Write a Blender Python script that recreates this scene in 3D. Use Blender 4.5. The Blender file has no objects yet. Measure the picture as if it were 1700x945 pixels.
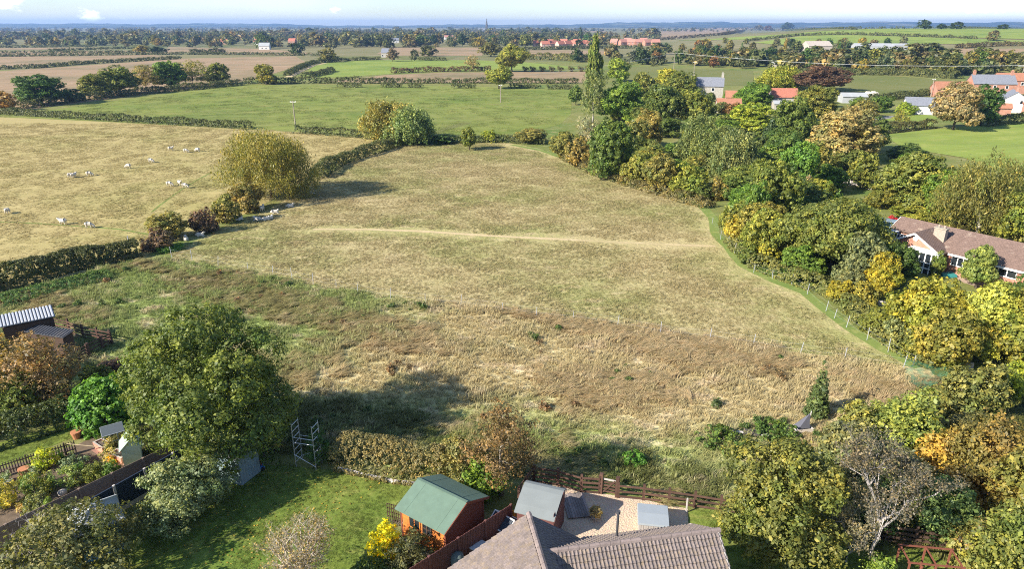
import bpy, bmesh, math, random
import numpy as np
from mathutils import Vector, Matrix

# ------------------------------------------------------------------ camera, sky, sun, exposure
SC = bpy.context.scene
COL = SC.collection
CAM_H, PITCH, FPX = 25.0, math.radians(20.6), 1149.0
cam_data = bpy.data.cameras.new("camera")
cam = bpy.data.objects.new("camera", cam_data)
COL.objects.link(cam)
cam.location = (0, 0, CAM_H)
cam.rotation_euler = (math.pi / 2 - PITCH, 0, 0)
cam_data.sensor_width = 36.0
cam_data.lens = 36.0 * FPX / 1700.0
cam_data.clip_start = 0.5
cam_data.clip_end = 40000
SC.camera = cam

SUN_EL = math.radians(30)
SUN_TO = Vector((-math.cos(math.radians(29)) * math.cos(SUN_EL), -math.sin(math.radians(29)) * math.cos(SUN_EL), math.sin(SUN_EL)))
sun_data = bpy.data.lights.new("sun", 'SUN')
sun_data.energy = 5.0
sun_data.angle = math.radians(0.5)
sun_data.color = (1.0, 0.93, 0.82)
sun = bpy.data.objects.new("sun", sun_data)
COL.objects.link(sun)
sun.location = (-60, -40, 80)
sun.rotation_euler = (-SUN_TO).to_track_quat('-Z', 'Y').to_euler()

SC.view_settings.view_transform = 'Standard'
SC.view_settings.look = 'None'
SC.view_settings.exposure = 1.11
SC.view_settings.gamma = 1.0
SC.view_settings.use_curve_mapping = False
SC.cycles.max_bounces = 6
SC.cycles.diffuse_bounces = 4
SC.cycles.transmission_bounces = 4
SC.cycles.volume_bounces = 0
SC.cycles.transparent_max_bounces = 8
SC.cycles.use_denoising = False
SC.cycles.filter_width = 1.05

world = bpy.data.worlds.new("World")
SC.world = world
world.use_nodes = True
wt = world.node_tree
wt.nodes.clear()


class NT:
    """small helper that adds shader nodes and wires them"""
    def __init__(self, tree):
        self.t = tree

    def add(self, typ, ins=None, out=0, **props):
        n = self.t.nodes.new(typ)
        for k, v in props.items():
            setattr(n, k, v)
        for k, v in (ins or {}).items():
            s = n.inputs[k]
            if isinstance(v, bpy.types.NodeSocket):
                self.t.links.new(v, s)
            else:
                if hasattr(s, 'default_value') and not isinstance(s.default_value, (float, int, bool)) and not isinstance(v, str):
                    v = tuple(v)
                    if len(s.default_value) == 4 and len(v) == 3:
                        v = v + (1.0,)
                s.default_value = v
        return n.outputs[out]

    def math(self, op, a, b=0.0, c=0.0, clamp=False):
        return self.add('ShaderNodeMath', {0: a, 1: b, 2: c}, operation=op, use_clamp=clamp)

    def vmul(self, v, s):
        return self.add('ShaderNodeVectorMath', {0: v, 1: s}, operation='MULTIPLY')

    def noise(self, vec, scale, detail=4.0, rough=0.55):
        return self.add('ShaderNodeTexNoise', {'Vector': vec, 'Scale': scale, 'Detail': detail, 'Roughness': rough})

    def ramp(self, fac, stops, interp='LINEAR'):
        n = self.t.nodes.new('ShaderNodeValToRGB')
        cr = n.color_ramp
        cr.interpolation = interp
        while len(cr.elements) < len(stops):
            cr.elements.new(0.5)
        for e, (p, c) in zip(cr.elements, stops):
            e.position = p
            e.color = tuple(c) + (1.0,) if len(c) == 3 else c
        self.t.links.new(fac, n.inputs[0])
        return n.outputs[0]

    def step(self, fac, lo, hi):
        return self.add('ShaderNodeMapRange', {0: fac, 1: lo, 2: hi, 3: 0.0, 4: 1.0}, interpolation_type='SMOOTHSTEP')

    def mix(self, fac, a, b, mode='MIX'):
        return self.add('ShaderNodeMix', {0: fac, 6: a, 7: b}, out=2, data_type='RGBA', blend_type=mode)


W = NT(wt)
sky = W.add('ShaderNodeTexSky', sky_type='NISHITA', sun_disc=False, sun_elevation=SUN_EL,
            sun_rotation=math.atan2(SUN_TO.x, SUN_TO.y), altitude=0, air_density=1.0, dust_density=0.15, ozone_density=5.0)
wgen = W.add('ShaderNodeTexCoord', out=0)
wsep = wt.nodes.new('ShaderNodeSeparateXYZ')
wt.links.new(wgen, wsep.inputs[0])
# soft cumulus and veil cloud, given by direction
stretch = W.vmul(wgen, (1.0, 1.0, 2.2))
puff = W.noise(stretch, 42.0, 7.0, 0.62)
CLOUDS = [(150, 24, .022, .75), (205, 29, .016, .6), (550, 17, .020, .85), (14, 2, .034, .8), (1640, 6, .06, .45), (330, 12, .03, .2), (1420, 4, .05, .3),
          (900, -60, .07, .5), (400, -120, .09, .5), (1350, -140, .10, .5), (-300, -30, .08, .6), (2100, -70, .10, .5), (700, -260, .13, .5)]
acc = None
for (px_, py_, rad_, amp_) in CLOUDS:
    xx, yy = (px_ - 850) / FPX, (472.5 - py_) / FPX
    d = Vector((xx, math.cos(PITCH) + yy * math.sin(PITCH), -math.sin(PITCH) + yy * math.cos(PITCH))).normalized()
    dist = W.add('ShaderNodeVectorMath', {0: W.vmul(wgen, (1, 1, 1.6)), 1: (d.x, d.y, d.z * 1.6)}, out=1, operation='DISTANCE')
    b = W.math('MULTIPLY', W.step(dist, rad_, 0.0), amp_)
    acc = b if acc is None else W.math('MAXIMUM', acc, b)
cl = W.step(W.math('ADD', W.math('MULTIPLY', acc, 0.85), W.math('MULTIPLY', W.math('SUBTRACT', puff, 0.5), 2.1)), 0.28, 0.85)
veil = W.math('MULTIPLY', W.step(W.noise(W.vmul(wgen, (1, 1, 7)), 3.0, 5.0), 0.42, 0.75), 0.16)
up = W.step(wsep.outputs[2], -0.002, 0.01)
cl = W.math('MULTIPLY', W.math('MAXIMUM', cl, veil), up)
skyc = W.mix(cl, sky, (10.5, 10.6, 10.8))
bg = W.add('ShaderNodeBackground', {'Color': skyc, 'Strength': 0.094})
wo = wt.nodes.new('ShaderNodeOutputWorld')
wt.links.new(bg, wo.inputs[0])

# ------------------------------------------------------------------ terrain and survey
def sstep(a, b, x):
    t = np.clip((x - a) / (b - a), 0, 1)
    return t * t * (3 - 2 * t)


def terrain(x, y):
    """the plain, with one low hill beyond the village on the right"""
    x = np.asarray(x, float); y = np.asarray(y, float)
    d = np.hypot(x, y)
    a = x / np.maximum(y, 1.0)
    side = sstep(0.16, 0.46, a) * sstep(50, 400, y)
    rise = sstep(560, 1080, d) * (1 - sstep(1250, 2300, d))
    mid = 3.0 * sstep(250, 520, d) * sstep(0.15, 0.5, a) * sstep(50, 200, y) * (1 - sstep(1250, 2300, d))
    return 16.5 * side * rise + mid


def at(px, py, z=0.0):
    """the ground point (plus z) seen at a photo pixel; gives x, y, ground height + z"""
    xx, yy = (px - 850.0) / FPX, (472.5 - py) / FPX
    d = np.array((xx, math.cos(PITCH) + yy * math.sin(PITCH), -math.sin(PITCH) + yy * math.cos(PITCH)))
    if d[2] > -0.0025:
        d[2] = -0.0025
    lo, t = 0.0, 1.0
    g = 1.03
    while t < 14000:
        p = d * t
        if CAM_H + p[2] <= float(terrain(p[0], p[1])) + z:
            break
        lo = t
        t *= g
    hi = t
    for _ in range(30):
        m = (lo + hi) / 2
        p = d * m
        if CAM_H + p[2] <= float(terrain(p[0], p[1])) + z:
            hi = m
        else:
            lo = m
    p = d * hi
    return Vector((p[0], p[1], CAM_H + p[2]))


def mpp(p):
    """metres per photo pixel at a point"""
    zc = p.y * math.cos(PITCH) + (CAM_H - p.z) * math.sin(PITCH)
    return zc / FPX


def height_to(p, ytop):
    """height of something standing at p whose top shows at ytop"""
    yy = (472.5 - ytop) / FPX
    dz = (-math.sin(PITCH) + yy * math.cos(PITCH)) / (math.cos(PITCH) + yy * math.sin(PITCH))
    return CAM_H + p.y * dz - p.z


# ------------------------------------------------------------------ object helpers
def link(o, parent=None):
    COL.objects.link(o)
    if parent is not None:
        o.parent = parent
    return o


def tag(o, label=None, cat=None, group=None, kind=None):
    if label: o['label'] = label
    if cat: o['category'] = cat
    if group: o['group'] = group
    if kind: o['kind'] = kind
    return o


def thing(name, label, cat, loc=(0, 0, 0), rz=0.0, group=None):
    o = bpy.data.objects.new(name, None)
    o.empty_display_size = 0.3
    link(o)
    o.location = loc
    o.rotation_euler = (0, 0, rz)
    return tag(o, label, cat, group)


def raw_mesh(name, verts, faces, mats, smooth=False, attr=None):
    me = bpy.data.meshes.new(name)
    if isinstance(faces, np.ndarray):
        k = faces.shape[1]
        me.vertices.add(len(verts)); me.vertices.foreach_set('co', np.asarray(verts, np.float32).ravel())
        me.loops.add(faces.size); me.loops.foreach_set('vertex_index', faces.astype(np.int32).ravel())
        me.polygons.add(len(faces))
        me.polygons.foreach_set('loop_start', np.arange(0, faces.size, k, dtype=np.int32))
        me.update(calc_edges=True)
    else:
        me.from_pydata([tuple(v) for v in verts], [], faces)
        me.update()
    for m in (mats if isinstance(mats, (list, tuple)) else [mats]):
        me.materials.append(m)
    if smooth:
        me.polygons.foreach_set('use_smooth', [True] * len(me.polygons))
    if attr is not None:
        a = me.attributes.new('v', 'FLOAT', 'POINT')
        a.data.foreach_set('value', np.asarray(attr, np.float32))
    return me


class MB:
    """collects simple shapes and links them as one mesh object"""
    def __init__(self):
        self.v, self.f = [], []

    def poly(self, pts):
        n = len(self.v)
        self.v += [Vector(p) for p in pts]
        self.f.append(list(range(n, n + len(pts))))
        return self

    def hexa(self, p):
        """8 corners: bottom ring 0-3, top ring 4-7"""
        n = len(self.v)
        self.v += [Vector(q) for q in p]
        for f in ((3, 2, 1, 0), (4, 5, 6, 7), (0, 1, 5, 4), (1, 2, 6, 5), (2, 3, 7, 6), (3, 0, 4, 7)):
            self.f.append([n + i for i in f])
        return self

    def box(self, x0, x1, y0, y1, z0, z1):
        return self.hexa([(x0, y0, z0), (x1, y0, z0), (x1, y1, z0), (x0, y1, z0), (x0, y0, z1), (x1, y0, z1), (x1, y1, z1), (x0, y1, z1)])

    def beam(self, a, b, w, h, up=(0, 0, 1)):
        a, b = Vector(a), Vector(b)
        d = (b - a).normalized()
        s = d.cross(Vector(up))
        if s.length < 1e-4:
            s = d.cross(Vector((1, 0, 0)))
        s.normalize()
        u = s.cross(d)
        s, u = s * w / 2, u * h / 2
        return self.hexa([a - s - u, a + s - u, b + s - u, b - s - u, a - s + u, a + s + u, b + s + u, b - s + u])

    def tube(self, pts, radii, n=8, cap=True):
        pts = [Vector(p) for p in pts]
        base = len(self.v)
        for i, p in enumerate(pts):
            d = (pts[min(i + 1, len(pts) - 1)] - pts[max(i - 1, 0)]).normalized()
            s = d.cross(Vector((0, 0, 1)))
            if s.length < 1e-3:
                s = d.cross(Vector((1, 0, 0)))
            s.normalize()
            u = s.cross(d)
            r = radii[i] if isinstance(radii, (list, tuple)) else radii
            for k in range(n):
                a = 2 * math.pi * k / n
                self.v.append(p + s * (math.cos(a) * r) + u * (math.sin(a) * r))
        for i in range(len(pts) - 1):
            for k in range(n):
                k2 = (k + 1) % n
                self.f.append([base + i * n + k, base + i * n + k2, base + (i + 1) * n + k2, base + (i + 1) * n + k])
        if cap:
            self.f.append([base + k for k in range(n)][::-1])
            self.f.append([base + (len(pts) - 1) * n + k for k in range(n)])
        return self

    def lathe(self, prof, c=(0, 0, 0), n=16):
        return self.tube([Vector(c) + Vector((0, 0, z)) for r, z in prof], [max(r, 1e-3) for r, z in prof], n)

    def mesh(self, name, mat, smooth=False):
        return raw_mesh(name, self.v, self.f, mat, smooth)

    def build(self, name, mat, parent=None, smooth=False, label=None):
        o = bpy.data.objects.new(name, self.mesh(name, mat, smooth))
        if label:
            o['label'] = label
        return link(o, parent)


def copy_tree(o, parent=None):
    c = o.copy()
    COL.objects.link(c)
    if parent is not None:
        c.parent = parent
    for ch in list(o.children):
        copy_tree(ch, c)
    return c


# ------------------------------------------------------------------ materials
def new_mat(name):
    m = bpy.data.materials.new(name)
    m.use_nodes = True
    m.node_tree.nodes.clear()
    return m, NT(m.node_tree)


def finish(m, N, shader):
    o = m.node_tree.nodes.new('ShaderNodeOutputMaterial')
    m.node_tree.links.new(shader, o.inputs[0])
    return m


def surf(name, col, rough=0.7, world=False, *, var=0.12, scale=6.0, bump=0.0, bscale=20.0, dirt=None, dirt_amt=0.35, obj_var=0.0, spec=0.3, metallic=0.0, stretch=(1, 1, 1)):
    m, N = new_mat(name)
    co = N.vmul(N.add('ShaderNodeNewGeometry', out=0) if world else N.add('ShaderNodeTexCoord', out=3), stretch)
    n = N.noise(co, scale, 5.0)
    c = N.mix(N.math('MULTIPLY_ADD', n, 1.0, 0.0), tuple(x * (1 - var * 2) for x in col), tuple(min(1, x * (1 + var * 2)) for x in col))
    if dirt:
        c = N.mix(N.math('MULTIPLY', N.step(N.noise(co, scale * 0.37, 6.0, 0.65), 0.45, 0.7), dirt_amt), c, dirt)
    if obj_var:
        r = N.add('ShaderNodeObjectInfo', out=5)
        c = N.mix(1.0, c, N.ramp(r, [(0, (1 - obj_var,) * 3), (1, (1 + obj_var * .6, 1 + obj_var * .5, 1 + obj_var * .5))]), 'MULTIPLY')
    ins = {'Base Color': c, 'Roughness': rough, 'Specular IOR Level': spec, 'Metallic': metallic}
    if bump:
        ins['Normal'] = N.add('ShaderNodeBump', {'Strength': bump, 'Distance': 0.02, 'Height': N.noise(co, bscale, 4.0)})
    return finish(m, N, N.add('ShaderNodeBsdfPrincipled', ins))


def leaf_mat(name, trans=0.36, obj=True, col=(.1, .12, .03), hue_var=0.35):
    m, N = new_mat(name)
    v = N.add('ShaderNodeAttribute', attribute_name='v', out=2)
    base = N.add('ShaderNodeObjectInfo', out=1) if obj else None
    pos = N.add('ShaderNodeNewGeometry', out=0)
    if base is None:
        base = N.ramp(N.noise(pos, 0.02, 3.0), [(0.3, (.09, .125, .045)), (0.42, (.135, .16, .06)), (0.52, (.20, .195, .07)), (0.6, (.25, .19, .08)), (0.72, (.11, .145, .05))])
    pn = N.noise(pos, 0.55, 3.0)
    warm = N.mix(1.0, base, (1.28, 1.03, 0.8), 'MULTIPLY')
    c = N.mix(N.math('MULTIPLY', N.step(N.math('ADD', N.math('MULTIPLY', v, 0.6), N.math('MULTIPLY', pn, 0.8)), 0.55, 1.0), hue_var * 2), base, warm)
    cool = N.step(N.noise(pos, 0.35, 2.0), 0.5, 0.68)
    c = N.mix(N.math('MULTIPLY', cool, .55), c, N.mix(1.0, base, (.62, .86, .72), 'MULTIPLY'))
    c = N.mix(1.0, c, N.ramp(v, [(0, (.42, .48, .45)), (0.5, (1.0, 1.0, 1.0)), (1, (1.85, 1.75, 1.5))]), 'MULTIPLY')
    df = N.add('ShaderNodeBsdfPrincipled', {'Base Color': c, 'Roughness': 0.5, 'Specular IOR Level': 0.32})
    tr = N.add('ShaderNodeBsdfTranslucent', {'Color': N.mix(1.0, c, (1.1, 1.15, 0.6), 'MULTIPLY')})
    return finish(m, N, N.add('ShaderNodeMixShader', {0: trans, 1: df, 2: tr}))


LEAF = leaf_mat('leaves')
FARLEAF = leaf_mat('far leaves', obj=False)
BARK = surf('bark', (.12, .09, .065), .9, var=.25, scale=4.0, bump=.6, bscale=14.0)
PALEBARK = surf('pale bark', (.38, .34, .29), .85, var=.2, scale=3.0, bump=.4, bscale=10.0)


def grass_color(N, pal, s=1.0, zone=None):
    """world-position colour shared by a ground sheet and the tufts that grow on it; pal = (dry pale, dry, green, brown)"""
    pos = N.add('ShaderNodeNewGeometry', out=0)
    flat = N.vmul(pos, (1, 1, 0.15))
    big = N.noise(flat, 0.045 * s, 4.0, 0.6)
    mid = N.noise(N.vmul(flat, (1, 1.6, 1)), 0.32 * s, 5.0, 0.6)
    fine = N.noise(flat, 3.2, 4.0, 0.7)
    g = N.math('ADD', N.math('MULTIPLY', big, 0.85), N.math('MULTIPLY', mid, 0.45))
    if zone:
        sep = N.t.nodes.new('ShaderNodeSeparateXYZ'); N.t.links.new(pos, sep.inputs[0])
        g = N.math('ADD', g, zone(N, sep.outputs[0], sep.outputs[1]))
    c = N.mix(N.step(g, 0.56, 0.82), pal[1], pal[2])
    c = N.mix(N.math('MULTIPLY', N.step(N.math('ADD', mid, N.math('MULTIPLY', fine, 0.25)), 0.62, 0.8), 0.75), c, pal[0])
    c = N.mix(N.math('MULTIPLY', N.step(N.noise(flat, 0.11 * s, 5.0, 0.65), 0.56, 0.74), 0.6), c, pal[3])
    return pos, flat, fine, c


def big_(N, flat):
    return N.noise(flat, .02, 2.0)


def grass_ground(name, pal, s=1.0, zone=None, bump=0.6, dist=0.12, bs=2.4, rows=None, lines=None):
    m, N = new_mat(name)
    pos, flat, fine, c = grass_color(N, pal, s, zone)
    c = N.mix(1.0, c, N.ramp(fine, [(0.25, (.8, .82, .79)), (0.5, (1, 1, 1)), (0.75, (1.17, 1.15, 1.12))]), 'MULTIPLY')
    if rows:
        ang, per, amt = rows
        rot = N.add('ShaderNodeVectorRotate', {'Vector': flat, 'Angle': ang}, rotation_type='Z_AXIS')
        w = N.noise(N.vmul(rot, (1.0 / per, 0.012, 0)), 1.0, 3.0, .6)
        c = N.mix(1.0, c, N.ramp(w, [(0.3, (1 - amt,) * 3), (0.7, (1 + amt,) * 3)]), 'MULTIPLY')
    if lines:
        ang, per, amt = lines
        rot = N.add('ShaderNodeVectorRotate', {'Vector': flat, 'Angle': ang}, rotation_type='Z_AXIS')
        sp = N.t.nodes.new('ShaderNodeSeparateXYZ'); N.t.links.new(rot, sp.inputs[0])
        fx = N.math('ABSOLUTE', N.math('SUBTRACT', N.math('FRACT', N.math('DIVIDE', N.math('ADD', sp.outputs[0], N.math('MULTIPLY', big_(N, flat), 3.0)), per)), .5))
        ln = N.math('MULTIPLY', N.step(N.math('ABSOLUTE', N.math('SUBTRACT', fx, .06)), .035, .012), N.step(N.noise(flat, .08, 3.0), .3, .6))
        c = N.mix(N.math('MULTIPLY', ln, amt), c, pal[3])
        patch = N.step(N.noise(flat, .018, 5.0, .65), .45, .7)
        c = N.mix(1.0, c, N.mix(patch, (1.1, 1.06, 1.0), (.82, .86, .84)), 'MULTIPLY')
    b = N.math('ADD', N.noise(N.vmul(flat, (1, .75, 1)), bs, 4.0, 0.65), N.math('MULTIPLY', N.noise(flat, bs * 0.22, 3.0), 1.2))
    nrm = N.add('ShaderNodeBump', {'Strength': bump, 'Distance': dist, 'Height': b})
    return finish(m, N, N.add('ShaderNodeBsdfPrincipled', {'Base Color': c, 'Roughness': 0.95, 'Specular IOR Level': 0.05, 'Normal': nrm}))


def grass_blade(name, pal, s=1.0, zone=None):
    m, N = new_mat(name)
    pos, flat, fine, c = grass_color(N, pal, s, zone)
    v = N.add('ShaderNodeAttribute', attribute_name='v', out=2)
    c = N.mix(1.0, c, N.ramp(v, [(0, (.76, .8, .7)), (0.5, (1, 1, 1)), (1, (1.32, 1.26, 1.16))]), 'MULTIPLY')
    gn_ = N.add('ShaderNodeNewGeometry', out=1)
    up_ = N.add('ShaderNodeVectorMath', {0: N.add('ShaderNodeVectorMath', {0: N.vmul(gn_, (.55, .55, .55)), 1: (0, 0, .8)}, operation='ADD')}, operation='NORMALIZE')
    df = N.add('ShaderNodeBsdfPrincipled', {'Base Color': c, 'Roughness': 0.6, 'Specular IOR Level': 0.2, 'Normal': up_})
    tr = N.add('ShaderNodeBsdfTranslucent', {'Color': c})
    return finish(m, N, N.add('ShaderNodeMixShader', {0: 0.42, 1: df, 2: tr}))


# ------------------------------------------------------------------ ground and fields
def drape(name, px_pts, mat, off, world=None, cell=None, jitter=0.0, seed=1):
    pts = world if world else [at(x, y).xy for x, y in px_pts]
    pts = [Vector((p[0], p[1])) for p in pts]
    if jitter:
        rr = random.Random(seed)
        out = []
        for i, p in enumerate(pts):
            q = pts[(i + 1) % len(pts)]
            n = max(1, int((q - p).length / (jitter * 3)))
            for k in range(n):
                t = p.lerp(q, k / n)
                out.append(t + Vector((rr.uniform(-jitter, jitter), rr.uniform(-jitter, jitter))) * (0.6 if k else 0.2))
        pts = out
    bm = bmesh.new()
    bm.faces.new([bm.verts.new((p.x, p.y, 0)) for p in pts])
    bmesh.ops.triangulate(bm, faces=bm.faces[:])
    if cell:
        for ax in (0, 1):
            lo = min(p[ax] for p in pts); hi = max(p[ax] for p in pts)
            k = lo + cell
            while k < hi:
                co = Vector((0, 0, 0)); co[ax] = k
                no = Vector((0, 0, 0)); no[ax] = 1
                bmesh.ops.bisect_plane(bm, geom=bm.verts[:] + bm.edges[:] + bm.faces[:], plane_co=co, plane_no=no)
                k += cell
    bm.normal_update()
    for f in bm.faces:
        if f.normal.z < 0:
            f.normal_flip()
    for v in bm.verts:
        v.co.z = float(terrain(v.co.x, v.co.y)) + off
    me = bpy.data.meshes.new(name); bm.to_mesh(me); bm.free()
    me.materials.append(mat)
    return tag(link(bpy.data.objects.new(name, me)), kind='structure')


def strip(name, px_pts, width, mat, off, world=False):
    P = [Vector((p[0], p[1])) for p in px_pts] if world else [at(x, y).xy for x, y in px_pts]
    Q = []
    for i in range(len(P) - 1):
        n = max(1, int((P[i + 1] - P[i]).length / 3))
        Q += [P[i].lerp(P[i + 1], k / n) for k in range(n)]
    Q.append(P[-1])
    rr = random.Random(len(Q))
    L, R = [], []
    for i, q in enumerate(Q):
        d = (Q[min(i + 1, len(Q) - 1)] - Q[max(i - 1, 0)]).normalized()
        n = Vector((-d.y, d.x))
        L.append(q + n * width * rr.uniform(.4, .6)); R.append(q - n * width * rr.uniform(.4, .6))
    mb = MB()
    for i in range(len(Q) - 1):
        mb.poly([(p.x, p.y, float(terrain(p.x, p.y)) + off) for p in (R[i], R[i + 1], L[i + 1], L[i])])
    return tag(mb.build(name, mat), kind='structure')


DRY = ((.69, .55, .36), (.55, .45, .235), (.29, .345, .105), (.57, .43, .285))
MEADOW = ((.48, .385, .205), (.41, .335, .165), (.295, .29, .105), (.41, .315, .18))
SHEEPF = ((.45, .36, .165), (.385, .31, .135), (.31, .275, .10), (.38, .295, .135))
GREENF = ((.25, .25, .08), (.18, .21, .055), (.13, .18, .04), (.22, .21, .08))
BRIGHT = ((.28, .30, .085), (.20, .255, .058), (.145, .215, .045), (.24, .27, .08))
STUBBLE = ((.34, .255, .165), (.285, .205, .13), (.23, .185, .10), (.25, .175, .115))
LAWN = ((.26, .27, .07), (.17, .21, .042), (.11, .175, .03), (.24, .215, .075))
PASTURE = ((.20, .185, .075), (.16, .165, .055), (.12, .145, .04), (.19, .165, .07))
WILD = ((.30, .27, .12), (.19, .19, .06), (.10, .16, .034), (.24, .18, .085))


def rough_zone(N, x, y):
    # greener to the left and close to the gardens, drier along the wire fence and to the right
    left = N.math('MULTIPLY', N.step(x, 2.0, -26.0), 0.22)
    near = N.math('MULTIPLY', N.step(y, 45.0, 36.0), 0.20)
    right = N.math('MULTIPLY', N.step(x, 0.0, 22.0), -0.05)
    return N.math('ADD', N.math('ADD', left, near), N.math('ADD', right, -0.06))


M_GROUND = grass_ground('wild ground grass', WILD, 1.0)
M_FARGROUND = grass_ground('plain of far fields', ((.30, .24, .14), (.20, .18, .085), (.11, .14, .045), (.09, .095, .045)), 0.06, None, 0.2)
def field_zone(N, x, y):
    return N.math('MULTIPLY_ADD', x, 0.0, 0.022)


M_MEADOW = grass_ground('meadow grass', MEADOW, 1.0, field_zone, 0.75, 0.16, 2.6)
M_ROUGH = grass_ground('rough grass soil', DRY, 1.0, rough_zone, 0.8, 0.2, 2.0)
M_SHEEP = grass_ground('sheep pasture grass', SHEEPF, 0.7, None, 0.4, 0.10, 2.2, rows=(math.radians(78), 2.0, .05))
M_GREEN = grass_ground('green field grass', GREENF, 0.6, None, 0.22, 0.10, 1.4, rows=(math.radians(82), 4.0, .12), lines=(math.radians(80), 30.0, .5))
M_BRIGHT = grass_ground('bright green grass', BRIGHT, 0.5, None, 0.4, 0.12, 1.6, rows=(math.radians(70), 4.0, .10), lines=(math.radians(75), 18.0, .6))
M_STUBBLE = grass_ground('stubble', STUBBLE, 0.4, None, 0.4, 0.12, 1.6, rows=(math.radians(60), 3.0, .16), lines=(math.radians(62), 24.0, .8))
M_PASTURE = grass_ground('old pasture', PASTURE, 0.5, None, 0.4, 0.12, 1.6)
M_LAWN = grass_ground('mown lawn', LAWN, 2.0, None, 0.5, 0.05, 6.0)
M_TRACK = grass_ground('trodden straw track', ((.58, .46, .28), (.50, .39, .22), (.40, .33, .16), (.46, .35, .20)), 1.5, None, 0.4, 0.06, 4.0)
M_PATH = grass_ground('short green path', ((.27, .28, .09), (.18, .225, .06), (.12, .18, .04), (.22, .22, .075)), 1.5, None, 0.4, 0.06, 4.0)


def axis(lo, hi, step, far):
    a = list(np.arange(lo, hi + 1, step))
    s, x = step, hi
    while x < far:
        s *= 1.25; x += s; a.append(x)
    s, x = step, lo
    b = []
    while x > -far:
        s *= 1.25; x -= s; b.append(x)
    return np.array(b[::-1] + a)


gx = axis(-1500, 2600, 25, 11000); gy = axis(-100, 3000, 25, 11000)
gy = gy[gy > -900]
X, Y = np.meshgrid(gx, gy)
Z = terrain(X, Y)
vv = np.stack([X.ravel(), Y.ravel(), Z.ravel()], 1)
nx, ny = len(gx), len(gy)
ii, jj = np.meshgrid(np.arange(nx - 1), np.arange(ny - 1))
q = (jj * nx + ii).ravel()
ff = np.stack([q, q + 1, q + nx + 1, q + nx], 1)
gm = raw_mesh('ground', vv, ff, [M_GROUND, M_FARGROUND], True)
cy_ = (Y[:-1, :-1] + Y[1:, 1:]).ravel() / 2
gm.polygons.foreach_set('material_index', (np.hypot((X[:-1, :-1] + X[1:, 1:]).ravel() / 2, cy_) > 520).astype(np.int32))
tag(link(bpy.data.objects.new('ground', gm)), kind='structure')

MEADOW_PX = [(284, 429), (340, 440), (420, 456), (520, 473), (640, 493), (765, 507), (830, 514), (950, 530), (1095, 551), (1175, 561), (1325, 584), (1400, 593), (1500, 607), (1545, 611),
             (1480, 578), (1420, 545), (1380, 515), (1340, 484), (1290, 466), (1240, 441), (1213, 410), (1190, 385), (1188, 360), (1165, 338), (1120, 322), (1060, 308), (1010, 295), (975, 279),
             (940, 262), (900, 248), (850, 238), (800, 235), (740, 236), (700, 236), (655, 246), (600, 260), (560, 277), (530, 296), (490, 321), (450, 346), (420, 361), (370, 381), (330, 396)]
drape('meadow', MEADOW_PX, M_MEADOW, 0.008, jitter=0.25)
ROUGH_PX = [(-300, 560), (-120, 510), (0, 490), (120, 458), (230, 432), (284, 430), (340, 441), (420, 457), (520, 474), (640, 494), (765, 508), (830, 515), (950, 531), (1095, 552), (1175, 562), (1325, 585),
            (1400, 594), (1500, 608), (1545, 612), (1560, 640), (1480, 690), (1400, 740), (1300, 830), (1190, 840), (1000, 805), (890, 785), (760, 790), (560, 765), (300, 720), (100, 640), (-200, 620)]
drape('rough_grass_bank', ROUGH_PX, M_ROUGH, 0.004, jitter=0.25)
SHEEP_PX = [(-400, 190), (0, 194), (150, 201), (400, 214), (500, 220), (610, 229), (655, 237), (610, 252), (548, 276), (480, 315), (420, 350), (330, 385), (270, 410), (230, 432), (120, 457), (0, 488), (-300, 555)]
drape('sheep_field', SHEEP_PX, M_SHEEP, 0.012)
drape('green_field', [(-60, 192), (60, 186), (200, 166), (390, 141), (520, 141), (640, 141), (950, 147), (948, 190), (930, 206), (870, 222), (780, 226), (655, 236), (610, 228), (500, 219), (420, 213), (150, 200)], M_GREEN, 0.016)
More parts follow.
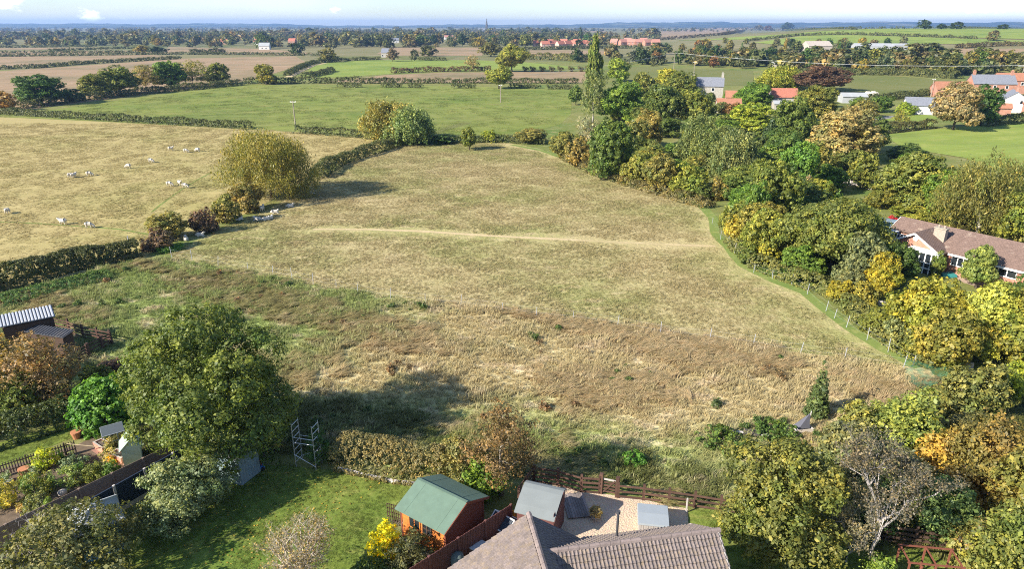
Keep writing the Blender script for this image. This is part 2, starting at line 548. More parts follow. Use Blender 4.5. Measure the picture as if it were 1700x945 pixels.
FIELDS = [
    ('stubble_field', [(-250, 212), (-100, 140), (0, 118), (180, 106), (300, 97), (490, 93), (512, 105), (440, 126), (390, 138), (200, 162), (60, 180)], M_STUBBLE),
    ('stubble_field', [(-250, 122), (0, 112), (200, 100), (300, 95), (255, 91), (0, 94), (-250, 98)], M_STUBBLE),
    ('stubble_field', [(-250, 95), (0, 91.5), (230, 88.5), (300, 89), (240, 83.5), (0, 85), (-250, 88)], M_STUBBLE),
    ('stubble_field', [(-200, 83.5), (60, 82.5), (160, 79.5), (190, 78), (0, 79.5), (-200, 81)], M_STUBBLE),
    ('stubble_field', [(270, 87), (490, 91), (520, 88), (440, 81), (280, 78)], M_STUBBLE),
    ('bright_green_field', [(500, 129), (560, 128.5), (640, 123), (740, 117), (800, 117), (975, 113), (870, 103), (790, 99.5), (600, 99.5), (525, 105)], M_BRIGHT),
    ('stubble_field', [(540, 136), (640, 124.5), (745, 120), (975, 119), (978, 137), (800, 137), (640, 137)], M_STUBBLE),
    ('bare_field', [(625, 89), (650, 92), (800, 92), (810, 78.5), (650, 78.5)], M_STUBBLE),
    ('pale_green_field', [(520, 97), (625, 97), (700, 99), (740, 99), (760, 95), (640, 92.5), (540, 94)], M_PASTURE),
    ('bare_field', [(875, 92), (990, 97), (1010, 84), (880, 82.5)], M_STUBBLE),
    ('pasture', [(1000, 118), (1040, 110), (1250, 117), (1252, 142), (1150, 142), (1030, 132)], M_PASTURE),
    ('pasture', [(1380, 152), (1395, 127), (1480, 126), (1580, 133), (1600, 145), (1520, 166), (1440, 168)], M_PASTURE),
    ('bright_green_field', [(1465, 224), (1560, 214), (1700, 203), (1950, 195), (2000, 330), (1760, 300), (1660, 285), (1600, 262), (1500, 246)], M_BRIGHT),
    ('bright_green_field', [(1440, 212), (1456, 200), (1520, 190), (1560, 192), (1545, 211), (1470, 219)], M_BRIGHT),
    ('bright_green_field', [(1120, 67), (1300, 57), (1420, 49.5), (1700, 47.5), (2000, 46), (2000, 66), (1700, 65), (1600, 62), (1400, 56.5), (1310, 60), (1250, 66)], M_BRIGHT),
    ('bright_green_field', [(1250, 71), (1330, 60), (1400, 58), (1560, 62.5), (1700, 67), (1700, 73), (1540, 73), (1400, 72), (1300, 75)], M_BRIGHT),
    ('bare_field', [(1086, 63), (1095, 52), (1210, 44), (1260, 45), (1200, 55), (1130, 62.5)], M_STUBBLE),
    ('bare_field', [(1490, 88), (1600, 80.5), (1900, 80), (1900, 97), (1700, 97), (1560, 98)], M_STUBBLE),
    ('bare_field', [(70, 57), (200, 55.5), (200, 57.5), (70, 60)], M_STUBBLE),
    ('bare_field', [(250, 55), (420, 57), (400, 58.5), (250, 58)], M_STUBBLE),
    ('bare_field', [(480, 51), (620, 51), (610, 53), (490, 53)], M_STUBBLE),
    ('bare_field', [(890, 51), (1010, 51), (1000, 53), (890, 53)], M_STUBBLE),
    ('bare_field', [(-80, 59), (50, 58), (50, 61), (-80, 63)], M_STUBBLE),
    ('bare_field', [(300, 64), (440, 65), (420, 66.5), (300, 66)], M_STUBBLE),
]
for i, (nm, pts, mt) in enumerate(FIELDS):
    far = min(p[1] for p in pts) < 70
    drape(nm, pts, mt, (0.35 if pts[0][0] > 1000 and far else 0.05 + 0.01 * (i % 5)), cell=(20 if pts[0][0] > 1000 and max(p[1] for p in pts) < 100 else None))

strip('path', [(850, 240), (900, 250), (940, 264), (975, 281), (1010, 296), (1060, 310), (1120, 324), (1163, 340), (1184, 362), (1186, 386), (1208, 410), (1235, 441), (1285, 467), (1335, 486), (1374, 517), (1412, 547), (1470, 580), (1530, 610)], 1.3, M_PATH, 0.016)
strip('track', [(520, 381), (600, 381), (700, 384), (800, 391), (900, 396), (1000, 401), (1100, 406), (1188, 409)], 0.75, M_TRACK, 0.016)
strip('sheep_track', [(-20, 368), (60, 371), (150, 377), (200, 381), (250, 390)], 0.5, M_PATH, 0.020)
strip('sheep_track', [(252, 352), (265, 341), (300, 316), (330, 297), (350, 287)], 0.35, M_PATH, 0.020)
strip('lane', [(478, 128), (500, 117), (520, 108), (540, 105)], 4.0, M_TRACK, 0.12)
strip('bank_hollow', [(712, 224), (735, 216), (760, 208), (775, 203)], 3.0, M_PASTURE, 0.024)
strip('garden_path', [(1445, 198), (1510, 192), (1570, 190)], 4.0, surf('grey lane', (.22, .21, .2), .9), 0.06)

drape('lawn', [(180, 980), (200, 905), (262, 862), (330, 800), (440, 772), (560, 782), (692, 806), (655, 842), (650, 880), (690, 945), (640, 1010), (300, 1040)], M_LAWN, 0.014, jitter=0.12)
drape('lawn', [(-80, 800), (-60, 752), (0, 735), (112, 704), (126, 724), (60, 752), (0, 776)], M_LAWN, 0.014, jitter=0.08)
drape('lawn', [(1140, 960), (1142, 850), (1200, 842), (1290, 850), (1430, 880), (1600, 930), (1600, 1000), (1300, 1040)], M_LAWN, 0.014, jitter=0.12)
m, N = new_mat('pink gravel')
pos = N.add('ShaderNodeNewGeometry', out=0)
vo = N.add('ShaderNodeTexVoronoi', {'Vector': pos, 'Scale': 9.0}, out=1)
gc = N.mix(N.noise(pos, 14.0, 3.0), (.38, .27, .18), (.75, .585, .42))
gc = N.mix(0.10, gc, N.mix(1.0, gc, vo, 'MULTIPLY'))
gn = N.add('ShaderNodeBump', {'Strength': 0.9, 'Distance': 0.03, 'Height': N.add('ShaderNodeTexVoronoi', {'Vector': pos, 'Scale': 11.0}, out=0)})
M_GRAVEL = finish(m, N, N.add('ShaderNodeBsdfPrincipled', {'Base Color': gc, 'Roughness': .9, 'Normal': gn}))
drape('gravel_yard', [(885, 800), (965, 816), (1060, 829), (1142, 846), (1146, 1000), (880, 1000), (850, 860)], M_GRAVEL, 0.02)
drape('soil_bed', [(-60, 800), (0, 780), (130, 738), (175, 715), (225, 705), (240, 760), (0, 890), (-80, 930)], surf('garden soil', (.14, .10, .065), .95, var=.3, scale=3.0, bump=.8, bscale=12.0), 0.012, jitter=0.1)
drape('patio', [(150, 748), (185, 726), (240, 762), (200, 782)], surf('red brick paving', (.30, .17, .12), .85, var=.25, scale=5.0, bump=.4, bscale=30.0), 0.03)
m, N = new_mat('stream water')
M_WATER = finish(m, N, N.add('ShaderNodeBsdfPrincipled', {'Base Color': (.01, .02, .03), 'Roughness': .06, 'Specular IOR Level': .8, 'Normal': N.add('ShaderNodeBump', {'Strength': .15, 'Distance': .03, 'Height': N.noise(N.add('ShaderNodeNewGeometry', out=0), 2.5, 3.0)})}))
drape('stream_water', [(1640, 722), (1660, 684), (1690, 648), (1720, 620), (1740, 625), (1722, 660), (1696, 690), (1676, 722)], M_WATER, 0.02)
drape('drive', [(1560, 430), (1600, 436), (1700, 470), (1700, 500), (1600, 470), (1552, 445)], surf('buff paving', (.4, .3, .22), .9, var=.2, scale=3.0), 0.02)

# distant hills that close the view
def hill_ring():
    az = np.linspace(-0.95, 0.95, 500)
    rs = np.linspace(6500, 10500, 22)
    rng = np.random.default_rng(4)
    ph = rng.uniform(0, 6.28, 8)
    top = 28 + 10 * np.sin(az * 9 + ph[0]) + 6 * np.sin(az * 23 + ph[1]) + 3.5 * np.sin(az * 57 + ph[2]) + 2.2 * np.sin(az * 140 + ph[3]) + 1.5 * np.sin(az * 331 + ph[4]) + 34 * sstep(-.1, .75, az)
    V = []
    for i, r in enumerate(rs):
        prof = sstep(6500, 9300, r)
        wob = 1 + 0.12 * np.sin(az * 40 + i * 1.7) + .06 * np.sin(az * 97 + i * 2.9)
        V.append(np.stack([r * np.sin(az), r * np.cos(az), np.maximum(top * prof * np.where(r > 9000, 1, wob), 0) - 0.5 + 0.6 * (i > 0)], 1))
    V = np.concatenate(V)
    n = len(az)
    a, b = np.meshgrid(np.arange(n - 1), np.arange(len(rs) - 1))
    q = (b * n + a).ravel()
    return V, np.stack([q + n, q + n + 1, q + 1, q], 1)


m, N = new_mat('distant wooded hills')
pos = N.add('ShaderNodeNewGeometry', out=0)
hn = N.noise(N.vmul(pos, (1, 0.5, 2)), 0.004, 6.0, .7)
M_HILLS = finish(m, N, N.add('ShaderNodeBsdfDiffuse', {'Color': N.ramp(hn, [(0.42, (.035, .055, .025)), (0.52, (.05, .07, .03)), (0.58, (.13, .15, .06)), (0.66, (.20, .17, .10))])}))
hv, hf = hill_ring()
tag(link(bpy.data.objects.new('hills', raw_mesh('hills', hv, hf, M_HILLS, True))), kind='structure')

# ------------------------------------------------------------------ foliage
def unit(v):
    return v / np.maximum(np.linalg.norm(v, axis=-1, keepdims=True), 1e-6)


LOBES = {
    #            (x, y, z, rx, ry, rz, weight) in a box x,y -1..1, z 0..2
    'round': lambda r: [(0, 0, 1.05, .55, .55, .65, 2)] + [(q * math.cos(a), q * math.sin(a), z, s, s, s * .85, 1) for a, z, q, s in
                        [(r.uniform(0, .9) + k * 6.283 / 8, r.uniform(.5, 1.2), r.uniform(.5, .68), r.uniform(.26, .42)) for k in range(8)]
                        + [(r.uniform(0, .9) + k * 6.283 / 5, r.uniform(1.3, 1.6), r.uniform(.25, .5), r.uniform(.26, .4)) for k in range(5)] + [(r.uniform(0, 6), 1.68, r.uniform(0, .25), .32)]],
    'low': lambda r: [(0, 0, .95, .55, .55, .6, 2)] + [(q * math.cos(a), q * math.sin(a), z, s, s, s * .8, 1) for a, z, q, s in
                        [(r.uniform(0, .9) + k * 6.283 / 9, r.uniform(.44, .98), r.uniform(.5, .7), r.uniform(.26, .4)) for k in range(11)]
                        + [(r.uniform(0, .9) + k * 6.283 / 6, r.uniform(1.2, 1.55), r.uniform(.4, .6), r.uniform(.28, .4)) for k in range(6)] + [(r.uniform(0, 6), 1.66, r.uniform(0, .2), .34)]],
    'wide': lambda r: [(0, 0, 1.0, .7, .7, .6, 2)] + [(.6 * math.cos(a), .6 * math.sin(a), r.uniform(.6, 1.3), r.uniform(.32, .46), r.uniform(.32, .46), r.uniform(.24, .4), 1)
                                                      for a in [r.uniform(0, .8) + k * 6.283 / 9 for k in range(9)]] + [(r.uniform(-.4, .4), r.uniform(-.4, .4), r.uniform(1.35, 1.6), .4, .4, .36, 1) for k in range(3)],
    'oval': lambda r: [(0, 0, 1.1, .7, .7, .88, 3)] + [(.45 * math.cos(a), .45 * math.sin(a), .45 + 1.15 * r.random(), .42, .42, .42, 1) for a in [k * 6.283 / 7 for k in range(7)]],
    'bush': lambda r: [(0, 0, .7, .6, .6, .8, 2)] + [(.55 * math.cos(a), .55 * math.sin(a), r.uniform(.35, 1.15), .42, .42, r.uniform(.38, .6), 1) for a in [r.uniform(0, .8) + k * 6.283 / 7 for k in range(7)]] + [(r.uniform(-.4, .4), r.uniform(-.4, .4), r.uniform(1.3, 1.6), .3, .3, .38, 1) for k in range(3)],
    'poplar': lambda r: [(r.uniform(-.15, .15), r.uniform(-.15, .15), z, w, w, .28, 1) for z, w in ((.25, .55), (.45, .8), (.7, .9), (.95, .85), (1.2, .75), (1.45, .62), (1.65, .45), (1.82, .26))],
    'conifer': lambda r: [(0, 0, z, w, w, .16, w + .2) for z, w in ((.12, .95), (.3, .88), (.5, .76), (.7, .66), (.9, .56), (1.1, .46), (1.3, .36), (1.5, .27), (1.7, .18), (1.86, .09))],
    'dome': lambda r: [(0, 0, .55, .92, .92, 1.3, 1)],
}


def crown_data(style, seed, dims, n_clump, per, leaf, clump, droop=0.0, inner=0.25, up=0.25, long=1.0, droop_bias=0.0):
    """leaf-sized faces gathered in clumps over the lobes of a crown; dims = half width, half depth, half height in metres"""
    rng = np.random.default_rng(seed)
    L = np.array(LOBES['round' if style in ('willow', 'birch', 'sparse') else style](random.Random(seed)), float)
    dims = np.array(dims, float)
    area = (L[:, 3] * L[:, 4] + L[:, 3] * L[:, 5] + L[:, 4] * L[:, 5]) * L[:, 6] ** 0.3
    p = area / area.sum()
    C, O = [], []
    while sum(len(c) for c in C) < n_clump:
        k = rng.choice(len(L), size=n_clump * 2, p=p)
        d = unit(rng.normal(size=(len(k), 3)))
        rf = np.where(rng.random(len(k)) < inner, rng.uniform(.25, .8, len(k)), rng.uniform(.84, 1.02, len(k)))[:, None]
        c = L[k, :3] + d * L[k, 3:6] * rf
        q = (c[:, None, :] - L[None, :, :3]) / L[None, :, 3:6]
        deep = (np.sqrt((q ** 2).sum(2)).min(1) < (.78 if inner < .5 else .2)) & (rf[:, 0] > .83)
        ok = (~deep) & (c[:, 2] > 0.03)
        C.append(c[ok]); O.append(d[ok])
    c = np.concatenate(C)[:n_clump] * dims
    o = np.concatenate(O)[:n_clump]
    R = clump * rng.uniform(.6, 1.35, n_clump)
    n = n_clump * per
    idx = np.repeat(np.arange(n_clump), per)
    if droop > 0:
        # hanging strands
        u = rng.random(n)
        strand = rng.normal(size=(n_clump, 6, 3)) * np.array((.55, .55, .25))
        s = strand[idx, rng.integers(0, 6, n)] * R[idx][:, None]
        ln = droop * rng.uniform(.5, 1.2, n_clump)[idx]
        pos = c[idx] + s + np.stack([o[idx, 0] * .25 * ln * u, o[idx, 1] * .25 * ln * u, -ln * u], 1) + rng.normal(size=(n, 3)) * leaf * .5
        nrm = unit(o[idx] * [.8, .8, .2] + rng.normal(size=(n, 3)) * .7)
        t = unit(np.stack([rng.normal(size=n) * .3, rng.normal(size=n) * .3, -np.ones(n)], 1))
        pos[:, 2] = np.maximum(pos[:, 2], 0.1)
    else:
        d = unit(rng.normal(size=(n, 3)) + o[idx] * .9 + np.array((0, 0, up)))
        pos = c[idx] + d * (R[idx] * rng.random(n) ** .45)[:, None] * np.array((1, 1, .8))
        nrm = unit(d * .9 + o[idx] * .45 + rng.normal(size=(n, 3)) * .55 + np.array((0, 0, .25)))
        t = rng.normal(size=(n, 3))
        pos[:, 2] = np.maximum(pos[:, 2], 0.05)
    t = unit(t - nrm * (t * nrm).sum(1, keepdims=True))
    b = np.cross(nrm, t)
    s = leaf * np.clip(rng.lognormal(-.15, .38, n), .35, 1.9)[:, None]
    w = s * .62 / long
    lift = nrm * s * rng.uniform(-.1, .25, n)[:, None]
    V = np.stack([pos - t * s * .5, pos + b * w * .5 + lift, pos + t * s * .5, pos - b * w * .5 + lift], 1).reshape(-1, 3)
    F = np.arange(n * 4).reshape(-1, 4)
    cv = rng.normal(.5, .16, n_clump)[idx] + rng.normal(0, .18, n)
    return V, F, np.repeat(np.clip(cv, 0, 1), 4)


def branch_mb(rng, h, r0, spread, z0=0.0, n_main=5, sub=3, top=0.85, lean=0.0, fork=0.3):
    """a tapered trunk with limbs that fork"""
    mb = MB()
    pts = [Vector((0, 0, z0))]
    n = 6
    for k in range(1, n + 1):
        pts.append(Vector((lean * h * k / n + rng.uniform(-.02, .02) * h, rng.uniform(-.02, .02) * h, z0 + (h * top - z0) * k / n)))
    mb.tube(pts, [r0 * (1.35 if k == 0 else 1 - .82 * k / n) for k in range(n + 1)], 7)
    for k in range(n_main):
        f = fork + (0.9 - fork) * (k + rng.random() * .6) / n_main
        i = min(int(f * n), n - 1)
        p = pts[i].lerp(pts[i + 1], f * n - i)
        a = k * 2.4 + rng.uniform(-.5, .5)
        ln = spread * rng.uniform(.7, 1.05) * (1.1 - .5 * f)
        d = Vector((math.cos(a), math.sin(a), rng.uniform(.35, .9)))
        q1 = p + d * ln * .5
        q2 = q1 + Vector((d.x, d.y, d.z * .5)) * ln * .45
        rr = r0 * (1 - .8 * f) * .55
        mb.tube([p, q1, q2], [rr, rr * .65, rr * .25], 5)
        for s in range(sub):
            b = a + rng.uniform(-1.2, 1.2)
            st = p.lerp(q2, rng.uniform(.35, .9))
            e = st + Vector((math.cos(b), math.sin(b), rng.uniform(-.1, .8))) * ln * rng.uniform(.25, .5)
            mb.tube([st, st.lerp(e, .5) + Vector((0, 0, .04 * ln)), e], [rr * .4, rr * .28, rr * .1], 4, False)
    return mb


def twig_mb(rng, h, r0, spread, depth=4, n0=5):
    """a bare crown: limbs forking down to twigs"""
    mb = MB()

    def grow(p, d, ln, r, lev):
        q = p + d * ln * .5 + Vector((rng.uniform(-1, 1), rng.uniform(-1, 1), rng.uniform(-.4, .6))) * ln * .09
        e = q + (d + Vector((rng.uniform(-1, 1), rng.uniform(-1, 1), rng.uniform(-.6, .4))) * .3).normalized() * ln * .5
        mb.tube([p, q, e], [r, r * .8, r * .55], 5 if lev > 2 else 3, False)
        if lev <= 0:
            return
        for k in range(rng.choice((2, 3, 3)) if lev > 1 else 4):
            dd = (d * .7 + Vector((rng.uniform(-1, 1), rng.uniform(-1, 1), rng.uniform(-.5, .7))) * .75).normalized()
            grow(q.lerp(e, rng.uniform(.1, 1)), dd, ln * rng.uniform(.5, .75), r * .5, lev - 1)
    grow(Vector((0, 0, 0)), Vector((0, 0, 1)), h * .42, r0, 0)
    for k in range(n0):
        a = k * 6.283 / n0 + rng.uniform(-.4, .4)
        grow(Vector((0, 0, h * rng.uniform(.12, .42))), Vector((math.cos(a) * spread, math.sin(a) * spread, rng.uniform(.5, 1.2))).normalized(), h * rng.uniform(.26, .38), r0 * .6, depth)
    return mb


CROWNS, TRUNKS = {}, {}


def shared_crown(kind, var):
    key = (kind, var)
    if key not in CROWNS:
        s = hash_seed(kind) + var * 17
        P = dict(round=(300, 22, .12, .19), low=(330, 22, .12, .18), wide=(340, 22, .11, .17), oval=(300, 22, .12, .19), bush=(260, 20, .13, .18), poplar=(240, 18, .16, .2),
                 conifer=(300, 16, .12, .15), willow=(230, 34, .12, .16), birch=(240, 30, .10, .14), sparse=(190, 16, .09, .16), dome=(420, 14, .10, .09))[kind]
        big = var >= 10
        if big:  # finer leaves for the larger trees of the wood
            P = (int(P[0] * 1.9), int(P[1] * 1.7), P[2] * .62, P[3] * .78)
        kw = dict(droop=.75) if kind == 'willow' else dict(droop=.5) if kind == 'birch' else {}
        if kind == 'sparse':
            kw['inner'] = .45
        V, F, A = crown_data(kind, s, (1, 1, 1), *P, **kw)
        CROWNS[key] = raw_mesh('crown', V, F, LEAF, attr=A)
    return CROWNS[key]


def hash_seed(s):
    return sum(ord(c) * (i + 3) for i, c in enumerate(s)) % 9973


def shared_trunk(kind, var, pale=False):
    key = (kind, var % 3, pale)
    if key not in TRUNKS:
        rng = random.Random(hash_seed(kind) + var)
        if kind in ('bush', 'dome', 'conifer', 'poplar'):
            mb = branch_mb(rng, 1.7, .07, .35, n_main=4, sub=1, fork=.1)
        else:
            mb = branch_mb(rng, 1.8, .06, .75, n_main=7, sub=3, fork=.28)
        TRUNKS[key] = mb.mesh('trunk', PALEBARK if pale else BARK, True)
    return TRUNKS[key]


PALETTE = dict(
    DG=(.055, .09, .024), MG=(.10, .155, .03), OL=(.125, .135, .034), YO=(.20, .185, .042), YG=(.185, .215, .036), GY=(.30, .245, .045), LM=(.36, .36, .06),
    OB=(.24, .155, .055), RB=(.16, .09, .045), PB=(.23, .18, .10), GG=(.14, .155, .075), CO=(.095, .06, .042), SG=(.15, .18, .10), BN=(.19, .165, .06), OR=(.42, .22, .045), YE=(.25, .23, .035),
    PU=(.12, .075, .06), GB=(.24, .21, .16))
rt = random.Random(11)


def tree(label, kind, color, px, yb, ytop, wpx, cat=None, group=None, var=None, pale=False, near=None, name=None, single=False, zoff=0.0, depth=1.0):
    p = at(px, yb)
    k = mpp(p)
    w = wpx * k
    h = max(height_to(p, ytop), 0.5)
    th = (CAM_H - p.z) / max(p.y, 1.0)
    if kind not in ('conifer', 'poplar'):      # what shows highest on a near crown is its back edge, not its tip
        h = max((h * h - (w / 2 * depth * th * .65) ** 2) / h, .55 * h)
    rz = rt.uniform(0, 6.28)
    c = PALETTE[color] if isinstance(color, str) else color
    jit = [rt.uniform(.92, 1.08) for _ in range(3)]
    if 930 < px < 1480 and 110 < yb < 475 and color in ('BN', 'OB', 'YO', 'DG', 'GG', 'OL'):
        c = tuple(a * .6 + b * .4 for a, b in zip(c, (.125, .15, .04)))
    c = tuple(min(1, a * j * q) for a, j, q in zip(c, jit, (1.52, 1.58, 1.28))) + (1.0,)
    cat = cat or ('bush' if kind in ('bush', 'dome') else 'tree')
    nm = name or (cat if kind not in ('conifer', 'poplar', 'willow', 'birch') else {'conifer': 'conifer_tree', 'poplar': 'poplar_tree', 'willow': 'willow_tree', 'birch': 'birch_tree'}[kind])
    if kind == 'round' and not near and px < 1500 and not 770 < px < 1000 and rt.random() < .8:
        kind = 'low'
    if var is None:
        var = rt.randrange(3) + (10 if wpx > 52 else 0)
    if near:
        V, F, A = crown_data(kind, hash_seed(label), (w / 2, w / 2 * depth, h / 2), **near)
        me = raw_mesh('crown', V, F, LEAF, attr=A)
        scale = (1, 1, 1)
        rz = 0
    else:
        me = shared_crown(kind, var)
        scale = (w / 2, w / 2 * depth, h / 2)
    if single:
        o = tag(link(bpy.data.objects.new(nm, me)), label, cat, group)
        o.location = p; o.scale = scale; o.color = c; o.rotation_euler = (0, 0, rz)
        return o
    t = thing(nm, label, cat, p + Vector((0, 0, zoff)), rz, group)
    cr = link(bpy.data.objects.new('crown', me), t)
    cr.scale = scale; cr.color = c
    tk = link(bpy.data.objects.new('trunk', shared_trunk(kind, var, pale)), t)
    s = min(w / 2, h / 2) if kind != 'poplar' else w / 2
    tk.scale = (s, s, h / 2 * .92)
    return t


# --- trees along the far left hedge and in the green fields
T = tree
T('large round dark green tree at the left end of the stubble field hedge', 'round', 'DG', 70, 173, 122, 84)
T('orange and yellow autumn bush at the left edge below the stubble field', 'bush', 'OB', 2, 184, 149, 50)
T('low dark scrub between the round green tree and the olive trees in the hedge', 'bush', 'DG', 122, 168, 147, 40)
T('rounded olive tree leading the clump of hedge trees on its left', 'round', 'OL', 160, 162, 121, 58)
T('taller olive tree inside the clump of hedge trees before the stubble', 'round', 'OL', 200, 156, 107, 66)
T('thin brownish olive tree in the middle of the stubble field hedge', 'sparse', 'BN', 243, 150, 106, 60)
T('full green tree left of the three trees ending the stubble hedge', 'round', 'MG', 285, 146, 99, 58)
T('brownish thin tree in the middle of the three at the stubble hedge end', 'sparse', 'BN', 322, 143, 98, 60)
T('compact dark green tree ending the stubble hedge row on the right', 'round', 'OL', 361, 139, 103, 46)
T('small open yellow green tree at the corner of stubble and green field', 'round', 'YO', 442, 140, 105, 36)
T('golden yellow willow of the pair in the hedge beyond the meadow', 'willow', (.19, .18, .055), 648, 234, 160, 96, var=10)
T('silvery grey green willow of the pair in the hedge beyond the meadow', 'willow', (.155, .18, .075), 680, 239, 172, 84, var=11)
T('big golden yellow willow in the hedge beside the sheep field', 'willow', (.195, .165, .045), 452, 327, 205, 176, near=dict(n_clump=950, per=50, leaf=.29, clump=.75, droop=2.3, long=1.7))
T('tall straggly olive brown shrub at the foot of the big golden willow', 'bush', 'BN', 413, 350, 296, 58)
T('reddish brown shrub in the hedge below the golden willow', 'bush', 'BN', 376, 370, 322, 50)
T('dark purple leaved thorn shrub with pale trunk in the sheep hedge', 'bush', 'PU', 341, 386, 342, 46)
T('olive topped thorn shrub at the sheep gap, nearest the corner', 'bush', 'BN', 280, 396, 348, 62)
T('low dark bramble bush where the hedge meets the sheep gap', 'bush', 'PU', 264, 414, 378, 52)
T('small lone round tree at the crest of the meadow', 'round', 'OL', 779, 249, 211, 32, var=1)
T('small yellow green bush in the hedge behind the meadow crest', 'bush', 'YG', 815, 235, 214, 36)
T('broad brown and olive bush in the hedge behind the meadow path', 'bush', 'BN', 880, 237, 209, 56)
T('low dark hedge bush left of the lone meadow tree', 'bush', 'DG', 735, 238, 222, 46)
T('light green tree with slender trunk standing in the green field by the wooden pole', 'wide', 'YO', 828, 147, 107, 46, var=1)
T('large yellow green tree with two trunks in the bright green field', 'round', 'YO', 850, 119, 72, 54, var=11)
T('small pale half bare tree by the bright green field hedge', 'sparse', 'PB', 785, 118, 90, 28)
T('tall narrow columnar poplar rising above the right hand wood', 'poplar', 'OL', 984, 165, 62, 30, var=10)
T('tall pale half bare tree below the poplar', 'sparse', 'GG', 984, 205, 112, 50, pale=True, var=10)
T('dark green small tree at the field edge left of the poplar', 'round', 'DG', 956, 174, 140, 28)
T('bright mid green rounded tree right of the poplar', 'round', (.11, .155, .032), 1030, 204, 130, 78)
T('yellow green tree top behind the bright rounded tree', 'round', 'YG', 1026, 135, 95, 40)
T('large dark green tree in the middle of the wood left of the stone farmhouse', 'round', 'DG', 1095, 214, 139, 78)
T('olive green tree in front of the stone farmhouse', 'round', 'OL', 1152, 214, 146, 66)
T('olive tree crown left of the slate roofed farmhouse', 'round', 'OL', 1128, 165, 116, 58)
T('dark olive tree left behind the dark green tree of the wood', 'round', 'OL', 1070, 165, 119, 46)
T('golden brown small tree beyond the dark trees near the pasture', 'round', 'GY', 1105, 142, 112, 36)
T('orange brown tree in the centre of the left wood', 'round', 'OB', 1072, 245, 179, 58)
T('dark green tree with russet top at the edge of the meadow path', 'oval', 'DG', 1012, 298, 200, 84)
T('russet brown tree crown beside the dark edge tree', 'round', 'BN', 1052, 262, 196, 50)
T('pale grey bare tree left of the dark edge tree', 'sparse', 'GB', 975, 258, 190, 60, pale=True)
T('brown and yellow thorn bush where the wood meets the green field', 'bush', 'BN', 938, 262, 212, 56)
T('orange brown thorn bush with red berries at the path', 'bush', 'OB', 962, 276, 226, 48)
T('olive yellow thorn tree on the meadow path edge, first after the dark tree', 'bush', 'YO', 1060, 306, 246, 62)
T('brownish olive thorn tree on the meadow path edge', 'bush', 'BN', 1098, 318, 246, 66)
T('olive thorn bush overhanging the bend of the meadow path', 'bush', 'YO', 1142, 328, 268, 62)
T('grey green weeping birch left in the wood', 'birch', 'GG', 1160, 268, 184, 82, pale=True, var=10)
T('large grey olive weeping birch in the middle of the wood', 'birch', 'GG', 1218, 306, 208, 96, pale=True, var=11)
T('small russet bush at the path below the weeping birch', 'bush', 'OB', 1192, 332, 292, 34)
T('dark low bush at the path below the birches', 'bush', 'DG', 1166, 332, 300, 40)
T('bright lime green tree between the farm roofs and the birch', 'round', 'YG', 1243, 222, 168, 84)
T('mid green tree in front of the red roofed barn', 'round', 'MG', 1250, 178, 136, 66)
T('russet shrub beside the orange farm roofs', 'bush', 'RB', 1208, 212, 168, 40)
T('golden weeping willow behind the red roofed barn', 'willow', 'YG', 1293, 148, 106, 76)
T('spreading copper beech in the pasture', 'wide', 'CO', 1364, 152, 105, 92, var=10)
T('olive yellow tree below the copper beech', 'round', 'OL', 1350, 205, 140, 78)
T('dark olive tree behind the large pinkish brown tree', 'round', 'DG', 1312, 240, 160, 76)
T('dark blue green conifer in the middle of the wood', 'conifer', (.04, .065, .035), 1276, 246, 192, 42)
T('dark green tree right of the weeping birch', 'round', 'DG', 1296, 282, 210, 66)
T('large pinkish brown autumn tree above the rubble wall', 'round', 'PB', 1396, 272, 176, 118)
T('dark green tree half behind the pinkish brown tree', 'round', 'DG', 1440, 252, 190, 66)
T('orange tinted small tree left below the pinkish brown tree', 'round', 'BN', 1352, 292, 232, 50)
T('deep green tree in the wood left of the rubble wall', 'oval', 'MG', 1318, 330, 235, 66)
T('olive green tree bulging over the meadow path bend', 'round', 'OL', 1275, 372, 262, 96)
T('pale straw coloured shrub in the wood below the rubble wall', 'bush', 'PB', 1342, 342, 290, 32)
T('dark glossy laurel beside the straw coloured shrub', 'bush', 'MG', 1372, 345, 298, 40)
T('green rounded tree right below the pinkish brown tree', 'round', 'OL', 1428, 312, 252, 52)
T('bright green tree low in the wood beside the path', 'round', 'MG', 1252, 385, 300, 48)
T('yellow brown shrub on the path edge at the meadow bend', 'bush', 'YO', 1216, 388, 332, 46)
T('yellow leaved shrub standing at the mown path corner', 'bush', 'GY', 1219, 405, 356, 36)
T('tall olive and gold shrub row right of the mown path', 'bush', 'YO', 1262, 428, 336, 84)
T('small tree with bright yellow leaves in the olive thicket', 'bush', 'YE', 1272, 436, 394, 42)
T('dark green round bush beside the bright yellow leaves', 'bush', 'DG', 1242, 438, 404, 34)
T('huge olive green thicket tree above the mown path', 'wide', 'OL', 1375, 446, 318, 176, near=dict(n_clump=1000, per=44, leaf=.27, clump=.85))
T('green lower bush of the thicket near the mown path', 'bush', 'MG', 1330, 458, 402, 74)
T('grey green thicket tree left of the brick bungalow', 'round', 'GG', 1420, 478, 380, 76)
T('grey green shrub low between thicket and yellow tree', 'bush', 'GG', 1412, 490, 440, 56)
T('yellow green spindly tree above the rubble wall right end', 'round', (.15, .155, .045), 1512, 352, 250, 130)
T('olive bush at the right end of the rubble wall', 'bush', 'OL', 1462, 345, 300, 56)
T('dark hedge bush behind the bungalow left corner', 'bush', 'YO', 1520, 366, 336, 80)
T('tall weeping birch with yellow tips behind the bungalow', 'birch', (.14, .145, .045), 1618, 392, 240, 146, pale=True, near=dict(n_clump=520, per=44, leaf=.34, clump=.7, droop=2.4, long=1.9))
T('spreading green tree at the right edge behind the bungalow', 'round', 'OL', 1688, 412, 318, 84)
